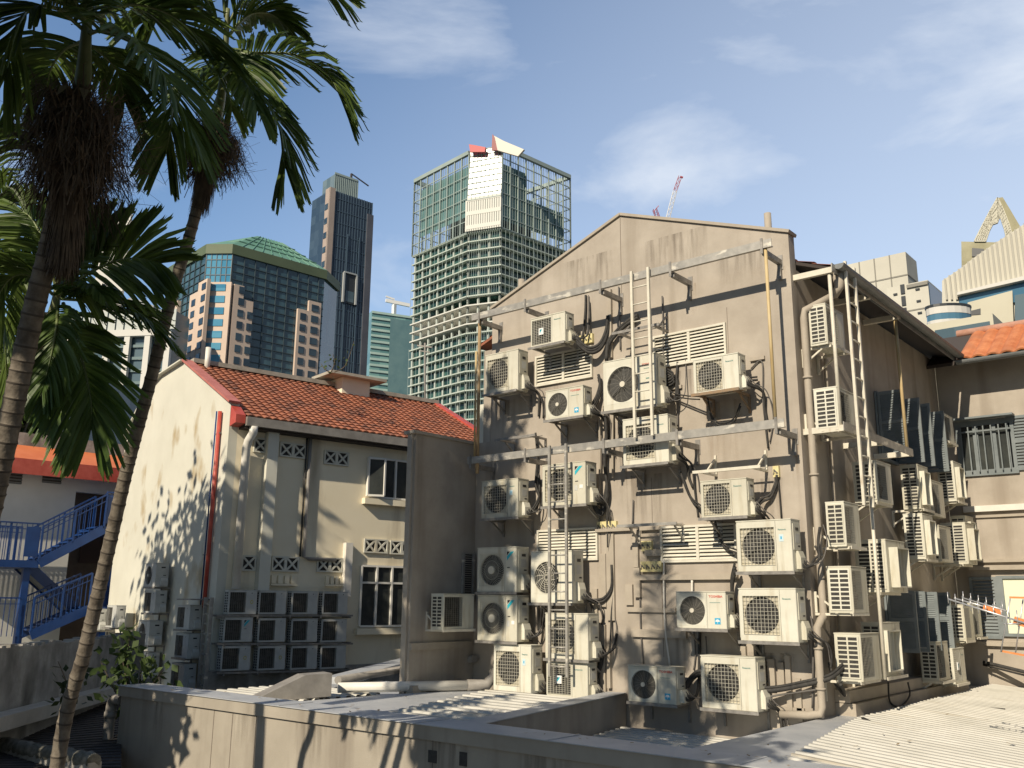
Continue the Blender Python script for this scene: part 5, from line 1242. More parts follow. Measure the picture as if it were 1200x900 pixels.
for k in range(1, 10):
    u = k / 10; a = lo[0] + (lo[1] - lo[0]) * u; b_ = top[0] + (top[1] - top[0]) * u; m.bar(a + Z * .05, b_ + Z * .05, .10, .10)
for k in range(1, 4):
    u = k / 4; m.bar(lo[0] + (top[0] - lo[0]) * u + Z * .1, lo[1] + (top[1] - lo[1]) * u + Z * .1, .1, .1); m.bar(lo[0] + (top[0] - lo[0]) * u + Z * .1, lo[6] + (top[4] - lo[6]) * u + Z * .1, .1, .1)
m.build('roof', [COPG, fc('green_batten', (.12, .27, .20), None, .6)], t1)
# --- tall navy tower
P2 = at(388, 222, 260.0); T = Tower(P2, 49); zt = P2.z
t2 = thing('navy_tower', 'tall navy glass tower with a pink stone edge', 'skyscraper', T.pt(10, 12, GZ))
L2 = T.onR(436, 236)[0]; W2 = T.onL(366, 236)[0]
m = MB(); T.box(m, 0, W2, 0, L2, GZ, zt); m.build('glass_wall', NAVYG, t2)
m = MB(); zz = 4
while zz < zt: T.box(m, -.2, -.02, 2, L2, zz, zz + .22); zz += 3.6
for k in range(14): T.box(m, -.22, -.01, 2 + (L2 - 2) * k / 13, 2 + (L2 - 2) * k / 13 + .2, GZ, zt)
for u in (.33, .66): T.box(m, -.5, -.23, 2 + (L2 - 2) * u, 2 + (L2 - 2) * u + .3, GZ, zt - 12)
m.build('mullions', fc('blue_grey_mullion', (.06, .095, .135), None, .4), t2)
Wp = T.onL(378, 300, -.3)[0]
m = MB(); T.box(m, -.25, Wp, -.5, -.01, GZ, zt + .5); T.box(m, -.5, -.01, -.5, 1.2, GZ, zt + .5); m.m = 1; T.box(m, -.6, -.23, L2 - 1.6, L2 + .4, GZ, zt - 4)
m.build('stone_cladding', [fc('dusky_stone', (.36, .29, .25), (.42, .34, .29), .7), fc('shaded_mauve_stone', (.075, .08, .10), (.10, .105, .125), .6)], t2)  # second stone: darker colour paints in the shade on the right edge
fh2 = 4.3
for k in range(24): z = zt - 6 - k * fh2; win(t2, T.pt(.3, -.501, z), T.x, -T.y, Wp - .5, 1.8, DGL)
a, z1 = T.onR(402, 320); b_, z0 = T.onR(415, 358)
m = MB(); m.m = 1; T.box(m, -.45, -.3, a, b_, z0, z1); m.m = 0
for y in (a, b_): T.box(m, -.9, -.29, y - .25, y + .25, z0, z1)
T.box(m, -.9, -.29, a, b_, z1, z1 + .4); 
m.m = 2; T.box(m, -.5, -.46, a + .6, b_ - .6, z0 + .5, z0 + (z1 - z0) * .42)
m.build('sky_window', [fc('steel_rim', (.40, .42, .42), None, .5), DARKW, GREYG], t2)
m = MB(); zc = T.onR(395, 207, 3)[1]; T.box(m, 2, W2 - 2, 2.0, L2 - 4, zt, zc); m.build('crown', glassmat('crown_glass', (.10, .15, .17), (.18, .24, .26), .2, 2.0), t2)
m = MB()
for k in range(13): T.box(m, 1.9, 2.0, 2 + (L2 - 6) * k / 12, 2.3 + (L2 - 6) * k / 12, zt, zc + .5)
T.box(m, 1.8, 2.0, 2, L2 - 4, zc, zc + .6); m.build('mullions', MULLP, t2)
m = MB(); q = T.pt(4, L2 - 5, zc); m.bar(q, q + Z * 3, .5); m.bar(q + Z * 3, q + T.y * 6 + Z * 1, .3); tag(m.build('roof_crane', fc('dark_crane', (.08, .07, .07), None, .5)), 'small dark crane arm on top of the navy tower', 'crane')
# --- pale green slab tower
P3 = at(436, 364, 320.0); T = Tower(P3, 65); zt = P3.z
t3 = thing('pale_green_tower', 'pale green banded glass tower behind the navy one', 'skyscraper', T.pt(5, 10, GZ))
L3 = T.onR(492, 372)[0]
m = MB(); T.box(m, 0, 30, 0, L3, GZ, zt); m.build('glass_wall', PALEG, t3)
m = MB(); zz = 6
while zz < zt: T.box(m, -.35, -.02, 0, L3, zz, zz + .8); zz += 2.1
m.build('spandrels', fc('pale_green_spandrel', (.34, .48, .44), (.42, .55, .50), .4), t3)
m = MB(); y_ = T.onR(456, 400)[0]; T.box(m, -.5, -.36, y_, y_ + 13, GZ, zt - 2); m.build('dark_bay', fc('dark_bay_glass', (.10, .19, .21), (.14, .24, .25), .25), t3)
r = thing('tower_crane', 'white crane lying flat on the pale green tower', 'crane', T.pt(4, 10, zt))
WC = fc('white_crane_steel', (.8, .8, .78), None, .5)
m = MB(); q = onP(462, 357, T.pt(4, 0, 0), T.x); m.bar(V((q.x, q.y, zt)), q, 1.2); m.build('mast', WC, r)
a = onP(452, 352, T.pt(4, 0, 0), T.x); b_ = onP(480, 358, T.pt(4, 0, 0), T.x)
m = MB(); m.bar(a, b_, .8, 1.2); m.bar(a + Z * 1.5, q + Z * 2.0, .5); m.build('jib', WC, r)
# --- glass tower under construction
P4 = at(589, 172, 200.0); T = Tower(P4, 47)
nC = (T.nl * .86 + T.nr * .30)
pL = at(550, 176, 203.0)
dC = V((pL.x - P4.x, pL.y - P4.y, 0)).normalized()
# chamfer plane: vertical-ish glass leaning back a little, facing the sun and the camera
chn = V((dC.y, -dC.x, 0)); chn = chn if chn.dot(CAM - P4) > 0 else -chn
CW = V((pL.x - P4.x, pL.y - P4.y, 0)).length
zt = P4.z
R4 = T.onR(668, 208)[0]
TL = Tower(V((pL.x, pL.y, 0)), 47); Lx = TL.onL(486, 216)[0]
t4 = thing('unfinished_tower', 'green glass tower under construction with open top floors', 'skyscraper', T.pt(10, 15, GZ))
foot4 = [T.pt(0, 0, 0), T.pt(0, R4, 0), TL.pt(Lx, R4, 0), TL.pt(Lx, 0, 0), TL.pt(0, 0, 0)]
zmid = T.onR(592, 268)[1]
z34 = T.onR(590, 345)[1]; z36 = T.onR(590, 385)[1]
cen = sum(foot4, V((0, 0, 0))) / 5
ins = lambda k: [p + (cen - p).normalized() * k for p in foot4]
m = MB(); rise(m, ins(1.2), GZ, z36); rise(m, ins(6), z36, z34 + 2); rise(m, ins(1.2), z34, zmid); m.build('glass_wall', GRNG, t4)
fh4 = 2.05; zz = zmid; nfl = 0
while zz > 2 and nfl < 60:
    m = MB(); rise(m, foot4, zz - .26, zz); m.build('floor_slab', SLABM if zz > z34 or zz < z36 else SLABW, t4); zz -= fh4; nfl += 1
m = MB()
def facade_pts(n, A, B): return [A + (B - A) * (k / n) for k in range(n + 1)]
for A, B, n in ((foot4[3], foot4[4], 7), (foot4[4], foot4[0], 3), (foot4[0], foot4[1], 6)):
    for p in facade_pts(n, A, B): p2 = p + (cen - p).normalized() * .9; m.bar(p2 + Z * GZ, p2 + Z * zmid, .40, .40, up=T.x)
m.build('columns', fc('pale_columns', (.46, .50, .46), None, .7), t4)
m = MB()
for A, B, n in ((foot4[3], foot4[4], 14), (foot4[4], foot4[0], 15), (foot4[0], foot4[1], 18)):
    for p in facade_pts(n, A, B):
        m.bar(p + Z * GZ, p + Z * z36, .06, .06, up=T.x); m.bar(p + Z * z34, p + Z * zmid, .06, .06, up=T.x)
m.build('mullions', MULLP, t4)
# open steel crown
for A, B, n in ((foot4[3], foot4[4], 8), (foot4[0], foot4[1], 9), (foot4[1], foot4[2], 8), (foot4[2], foot4[3], 8)):
    m = MB(); zA = zt
    for p in facade_pts(n, A, B): m.bar(p + Z * zmid, p + Z * zA, .30, .30, up=T.x)
    zz = zmid
    nn_ = 7
    for k in range(nn_ + 1): z = zmid + (zA - zmid) * k / nn_; m.bar(A + Z * z, B + Z * z, .16, .18)
    for p in facade_pts(n * 3, A, B): m.bar(p + Z * zmid, p + Z * zA, .08, .08, up=T.x)
    m.bar(A + Z * zA, B + Z * zA, .7, .9); m.build('steel_frame', fc('crown_steel', (.33, .40, .37), (.40, .47, .43), .5, .2), t4)
gm = fc('crown_pane', (.09, .20, .20), (.15, .28, .28), .15)
pts = facade_pts(8, foot4[3], foot4[4])
for k in (1, 2, 3, 4, 5, 6, 7): m = MB(); m.poly([pts[k] + Z * (zmid + 4) + T.y * .3, pts[k + 1] + Z * (zmid + 4) + T.y * .3, pts[k + 1] + Z * (zt - 3) + T.y * .3, pts[k] + Z * (zt - 3) + T.y * .3]); m.build('crown_pane', gm, t4)
pts = facade_pts(9, foot4[0], foot4[1])
for k in (0, 1, 2, 3, 4, 5, 6, 7): m = MB(); m.poly([pts[k] + Z * (zmid + 2) + T.x * .3, pts[k + 1] + Z * (zmid + 2) + T.x * .3, pts[k + 1] + Z * (zmid + (15 if k < 3 else 9)) + T.x * .3, pts[k] + Z * (zmid + (15 if k < 3 else 9)) + T.x * .3]); m.build('crown_pane', gm, t4)
m = MB(); rise(m, [p + (cen - p).normalized() * 9 for p in foot4], zmid, zmid + 9); m.build('core', fc('dark_core', (.12, .14, .13), (.2, .22, .2), .8, sc=.4), t4)
# sun-catching corner glass
zg0 = onP(570, 233, P4, chn).z
m = MB(); lean = chn * 0.0
a_, b_ = T.pt(0, 0, 0), TL.pt(0, 0, 0)
tilt = -chn * ((zt - zg0) * .075)
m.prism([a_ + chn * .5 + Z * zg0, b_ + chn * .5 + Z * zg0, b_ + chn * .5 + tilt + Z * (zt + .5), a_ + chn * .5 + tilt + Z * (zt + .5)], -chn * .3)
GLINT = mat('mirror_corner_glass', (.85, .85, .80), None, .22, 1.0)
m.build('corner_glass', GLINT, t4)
m = MB()
for k in range(9):
    u = k / 8; p_ = a_ + (b_ - a_) * u + chn * .62; m.bar(p_ + Z * zg0, p_ + tilt + Z * (zt + .5), .10, .10)
for k in range(10):
    u = k / 9; q_ = chn * .62 + tilt * u + Z * (zg0 + (zt + .5 - zg0) * u); m.bar(a_ + q_, b_ + q_, .10, .14)
m.build('mullions', MULLP, t4)
m = MB(); zz = zg0 - .3
while zz > zmid: m.boxv(a_ + chn * .2 + Z * zz, dC * CW, chn * .4, Z * .9); zz -= 3.2
for k in range(16): m.boxv(a_ + dC * (CW * k / 15) + chn * .25 + Z * zmid, dC * .4, chn * .3, Z * (zg0 - zmid))
m.build('corner_grid', SLABW, t4)
def fin(pts, mt, thick): 
    P = [onP(x, y, P4 + chn * 1.0, chn) for x, y in pts]; m = MB(); m.prism(P, -chn * thick); m.build('crown_fin', mt, t4)
fin([(549.5, 169), (556, 170), (569, 172.5), (568, 178), (551, 178)], fc('red_fin', (.50, .08, .08), None, .5), .5)
fin([(577, 157), (580, 161), (583, 176), (576, 176)], fc('maroon_fin', (.25, .05, .05), None, .5), .5)
fin([(579, 159), (590, 165), (614, 175), (607, 183), (583, 176)], fc('cream_fin', (.62, .58, .50), None, .5), .6)
# --- red and white crane jib beyond the ridge
r = thing('tower_crane', 'red and white luffing crane jib rising beyond the gable ridge', 'crane', at(770, 262, 260))
RW = fc('crane_white', (.75, .75, .75), None, .5); RR = fc('crane_red', (.36, .05, .07), None, .5)
def lattice(mb, p, q, w, n):
    d = (q - p); t = d.normalized(); a = t.cross(FW).normalized() * w / 2; b = FW * w / 2
    for sx, sy in ((1, 1), (1, -1), (-1, 1), (-1, -1)): mb.bar(p + a * sx + b * sy, q + a * sx + b * sy, w * .12)
    for k in range(n):
        u, v = p + d * (k / n), p + d * ((k + 1) / n); s = 1 if k % 2 else -1
        mb.bar(u + a * s + b, v - a * s + b, w * .09); mb.bar(u + a * s - b, v - a * s - b, w * .09)
q0, q1, q2 = at(781, 262, 260), at(791, 224, 260), at(797, 207, 260)
m = MB(); lattice(m, q0, q1, 1.0, 12); m.build('jib', RW, r)
m = MB(); lattice(m, q1, q2, .9, 6); m.bar(q2, q2 + RT * .8 - Z * .3, .4); m.build('jib_tip', RR, r)
m = MB(); lattice(m, at(772, 258, 260), at(767, 245, 260), 1.0, 4); m.bar(at(766, 248, 260), at(772, 241, 260), .15); m.build('counter_jib', RR, r)
m = MB(); m.bar(at(778, 262, 260), V((at(778, 262, 260).x, at(778, 262, 260).y, GZ)), 1.5); m.build('mast', RW, r)
# --- right-hand cluster
def slab(label, px_tl, px_c, px_r, d, az_, mt, zb=GZ):
    P = at(*px_c, d); T = Tower(P, az_); xl = T.onL(*px_tl)[0]; yr_ = T.onR(*px_r)[0]
    t = thing('office_building', label, 'building', T.pt(xl / 2, yr_ / 2, GZ)); m = MB(); T.box(m, 0, xl, 0, yr_, zb, P.z); m.build('wall', mt, t); return t, T, xl, yr_, P.z
t5, T, xl, yr_, zt = slab('windowless beige concrete block with panel joints', (990, 309), (1061, 295), (1074, 308), 120, 40, BEIGEC)
m = MB()
for k in range(8): z = zt - 3.4 * (k + 1) * .95; T.box(m, -.03, xl, -.06, -.005, z, z + .18); T.box(m, -.06, -.005, 0, yr_, z, z + .18)
for k in (1, 2, 3): T.box(m, xl * k / 4, xl * k / 4 + .15, -.06, -.005, GZ, zt)
m.build('panel_joints', BEIGED, t5)
t6, T, xl, yr_, zt = slab('beige block with small dark windows and a navy side', (1040, 350), (1087, 328), (1104, 345), 95, 40, BEIGEC)
m = MB(); T.box(m, -.1, -.01, .0, yr_, GZ, zt - .3); m.build('side_glass', NAVYG, t6)
m = MB()
for k in range(4): z = zt - 3.0 * (k + 1); T.box(m, 0, xl, -.05, -.005, z, z + .14)
T.box(m, 0, xl * .5, -.2, -.06, zt - .5, zt - .15); m.build('panel_joints', BEIGED, t6)
for k in range(4):
    for (x, y, w, h) in ((1075.5, 339, .42, .17), (1058, 339, .42, 1.0), (1049.5, 345, .40, .17)):
        a, z = T.onL(x, y, -.01); z -= k * 1.28; win(t6, T.pt(a - w / 2, -.06, z - h / 2), T.x, -T.y, w, h, DARKW)
# rounded white building with blue ribbon window
t7 = thing('office_building', 'rounded white building with a blue ribbon window', 'building', at(1110, 380, 60))
P7 = at(1110, 352, 60.0); P7 = at(1110, 352, 64.0); c7 = V((P7.x, P7.y, 0)); 
def ring7(r0, z0, z1, mt, nm):
    m = MB(); pts = []
    for k in range(20): a = 2 * pi * k / 20; pts.append(c7 + RT * (r0 * cos(a) * 1.0) + FW * (r0 * sin(a) * .6)); 
    m.prism([p + Z * z0 for p in pts], Z * (z1 - z0)); m.build(nm, mt, t7)
r7 = (at(1137, 360, 62) - at(1084, 360, 62)).length / 2
zz = [at(1110, y, 62).z for y in (349, 352, 361, 369, 378, 384)]
ring7(r7 * 1.03, zz[1], zz[0], DARKW, 'roof_edge'); ring7(r7, zz[2], zz[1], WHF, 'upper_band'); ring7(r7 * .98, zz[3], zz[2], BLUEW, 'ribbon_window'); ring7(r7, zz[4], zz[3], WHF, 'lower_band'); ring7(r7 * .98, GZ, zz[4], BLUEW, 'base')
t8, T, xl, yr_, zt = slab('cream low building with dark strip window above the orange roof', (1075, 390), (1163, 367), (1192, 382), 42, 40, CRM)
a, z1 = T.onL(1096, 391, -.01); b_, z0 = T.onL(1160, 377, -.01)
m = MB(); T.box(m, b_, a, -.06, -.005, z1 - 1.0, z1 + .15); m.build('strip_window', GREYG, t8)
# ribbed sweep-roofed hall
t9 = thing('ribbed_hall', 'large beige hall with ribbed wall and sweeping roofline', 'building', at(1160, 360, 75))
P9 = at(1104, 328, 75.0); n9 = az(180 + 26); 
def h9(x, y): return onP(x, y, P9, n9)
outline = [(1104, 329), (1122, 317), (1140, 303), (1160, 289), (1180, 276), (1198, 264), (1225, 243), (1260, 215)]
m = MB(); base = [h9(1260, 480), h9(1104, 480)]; m.prism([h9(*p) for p in outline] + base, -n9 * 4); m.build('wall', BEIGEC, t9)
m = MB()
for k in range(26):
    x = 1107 + k * 5.5; 
    import bisect
    for i in range(len(outline) - 1):
        if outline[i][0] <= x <= outline[i + 1][0]: u = (x - outline[i][0]) / (outline[i + 1][0] - outline[i][0]); yt = outline[i][1] + u * (outline[i + 1][1] - outline[i][1])
    m.bar(h9(x, yt) + n9 * .1, V((h9(x, yt).x, h9(x, yt).y, h9(x, 352).z)) + n9 * .1, .14, .14, up=n9)
m.build('wall_ribs', fc('beige_rib', (.42, .40, .34), None, .9), t9)
m = MB(); m.prism([h9(1124, 349), h9(1260, 318), h9(1260, 350), h9(1124, 360)], n9 * .25); m.build('window_band', BLUEW, t9)
m = MB(); m.prism([h9(1122, 346), h9(1260, 312), h9(1260, 318), h9(1122, 349)], n9 * .8); m.build('window_hood', WHF, t9)
m = MB(); m.prism([h9(1134, 357), h9(1186, 343), h9(1188, 400), h9(1134, 400)], n9 * .6); m.build('lower_block', CRM, t9)
m = MB(); m.prism([h9(1189, 349), h9(1240, 340), h9(1240, 420), h9(1189, 420)], n9 * .7); m.build('lower_block', GREYG, t9)
m = MB(); m.prism([h9(1137, 367), h9(1149, 364), h9(1149, 371), h9(1137, 372)], n9 * .65); m.build('window', DARKW, t9)
# arch on a tower
t10 = thing('arched_tower', 'olive tower topped by a pointed lattice arch', 'skyscraper', at(1160, 300, 150))
P10 = at(1126, 284, 150.0); n10 = az(180 + 27)
def h10(x, y): return onP(x, y, P10, n10)
m = MB(); m.prism([h10(1126.5, 283), h10(1170, 284), h10(1215, 290), h10(1215, 420), h10(1128, 420)], -n10 * 12); m.build('tower_body', OLIVEC, t10)
m = MB(); m.prism([h10(1139, 291), h10(1153, 292), h10(1153, 301), h10(1139, 301)], n10 * .2); m.build('opening', DARKW, t10)
outer = [(1142, 283), (1152, 263), (1160, 248), (1169, 232)]; inner = [(1155, 283), (1159, 271), (1163, 263), (1169, 261)]
outr = [(1169, 232), (1175, 231), (1183, 244), (1189, 254), (1195, 265)]; innr = [(1169, 261), (1173, 265), (1176, 271), (1181, 276)]
m = MB()
lat = [(h10(*a), h10(*b)) for a, b in zip(outer, inner)]
def latt(A, B, C, D, n):
    for k in range(n + 1):
        u = k / n; p = A + (B - A) * u; q = D + (C - D) * u; m.bar(p, q, .20, .5, up=n10); m.bar(A + (D - A) * u, B + (C - B) * u, .20, .5, up=n10)
for k in range(3): latt(lat[k][0], lat[k + 1][0], lat[k + 1][1], lat[k][1], 5)
rp = [(1169, 232), (1176, 247), (1182, 262), (1186, 276)]
for k in range(3): latt(h10(*rp[k]), h10(*rp[k + 1]), h10(rp[k + 1][0] - 4 - k, rp[k + 1][1] + 6), h10(rp[k][0] - (0 if k == 0 else 3 + k), rp[k][1] + (28 if k == 0 else 6)), 5)
m.build('arch_lattice', fc('lattice_steel', (.52, .50, .40), None, .6), t10)
m = MB(); m.prism([h10(1169, 232), h10(1175, 231), h10(1183, 244), h10(1190, 256), h10(1196, 266), h10(1188, 276), h10(1181, 260), h10(1175, 245)], -n10 * 5); m.build('arch_rib', OLIVEC, t10)
# --- left background
t11, T, xl, yr_, zt = slab('white slab tower behind the palm fronds', (121, 248), (154, 245), (156, 247), 260, 46, WHF)
t12 = thing('office_building', 'grey glass office building with white grid left of the pink block', 'building', at(150, 420, 110))
P12 = at(196, 366, 110.0); n12 = az(180 + 8); 
def h12(x, y): return onP(x, y, P12, n12)
def U12(p, z): return V((p.x, p.y, z))
l12, r12 = h12(60, 400), h12(200, 400); za, zb_, zc_ = h12(160, 364).z, h12(160, 387).z, h12(160, 392).z
m = MB(); m.prism([U12(l12, GZ), U12(r12, GZ), U12(r12, za), U12(l12, za)], -n12 * 4); m.build('glass_wall', GREYG, t12)
m = MB(); dd = (r12 - l12); dd.z = 0
for k in range(15): p = l12 + dd * (k / 14); m.bar(U12(p, zb_) + n12 * .1, U12(p, za) + n12 * .1, .9, .1, up=n12)
m.build('cladding_panels', fc('pale_panel', (.45, .48, .45), None, .6), t12)
m = MB()
for k in range(7): p = l12 + dd * (k / 6); m.bar(U12(p, GZ) + n12 * .5, U12(p, zc_) + n12 * .5, .7, .5, up=n12)
z = zc_
while z > 3: m.bar(U12(l12, z) + n12 * .52, U12(r12, z) + n12 * .52, .6, .8); z -= 9
m.build('white_grid', WHF, t12)
m = MB(); z = zc_ - 1.5
while z > 0: m.bar(U12(l12, z) + n12 * .15, U12(r12, z) + n12 * .15, .2, .35); z -= 1.5
m.build('blinds', fc('teal_blind', (.10, .16, .17), None, .5), t12)
m = MB(); m.prism([h12(150, 364), h12(180, 362), h12(180, 358), h12(155, 348), h12(150, 350)], -n12 * 3); m.build('plant_room', fc('plant_room_grey', (.30, .32, .33), None, .7), t12)
t13 = thing('office_building', 'dark glass building low behind the orange fascia', 'building', at(60, 470, 90))
P13 = at(85, 470, 90.0); n13 = az(180 + 20)
def h13(x, y): return onP(x, y, P13, n13)
m = MB(); m.prism([h13(-40, 420), h13(80, 432), h13(80, 560), h13(-40, 560)], -n13 * 15); m.build('glass_wall', GREYG, t13)
m = MB(); m.prism([h13(79, 425), h13(98, 428), h13(98, 560), h13(79, 560)], n13 * 3); m.build('white_pier', WHF, t13)
m = MB()
for k in range(9): y = 440 + k * 9; m.bar(h13(-40, y) + n13 * .3, h13(79, y) + n13 * .3, .25, .5)
m.build('blinds', fc('slate_band', (.16, .20, .23), None, .6), t13)
t14 = thing('cream_wall', 'cream parapet wall beyond the red verge of the cream house', 'wall', at(530, 500, 33))
P14 = at(520, 500, 33.0); n14 = az(180 + 10)
def h14(x, y): return onP(x, y, P14, n14)
m = MB(); m.prism([h14(488, 484), h14(530, 493), h14(560, 503), h14(590, 506), h14(590, 560), h14(488, 560)], -n14 * 2.5); m.build('wall_body', CREAMW, t14)
m = MB(); q = h14(497, 480); r2 = h14(497, 430)
tag((lambda mm: (mm.tube([h14(498, 490), h14(498, 402)], .035, 6), mm.bar(h14(489, 405), h14(506, 407), .05), mm.bar(h14(492, 411), h14(504, 413), .04), mm.build('tv_mast', GUT))[-1])(MB()), 'thin aerial mast in front of the unfinished tower', 'aerial')
# ------------------------------------------------------------------ palms
def leafmat(name, a, b, tr=.28, rough=.42, scale=3.0):
    if name in MATS: return MATS[name]
    m = bpy.data.materials.new(name); m.use_nodes = True; nt = m.node_tree; p = nt.nodes['Principled BSDF']; out = nt.nodes['Material Output']
    tc = nt.nodes.new('ShaderNodeTexCoord'); n = nt.nodes.new('ShaderNodeTexNoise'); n.inputs['Scale'].default_value = scale; n.inputs['Detail'].default_value = 4
    r = nt.nodes.new('ShaderNodeValToRGB'); r.color_ramp.elements[0].position = .35; r.color_ramp.elements[1].position = .65
    r.color_ramp.elements[0].color = (*a, 1); r.color_ramp.elements[1].color = (*b, 1)
    t = nt.nodes.new('ShaderNodeBsdfTranslucent'); mx = nt.nodes.new('ShaderNodeMixShader'); mx.inputs[0].default_value = tr
    nt.links.new(tc.outputs['Object'], n.inputs['Vector']); nt.links.new(n.outputs['Fac'], r.inputs['Fac'])
    nt.links.new(r.outputs['Color'], p.inputs['Base Color']); nt.links.new(r.outputs['Color'], t.inputs['Color'])
    p.inputs['Roughness'].default_value = rough; p.inputs['Specular IOR Level'].default_value = .3
    nt.links.new(p.outputs[0], mx.inputs[1]); nt.links.new(t.outputs[0], mx.inputs[2]); nt.links.new(mx.outputs[0], out.inputs['Surface'])
    MATS[name] = m; return m
PLEAF = leafmat('palm_leaflet', (.050, .090, .018), (.135, .195, .042), .38)
PLEAF2 = leafmat('palm_leaflet_bright', (.06, .11, .02), (.11, .17, .04), .35)
PSTEM = mat('palm_rachis', (.10, .14, .04), (.16, .19, .07), .5, scale=5)
SHAFT = mat('palm_crownshaft', (.11, .14, .05), (.19, .20, .09), .5, scale=4)
TRUNK = mat('palm_trunk_bark', (.085, .068, .05), (.20, .17, .13), .85, scale=9, bump=.35, bscale=40)
SCAR = mat('palm_ring_scar', (.05, .04, .03), (.08, .065, .05), .9, scale=10)
FIBRE = mat('dry_palm_fibre', (.07, .052, .036), (.16, .12, .08), .9, scale=9)
SPATHE = mat('dry_spathe', (.22, .17, .10), (.32, .25, .15), .8, scale=8)
def rv(): 
    v = V((rnd(-1, 1), rnd(-1, 1), rnd(-1, 1))); return v.normalized() if v.length > .1 else Z
def catmull(P, n):
    out = []; k = len(P) - 1
    for i in range(n + 1):
        g = i / n * k; j = min(int(g), k - 1); t = g - j
        p0 = P[max(j - 1, 0)]; p1 = P[j]; p2 = P[j + 1]; p3 = P[min(j + 2, k)]
        out.append(.5 * ((2 * p1) + (p2 - p0) * t + (2 * p0 - 5 * p1 + 4 * p2 - p3) * t * t + (3 * p1 - p0 - 3 * p2 + p3) * t ** 3))
    return out
def frond(par, px, L, pairs=44, normal=None, droop=1.0, wid=.040, mt=None, start=.10, bias=0.0):
    P = [at(*q) for q in px]; C_ = catmull(P, 60); m = MB()
    rad = [.017 * (1 - .85 * i / 60) for i in range(61)]
    m.tube(C_[::2], rad[::2], 6); m.m = 1
    for i in range(pairs):
        u = start + (1 - start) * (i + .5) / pairs; k = min(59, int(u * 60)); f_ = u * 60 - k
        p = C_[k] + (C_[k + 1] - C_[k]) * f_; T = (C_[min(60, k + 2)] - C_[max(0, k - 1)]).normalized()
        if normal is None: N = Z
        else: N = normal
        N = (N - T * N.dot(T)); N = N.normalized() if N.length > .15 else (FW - T * FW.dot(T)).normalized() * -1
        S = T.cross(N).normalized()
        prof = min(1, .55 + 1.6 * u) if u < .35 else 1.0 - .45 * ((u - .35) / .65) ** 1.5
        ang = radians(60 - 40 * u)
        for s in (-1, 1):
            if rnd(0, 1) < .03: continue
            l = L * 1.22 * prof * rnd(.86, 1.08); a = ang + rnd(-.10, .10)
            d = (T * cos(a) + S * (s * sin(a)) + N * (.16 + rnd(-.08, .08) + bias)).normalized()
            wv = (T - d * T.dot(d)); wv = wv.normalized() if wv.length > .05 else S
            tw = rnd(-.8, .8); wv = (wv * cos(tw) + N * sin(tw)).normalized(); g_ = -Z * droop * l
            mid = d.cross(wv).normalized() * .006
            pts = [(p, .32), (p + d * l * .30 + g_ * .02, .9), (p + d * l * .65 + g_ * .12, 1.0), (p + d * l * .98 + g_ * .34, .62)]
            n0 = len(m.v)
            for q, w in pts: m.v += [q - wv * wid * w * .5, q + mid, q + wv * wid * w * .5]
            for j in range(3):
                b = n0 + j * 3; m.face((b, b + 1, b + 4, b + 3)); m.face((b + 1, b + 2, b + 5, b + 4))
            e = len(m.v); q = pts[3][0]; m.v += [q + d * l * rnd(.02, .08) - wv * wid * .22, q + d * l * rnd(.03, .10) + wv * wid * .2]
            b = n0 + 9; m.face((b, b + 1, e)); m.face((b + 1, b + 2, e + 1))
    return m.build('frond', [PSTEM, mt or PLEAF], par)
def palm_trunk(par, px, r0, r1, top=None):
    C_ = catmull([V((at(*px[0]).x, at(*px[0]).y, GZ))] + [at(*q) for q in px], 160); m = MB(); L = 0; lens = [0]
    for i in range(160): L += (C_[i + 1] - C_[i]).length; lens.append(L)
    # rings of slightly swollen internodes with dark scars
    z = 0; P = []; Rr = []; tagm = []
    def pos(l):
        for i in range(160):
            if lens[i + 1] >= l: return C_[i] + (C_[i + 1] - C_[i]) * ((l - lens[i]) / max(1e-6, lens[i + 1] - lens[i]))
        return C_[-1]
    while z < L:
        h = rnd(.08, .19) * (1 - .35 * z / L); u = z / L; rr_ = r0 + (r1 - r0) * u
        m.m = 0; m.tube([pos(z), pos(z + h * .12), pos(z + h * .55), pos(z + h * .86)], [rr_ * 1.05, rr_ * .985, rr_ * .97, rr_ * 1.02], 14, False)
        m.m = 1; m.tube([pos(z + h * .86), pos(z + h * .93), pos(z + h)], [rr_ * 1.02, rr_ * 1.06, rr_ * 1.05], 14, False); z += h
    return m.build('trunk', [TRUNK, SCAR], par)
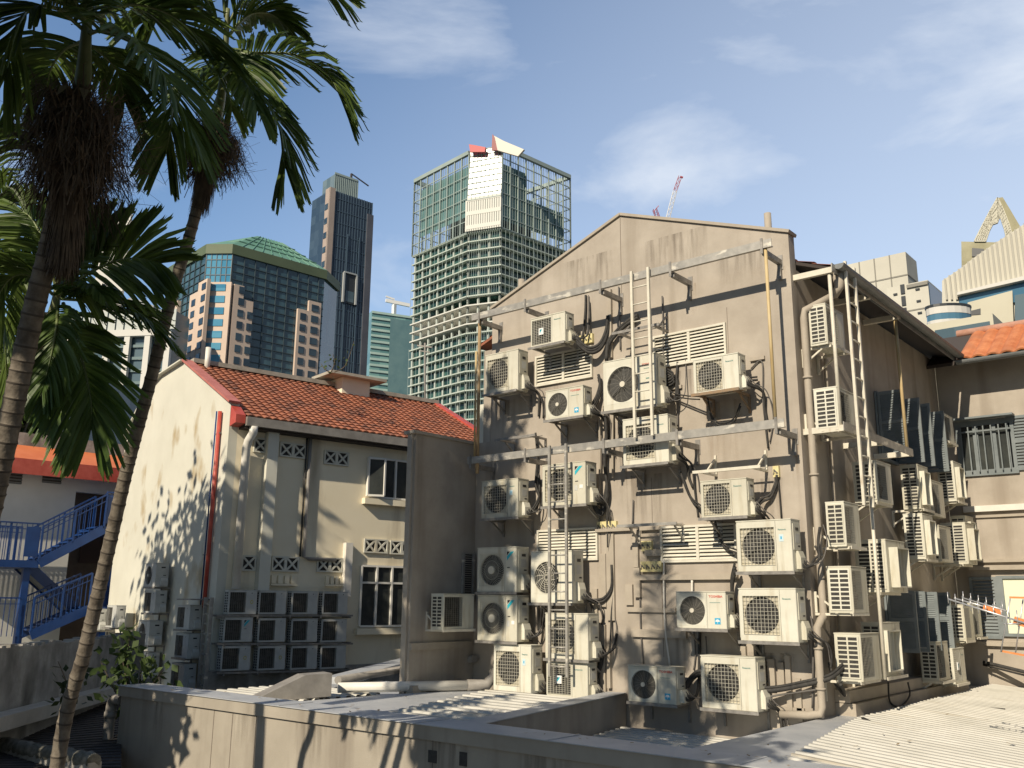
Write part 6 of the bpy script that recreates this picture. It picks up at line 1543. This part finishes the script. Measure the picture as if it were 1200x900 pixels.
def fibre_mass(par, top_px, bot_px, R, n, skirt, hang=.5):
    A = at(*top_px); B = at(*bot_px); m = MB()
    for i in range(n):
        u = rnd(0, 1) ** 1.2; p = A + (B - A) * u * .45; a = rnd(0, 2 * pi); R1 = R * rnd(.45, 1.12)
        o = RT * cos(a) * R1 + FW * sin(a) * R1
        o2 = o + rv() * R * .3; q1 = p + o * .45 + Z * rnd(-.04, .16); q2 = p + o2 * .9 + Z * rnd(-.20, .12); q3 = p + o2 * rnd(.95, 1.25) + rv() * .08 - Z * rnd(.0, hang)
        w = rnd(.0018, .0045); sd = (o.cross(Z)).normalized() * w
        for s0, s1 in ((p, q1), (q1, q2), (q2, q3)): m.poly([s0 - sd, s0 + sd, s1 + sd, s1 - sd])
        if i % 3 == 0:
            for k in range(3): e = q2 + V((rnd(-.10, .10), rnd(-.10, .10), rnd(-.16, .06))); sd2 = V((rnd(-1, 1), rnd(-1, 1), 0)).normalized() * .003; m.poly([q2 - sd2, q2 + sd2, e])
    for i in range(int(n * .9)):
        u = rnd(.15, 1); p = A + (B - A) * u; a = rnd(0, 2 * pi); r_ = skirt * rnd(.4, 1.0) * (1 - .35 * u)
        o = RT * cos(a) * r_ + FW * sin(a) * r_; t = (B - A).normalized(); l = rnd(.15, .45) * min(1, (1.15 - u) * 2)
        w = rnd(.003, .008); sd = (o.cross(Z)).normalized() * w
        m.poly([p + o * .7 - sd, p + o * .7 + sd, p + o + t * l + sd * .4, p + o + t * l - sd * .4])
    m.build('fruit_stalks', FIBRE, par)
    m = MB()
    for k in range(4):
        a = rnd(0, 2 * pi); o = RT * cos(a) + FW * sin(a); p = A - Z * .02; q = p + o * R * .8 + Z * .02; e = p + o * R * 1.15 - Z * .14; sd = o.cross(Z).normalized() * .035
        m.poly([p - sd * .6, p + sd * .6, q + sd, q - sd]); m.poly([q - sd, q + sd, e])
    m.build('dry_spathes', SPATHE, par)
def crownshaft(par, px, r0, r1):
    C_ = catmull([at(*q) for q in px], 16); m = MB(); m.tube(C_, [r0 + (r1 - r0) * i / 16 for i in range(17)], 12); m.build('crownshaft', SHAFT, par)
CAMN = -FW
pa = thing('palm_tree', 'stout left palm with a huge brown mass of old fruit stalks', 'palm', V((at(-110, 1000, 7).x, at(-110, 1000, 7).y, GZ)), 0, 'palms at the left')
palm_trunk(pa, [(-105, 960, 7), (-60, 790, 7), (-22, 640, 7), (6, 520, 7), (38, 370, 7), (58, 290, 7), (78, 190, 7), (95, 115, 7)], .105, .072)
crownshaft(pa, [(94, 118, 7), (98, 85, 7), (101, 40, 7), (106, -20, 7)], .075, .022)
fibre_mass(pa, (93, 125, 6.95), (74, 312, 6.95), .37, 2600, .20, .36)
for q in [([(104, 40, 7), (125, 36, 6.8), (165, 55, 6.5), (195, 95, 6.3), (218, 150, 6.2)], .55, dict(droop=.9)),
          ([(102, 25, 7), (150, 5, 7.2), (205, 20, 7.3), (255, 65, 7.4)], .55, {}),
          ([(98, 35, 7), (60, 8, 6.7), (22, 25, 6.4), (6, 90, 6.3)], .55, {}),
          ([(100, 50, 7.1), (118, 62, 7.5), (138, 85, 7.8), (146, 118, 8.0)], .40, {}),
          ([(98, 48, 7), (76, 58, 7.3), (60, 80, 7.6), (52, 112, 7.8)], .42, {}),
          ([(100, 20, 7), (95, -60, 6.8), (70, -120, 6.4), (20, -130, 6.0)], .55, {}),
          ([(102, 20, 7), (125, -60, 7.1), (170, -110, 7.2), (235, -95, 7.3)], .55, {}),
          ([(99, 25, 7), (60, -40, 7.2), (10, -60, 7.4), (-50, -30, 7.6)], .55, {}),
          ([(101, 30, 7), (85, -5, 6.6), (62, -25, 6.0), (40, -20, 5.5)], .45, {}),
          ([(103, 30, 7), (130, -20, 7.6), (165, -40, 8.3), (200, -30, 8.9)], .5, {})]: frond(pa, q[0], q[1], **q[2])
pb = thing('palm_tree', 'slim leaning palm with ringed trunk rising before the cream house', 'palm', V((at(60, 930, 8.5).x, at(60, 930, 8.5).y, GZ)), 0, 'palms at the left')
palm_trunk(pb, [(66, 905, 8.5), (100, 760, 8.5), (128, 640, 8.5), (150, 545, 8.5), (178, 440, 8.5), (203, 340, 8.5), (224, 270, 8.5), (240, 205, 8.5), (250, 150, 8.5)], .078, .048)
crownshaft(pb, [(250, 152, 8.5), (258, 120, 8.5), (263, 75, 8.5), (267, 10, 8.5)], .055, .02)
fibre_mass(pb, (250, 158, 8.5), (238, 225, 8.5), .27, 1500, .13, .24)
for q in [([(268, 62, 8.5), (300, 62, 8.4), (345, 64, 8.3), (382, 84, 8.25), (398, 112, 8.2)], .50, dict(droop=1.0)),
          ([(266, 85, 8.5), (290, 95, 8.3), (316, 125, 8.1), (330, 160, 8.0), (334, 195, 8.0)], .45, {}),
          ([(262, 78, 8.5), (236, 82, 8.2), (212, 105, 8.0), (200, 150, 7.9), (195, 178, 7.9)], .45, {}),
          ([(268, 42, 8.5), (290, 18, 8.6), (316, 16, 8.8), (338, 32, 8.9)], .36, {}),
          ([(266, 30, 8.5), (300, -20, 8.6), (345, -35, 8.7), (390, -10, 8.8)], .5, {}),
          ([(262, 32, 8.5), (235, 5, 8.5), (200, -5, 8.4), (170, 25, 8.4)], .5, {}),
          ([(264, 20, 8.5), (255, -60, 8.4), (240, -110, 8.2), (200, -120, 8)], .5, {}),
          ([(264, 20, 8.5), (275, -60, 8.8), (300, -100, 9.2), (350, -90, 9.6)], .5, {}),
          ([(264, 60, 8.5), (262, 70, 9.1), (266, 95, 9.6), (272, 130, 9.9)], .42, {}),
          ([(265, 55, 8.5), (275, 60, 8.0), (290, 85, 7.6), (300, 125, 7.4)], .4, {})]: frond(pb, q[0], q[1], **q[2])
pc = thing('palm_tree', 'lower palm with a wide fan of fronds behind the stout trunk', 'palm', V((at(20, 700, 8).x, at(20, 700, 8).y, GZ)), 0, 'palms at the left')
palm_trunk(pc, [(-25, 660, 8), (8, 520, 8), (36, 430, 8), (60, 368, 8)], .07, .05)
crownshaft(pc, [(60, 375, 8), (66, 350, 8), (70, 315, 8)], .05, .02)
for q in [([(74, 345, 8), (108, 318, 7.8), (150, 303, 7.7), (188, 308, 7.6)], .60, dict(normal=CAMN, droop=.5, wid=.046)),
          ([(72, 350, 8), (100, 352, 7.9), (135, 352, 7.8), (180, 385, 7.7)], .50, dict(droop=.9)),
          ([(74, 355, 8), (93, 410, 7.8), (106, 465, 7.7), (107, 500, 7.7)], .52, dict(normal=CAMN, droop=.6, wid=.050, mt=PLEAF2)),
          ([(68, 350, 8), (66, 385, 7.7), (58, 425, 7.6), (50, 455, 7.5)], .32, dict(normal=CAMN, mt=PLEAF2)),
          ([(62, 345, 8), (34, 322, 8), (8, 330, 8), (-15, 375, 8)], .5, {}),
          ([(66, 340, 8), (52, 285, 8), (30, 250, 8.1), (5, 262, 8.2)], .5, dict(normal=CAMN)),
          ([(64, 355, 8), (70, 400, 8.4), (80, 440, 8.7), (84, 470, 8.8)], .4, {}),
          ([(70, 340, 8), (82, 300, 7.9), (104, 275, 7.9), (130, 265, 7.9)], .40, dict(normal=CAMN, droop=.4)),
          ([(70, 345, 8), (95, 335, 7.4), (108, 335, 7.2), (118, 345, 7.1)], .22, dict(mt=PLEAF2))]: frond(pc, q[0], q[1], **q[2])
pd = thing('palm_tree', 'palm mostly cut off by the left edge, dark hanging fronds', 'palm', V((at(-60, 700, 9).x, at(-60, 700, 9).y, GZ)), 0, 'palms at the left')
palm_trunk(pd, [(-60, 640, 9), (-45, 480, 9), (-30, 330, 9), (-22, 270, 9)], .08, .06)
for q in [([(-18, 260, 9), (2, 270, 9), (16, 320, 9), (18, 390, 9)], .5, {}), ([(-18, 250, 9), (8, 225, 9), (28, 245, 9), (34, 300, 9)], .45, {}), ([(-18, 255, 9), (-5, 330, 8.7), (5, 400, 8.6), (8, 450, 8.6)], .45, {}),
          ([(-18, 250, 9), (-20, 180, 9), (0, 150, 9), (30, 170, 9)], .5, {})]: frond(pd, q[0], q[1], **q[2])
# ------------------------------------------------------------------ bushes and a broadleaf tree
BLEAF = leafmat('broad_leaf', (.045, .075, .02), (.09, .13, .04), .3, .5)
DLEAF = leafmat('dark_leaf', (.018, .03, .010), (.04, .06, .018), .25, .55)
BARK = mat('branch_bark', (.09, .07, .05), (.15, .12, .09), .9, scale=8)
def leaf(mb, p, d, n, l, w):
    s = d.cross(n).normalized() * w; k = d * l
    mb.poly([p, p + k * .45 + s, p + k, p + k * .45 - s])
def shrub(label, stems, lm, ll, name='shrub', cat='shrub', per=40, spread=.25, base=None, grp=None):
    r = thing(name, label, cat, base, 0, grp); m = MB(); lf = MB()
    for pts in stems:
        P = catmull([at(*q) for q in pts], 10); m.tube(P, [.018 * (1 - .7 * i / 10) for i in range(11)], 5)
        for k in range(per):
            i = int(rnd(2, 10)); p = P[i] + rv() * spread * rnd(.2, 1); d = (rv() + Z * -.3).normalized(); leaf(lf, p, d, rv(), ll * rnd(.7, 1.2), ll * .28)
    m.build('stem', BARK, r); lf.build('leaves', lm, r); return r
shrub('leafy self-sown bush in front of the stacked units at left', [[(150, 830, 16), (147, 790, 16), (140, 760, 16)], [(160, 830, 16), (165, 790, 16), (172, 765, 16)], [(145, 830, 16), (130, 800, 16), (118, 775, 16)], [(155, 830, 16), (150, 780, 16), (152, 740, 16)], [(165, 830, 16), (180, 800, 16), (192, 785, 16)]], BLEAF, .22, per=42, spread=.34, base=at(152, 830, 16))
shrub('sparse weed with dark round leaves against the mossy wall', [[(85, 830, 14), (78, 800, 14), (68, 775, 14)], [(85, 830, 14), (92, 800, 14), (96, 780, 14)], [(85, 830, 14), (75, 815, 14), (70, 800, 14)]], DLEAF, .15, name='weed', cat='weed', per=14, spread=.2, base=at(85, 830, 14))
shrub('wispy weeds growing on the roof vent slab', [[(388, 436, 24.5), (392, 425, 24.5), (390, 415, 24.5)], [(392, 436, 24.5), (405, 428, 24.5), (415, 400, 24.5)], [(386, 436, 24.5), (380, 432, 24.5), (376, 426, 24.5)]], BLEAF, .12, name='weed', cat='weed', per=10, spread=.22, base=at(390, 438, 24.5))
def broad_tree(label, base, top, R, n, lm, ll, trunk_r=.12, grp=None, clumps=26):
    r = thing('broadleaf_tree', label, 'tree', base, 0, grp); m = MB()
    P = catmull([base, base + (top - base) * .5 + V((rnd(-.2, .2), rnd(-.2, .2), 0)), top], 10); m.tube(P, [trunk_r * (1 - .6 * i / 10) for i in range(11)], 8)
    cl = []
    for k in range(clumps):
        v = rv(); c = top + V((v.x * R[0], v.y * R[1], v.z * R[2])) * rnd(.35, 1.0); cl.append(c); s = P[int(rnd(5, 10))]
        m.tube(catmull([s, (s + c) / 2 + Z * .2, c], 5), [.04, .035, .03, .022, .016, .01], 5, False)
    m.build('trunk', BARK, r); lf = MB()
    for i in range(n):
        c = cl[i % clumps]; p = c + rv() * (R[0] + R[2]) * .5 * .42 * rnd(0, 1) ** .6; leaf(lf, p, (rv() - Z * .3).normalized(), rv(), ll * rnd(.7, 1.2), ll * .26)
    lf.build('crown', lm, r); return r
b = at(70, 700, 36.0); b.z = GZ; broad_tree('dark bushy tree rising behind the orange fascia', b, at(64, 455, 36.0), (1.7, 1.7, 2.2), 2600, DLEAF, .38)
b = at(12, 700, 34.0); b.z = GZ; broad_tree('yellowish bushy tree at the left edge behind the palms', b, at(8, 440, 34.0), (1.7, 1.7, 2.0), 1800, leafmat('olive_leaf', (.05, .06, .012), (.10, .11, .03), .3), .36)
b = V((.2, -13.3, GZ)); broad_tree('street tree overhanging from beside the viewpoint, above the frame', b, V((.3, -13.3, 6.25)), (2.1, .9, 1.5), 5200, DLEAF, .36, .16, None, 60)
b = V((-11.5, -11.5, GZ)); broad_tree('large street tree left of the frame shading the cream house', b, V((-13.4, -11.5, 8.0)), (4.5, 2.0, 3.5), 5600, DLEAF, .46, .28, None, 60)
b = V((-8.6, -11.6, GZ)); broad_tree('small bushy tree left of the frame shading the parapet end', b, V((-8.5, -11.6, 4.0)), (1.1, .9, 1.2), 1300, DLEAF, .34, .12, None, 24)
b = V((-5.2, -12.3, GZ)); broad_tree('tall slender street tree left of the frame shading the wing wall', b, V((-5.4, -12.3, 11.0)), (1.7, 1.5, 2.6), 2600, DLEAF, .38, .18, None, 36)

# ------------------------------------------------------------------ television aerial in the right foreground
ALU = mat('aerial_aluminium', (.55, .55, .55), None, .35, .6); ORG = mat('orange_plastic', (.62, .20, .05), (.70, .26, .08), .5, scale=6)
ta_ = thing('television_aerial', 'rooftop television aerial with orange plastic joints at right', 'aerial', at(1200, 800, 10.6))
m = MB(); B0, B1 = at(1111, 702, 11.2), at(1226, 738, 10.6); B2, B3 = at(1129, 701, 11.6), at(1180, 716, 11.1)
m.tube([B0, B1], .012, 6); m.tube([B2, B3], .010, 6); m.tube([at(1118, 701, 11.3), at(1172, 716, 11.0)], .010, 6); m.build('boom', ALU, ta_)
m = MB()
for A_, C2, n in ((B0, B1, 13), (B2, B3, 6)):
    for k in range(n):
        p = A_ + (C2 - A_) * (k / (n - .5)); h = .085 + .004 * k; m.tube([p - Z * h * .6, p + Z * h], .006, 5)
m.build('element_rod', ALU, ta_)
m = MB(); q = at(1163, 715, 11.05); dB = (B1 - B0).normalized(); m.bar(q - dB * .10, q + dB * .10, .05, .06); m.build('plastic_joint', ORG, ta_); m = MB(); q = at(1196, 729, 10.8); m.bar(q - dB * .07, q + dB * .10, .085, .085)
m.build('plastic_joint', ORG, ta_)
for pa_, pb_ in ((at(1183, 700, 10.8), at(1222, 701, 10.6)), (at(1174, 763, 10.8), at(1222, 772, 10.6))): m = MB(); m.bar(pa_, pb_, .022, .022); m.build('reflector_bar', ORG, ta_)
m = MB()
for (xa, ya, xb, yb) in ((1184, 701, 1173, 764), (1199, 702, 1190, 766), (1214, 703, 1206, 768)): m.tube([at(xa, ya, 10.78), at(xb, yb, 10.78)], .008, 5)
m.tube([at(1176, 731, 10.8), at(1200, 731, 10.75)], .009, 5); m.build('reflector_rod', ALU, ta_)
m = MB(); q = at(1206, 735, 10.75); m.tube([V((q.x, q.y, -.3)), q + Z * .1], .022, 8); m.build('mast', GALV, ta_)
m = MB(); m.tube([onY(1152, 776, YB - .2), onY(1166, 779, YB - .2), onY(1215, 791, YB - .6)], .035, 8); m.tube([onY(1152, 779, YB - .2), onY(1215, 795, YB - .5)], .02, 6)
tag(m.build('pipe_run', BLACKR), 'dark pipes crossing the foot of the right-hand wall', 'pipe')

# ------------------------------------------------------------------ light, sky, camera
SUND = V((-.115, 1.0, -.69)).normalized()
sl_ = bpy.data.lights.new('sun', 'SUN'); sl_.energy = SUN_E; sl_.angle = radians(.5); sl_.color = (1.0, .88, .70)
so_ = bpy.data.objects.new('sun', sl_); col.objects.link(so_); so_.rotation_mode = 'QUATERNION'; so_.rotation_quaternion = SUND.to_track_quat('-Z', 'Y'); so_.location = (0, 0, 60)
w = bpy.data.worlds.new('World'); scene.world = w; w.use_nodes = True; nt = w.node_tree; bg = nt.nodes['Background']
sky = nt.nodes.new('ShaderNodeTexSky'); sky.sky_type = 'NISHITA'; sky.sun_disc = False
el = math.asin(-SUND.z); sky.sun_elevation = el; sky.sun_rotation = math.atan2(-SUND.x, -SUND.y); sky.air_density = 1.15; sky.dust_density = .1; sky.ozone_density = 3.5
tc = nt.nodes.new('ShaderNodeTexCoord'); mp = nt.nodes.new('ShaderNodeMapping'); mp.inputs['Scale'].default_value = (1.6, 1.6, 4.5); mp.inputs['Rotation'].default_value = (0, .12, 1.1)
n1 = nt.nodes.new('ShaderNodeTexNoise'); n1.inputs['Scale'].default_value = 1.9; n1.inputs['Detail'].default_value = 9; n1.inputs['Roughness'].default_value = .56; n1.inputs['Distortion'].default_value = .35
r1 = nt.nodes.new('ShaderNodeValToRGB'); r1.color_ramp.elements[0].position = .52; r1.color_ramp.elements[1].position = .72
nt.links.new(tc.outputs['Generated'], mp.inputs['Vector']); nt.links.new(mp.outputs['Vector'], n1.inputs['Vector']); nt.links.new(n1.outputs['Fac'], r1.inputs['Fac'])
# thin veil thickening towards the right of the view and the horizon
sx = nt.nodes.new('ShaderNodeVectorMath'); sx.operation = 'DOT_PRODUCT'; dv = (RT * .8 + FW * .35 - Z * .45).normalized(); sx.inputs[1].default_value = dv
nt.links.new(tc.outputs['Generated'], sx.inputs[0])
r2 = nt.nodes.new('ShaderNodeMapRange'); r2.inputs['From Min'].default_value = -.15; r2.inputs['From Max'].default_value = .65; r2.inputs['To Min'].default_value = .0; r2.inputs['To Max'].default_value = 1.15
nt.links.new(sx.outputs['Value'], r2.inputs['Value'])
ma = nt.nodes.new('ShaderNodeMath'); ma.operation = 'MULTIPLY_ADD'; ma.inputs[1].default_value = .48; nt.links.new(r1.outputs['Color'], ma.inputs[0]); 
mb2 = nt.nodes.new('ShaderNodeMath'); mb2.operation = 'MULTIPLY'; mb2.inputs[1].default_value = .55; nt.links.new(r2.outputs['Result'], mb2.inputs[0]); nt.links.new(mb2.outputs[0], ma.inputs[2])
ma.use_clamp = True
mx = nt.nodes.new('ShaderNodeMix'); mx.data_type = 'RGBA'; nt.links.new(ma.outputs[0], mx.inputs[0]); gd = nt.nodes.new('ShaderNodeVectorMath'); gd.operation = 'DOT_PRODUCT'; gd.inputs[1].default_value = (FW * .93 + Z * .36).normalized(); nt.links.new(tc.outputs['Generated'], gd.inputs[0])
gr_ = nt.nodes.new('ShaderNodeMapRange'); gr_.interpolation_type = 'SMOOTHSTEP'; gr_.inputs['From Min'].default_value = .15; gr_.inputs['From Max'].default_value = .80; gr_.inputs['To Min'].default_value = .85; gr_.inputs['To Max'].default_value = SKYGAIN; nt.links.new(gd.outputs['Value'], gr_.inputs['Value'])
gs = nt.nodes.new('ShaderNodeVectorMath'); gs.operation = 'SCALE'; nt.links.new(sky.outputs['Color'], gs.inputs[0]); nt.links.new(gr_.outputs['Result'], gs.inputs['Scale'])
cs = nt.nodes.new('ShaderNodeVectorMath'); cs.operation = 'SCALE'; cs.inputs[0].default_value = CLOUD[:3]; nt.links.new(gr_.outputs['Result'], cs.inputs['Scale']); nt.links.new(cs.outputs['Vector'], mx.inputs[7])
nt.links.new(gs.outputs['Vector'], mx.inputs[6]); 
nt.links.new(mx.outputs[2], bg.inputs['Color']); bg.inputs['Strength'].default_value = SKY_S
cd = bpy.data.cameras.new('camera'); co = bpy.data.objects.new('camera', cd); col.objects.link(co)
cd.sensor_width = 36; cd.lens = 36 * F / 1200; cd.clip_start = .05; cd.clip_end = 6000
co.matrix_world = M.Translation(CAM) @ ROT.to_4x4(); scene.camera = co
scene.view_settings.view_transform = 'Standard'; scene.view_settings.look = 'None'; scene.view_settings.exposure = EXPO; scene.view_settings.gamma = 1.0
scene.cycles.max_bounces = 6; scene.cycles.diffuse_bounces = 3; scene.cycles.glossy_bounces = 3; scene.cycles.transmission_bounces = 3; scene.cycles.use_denoising = True
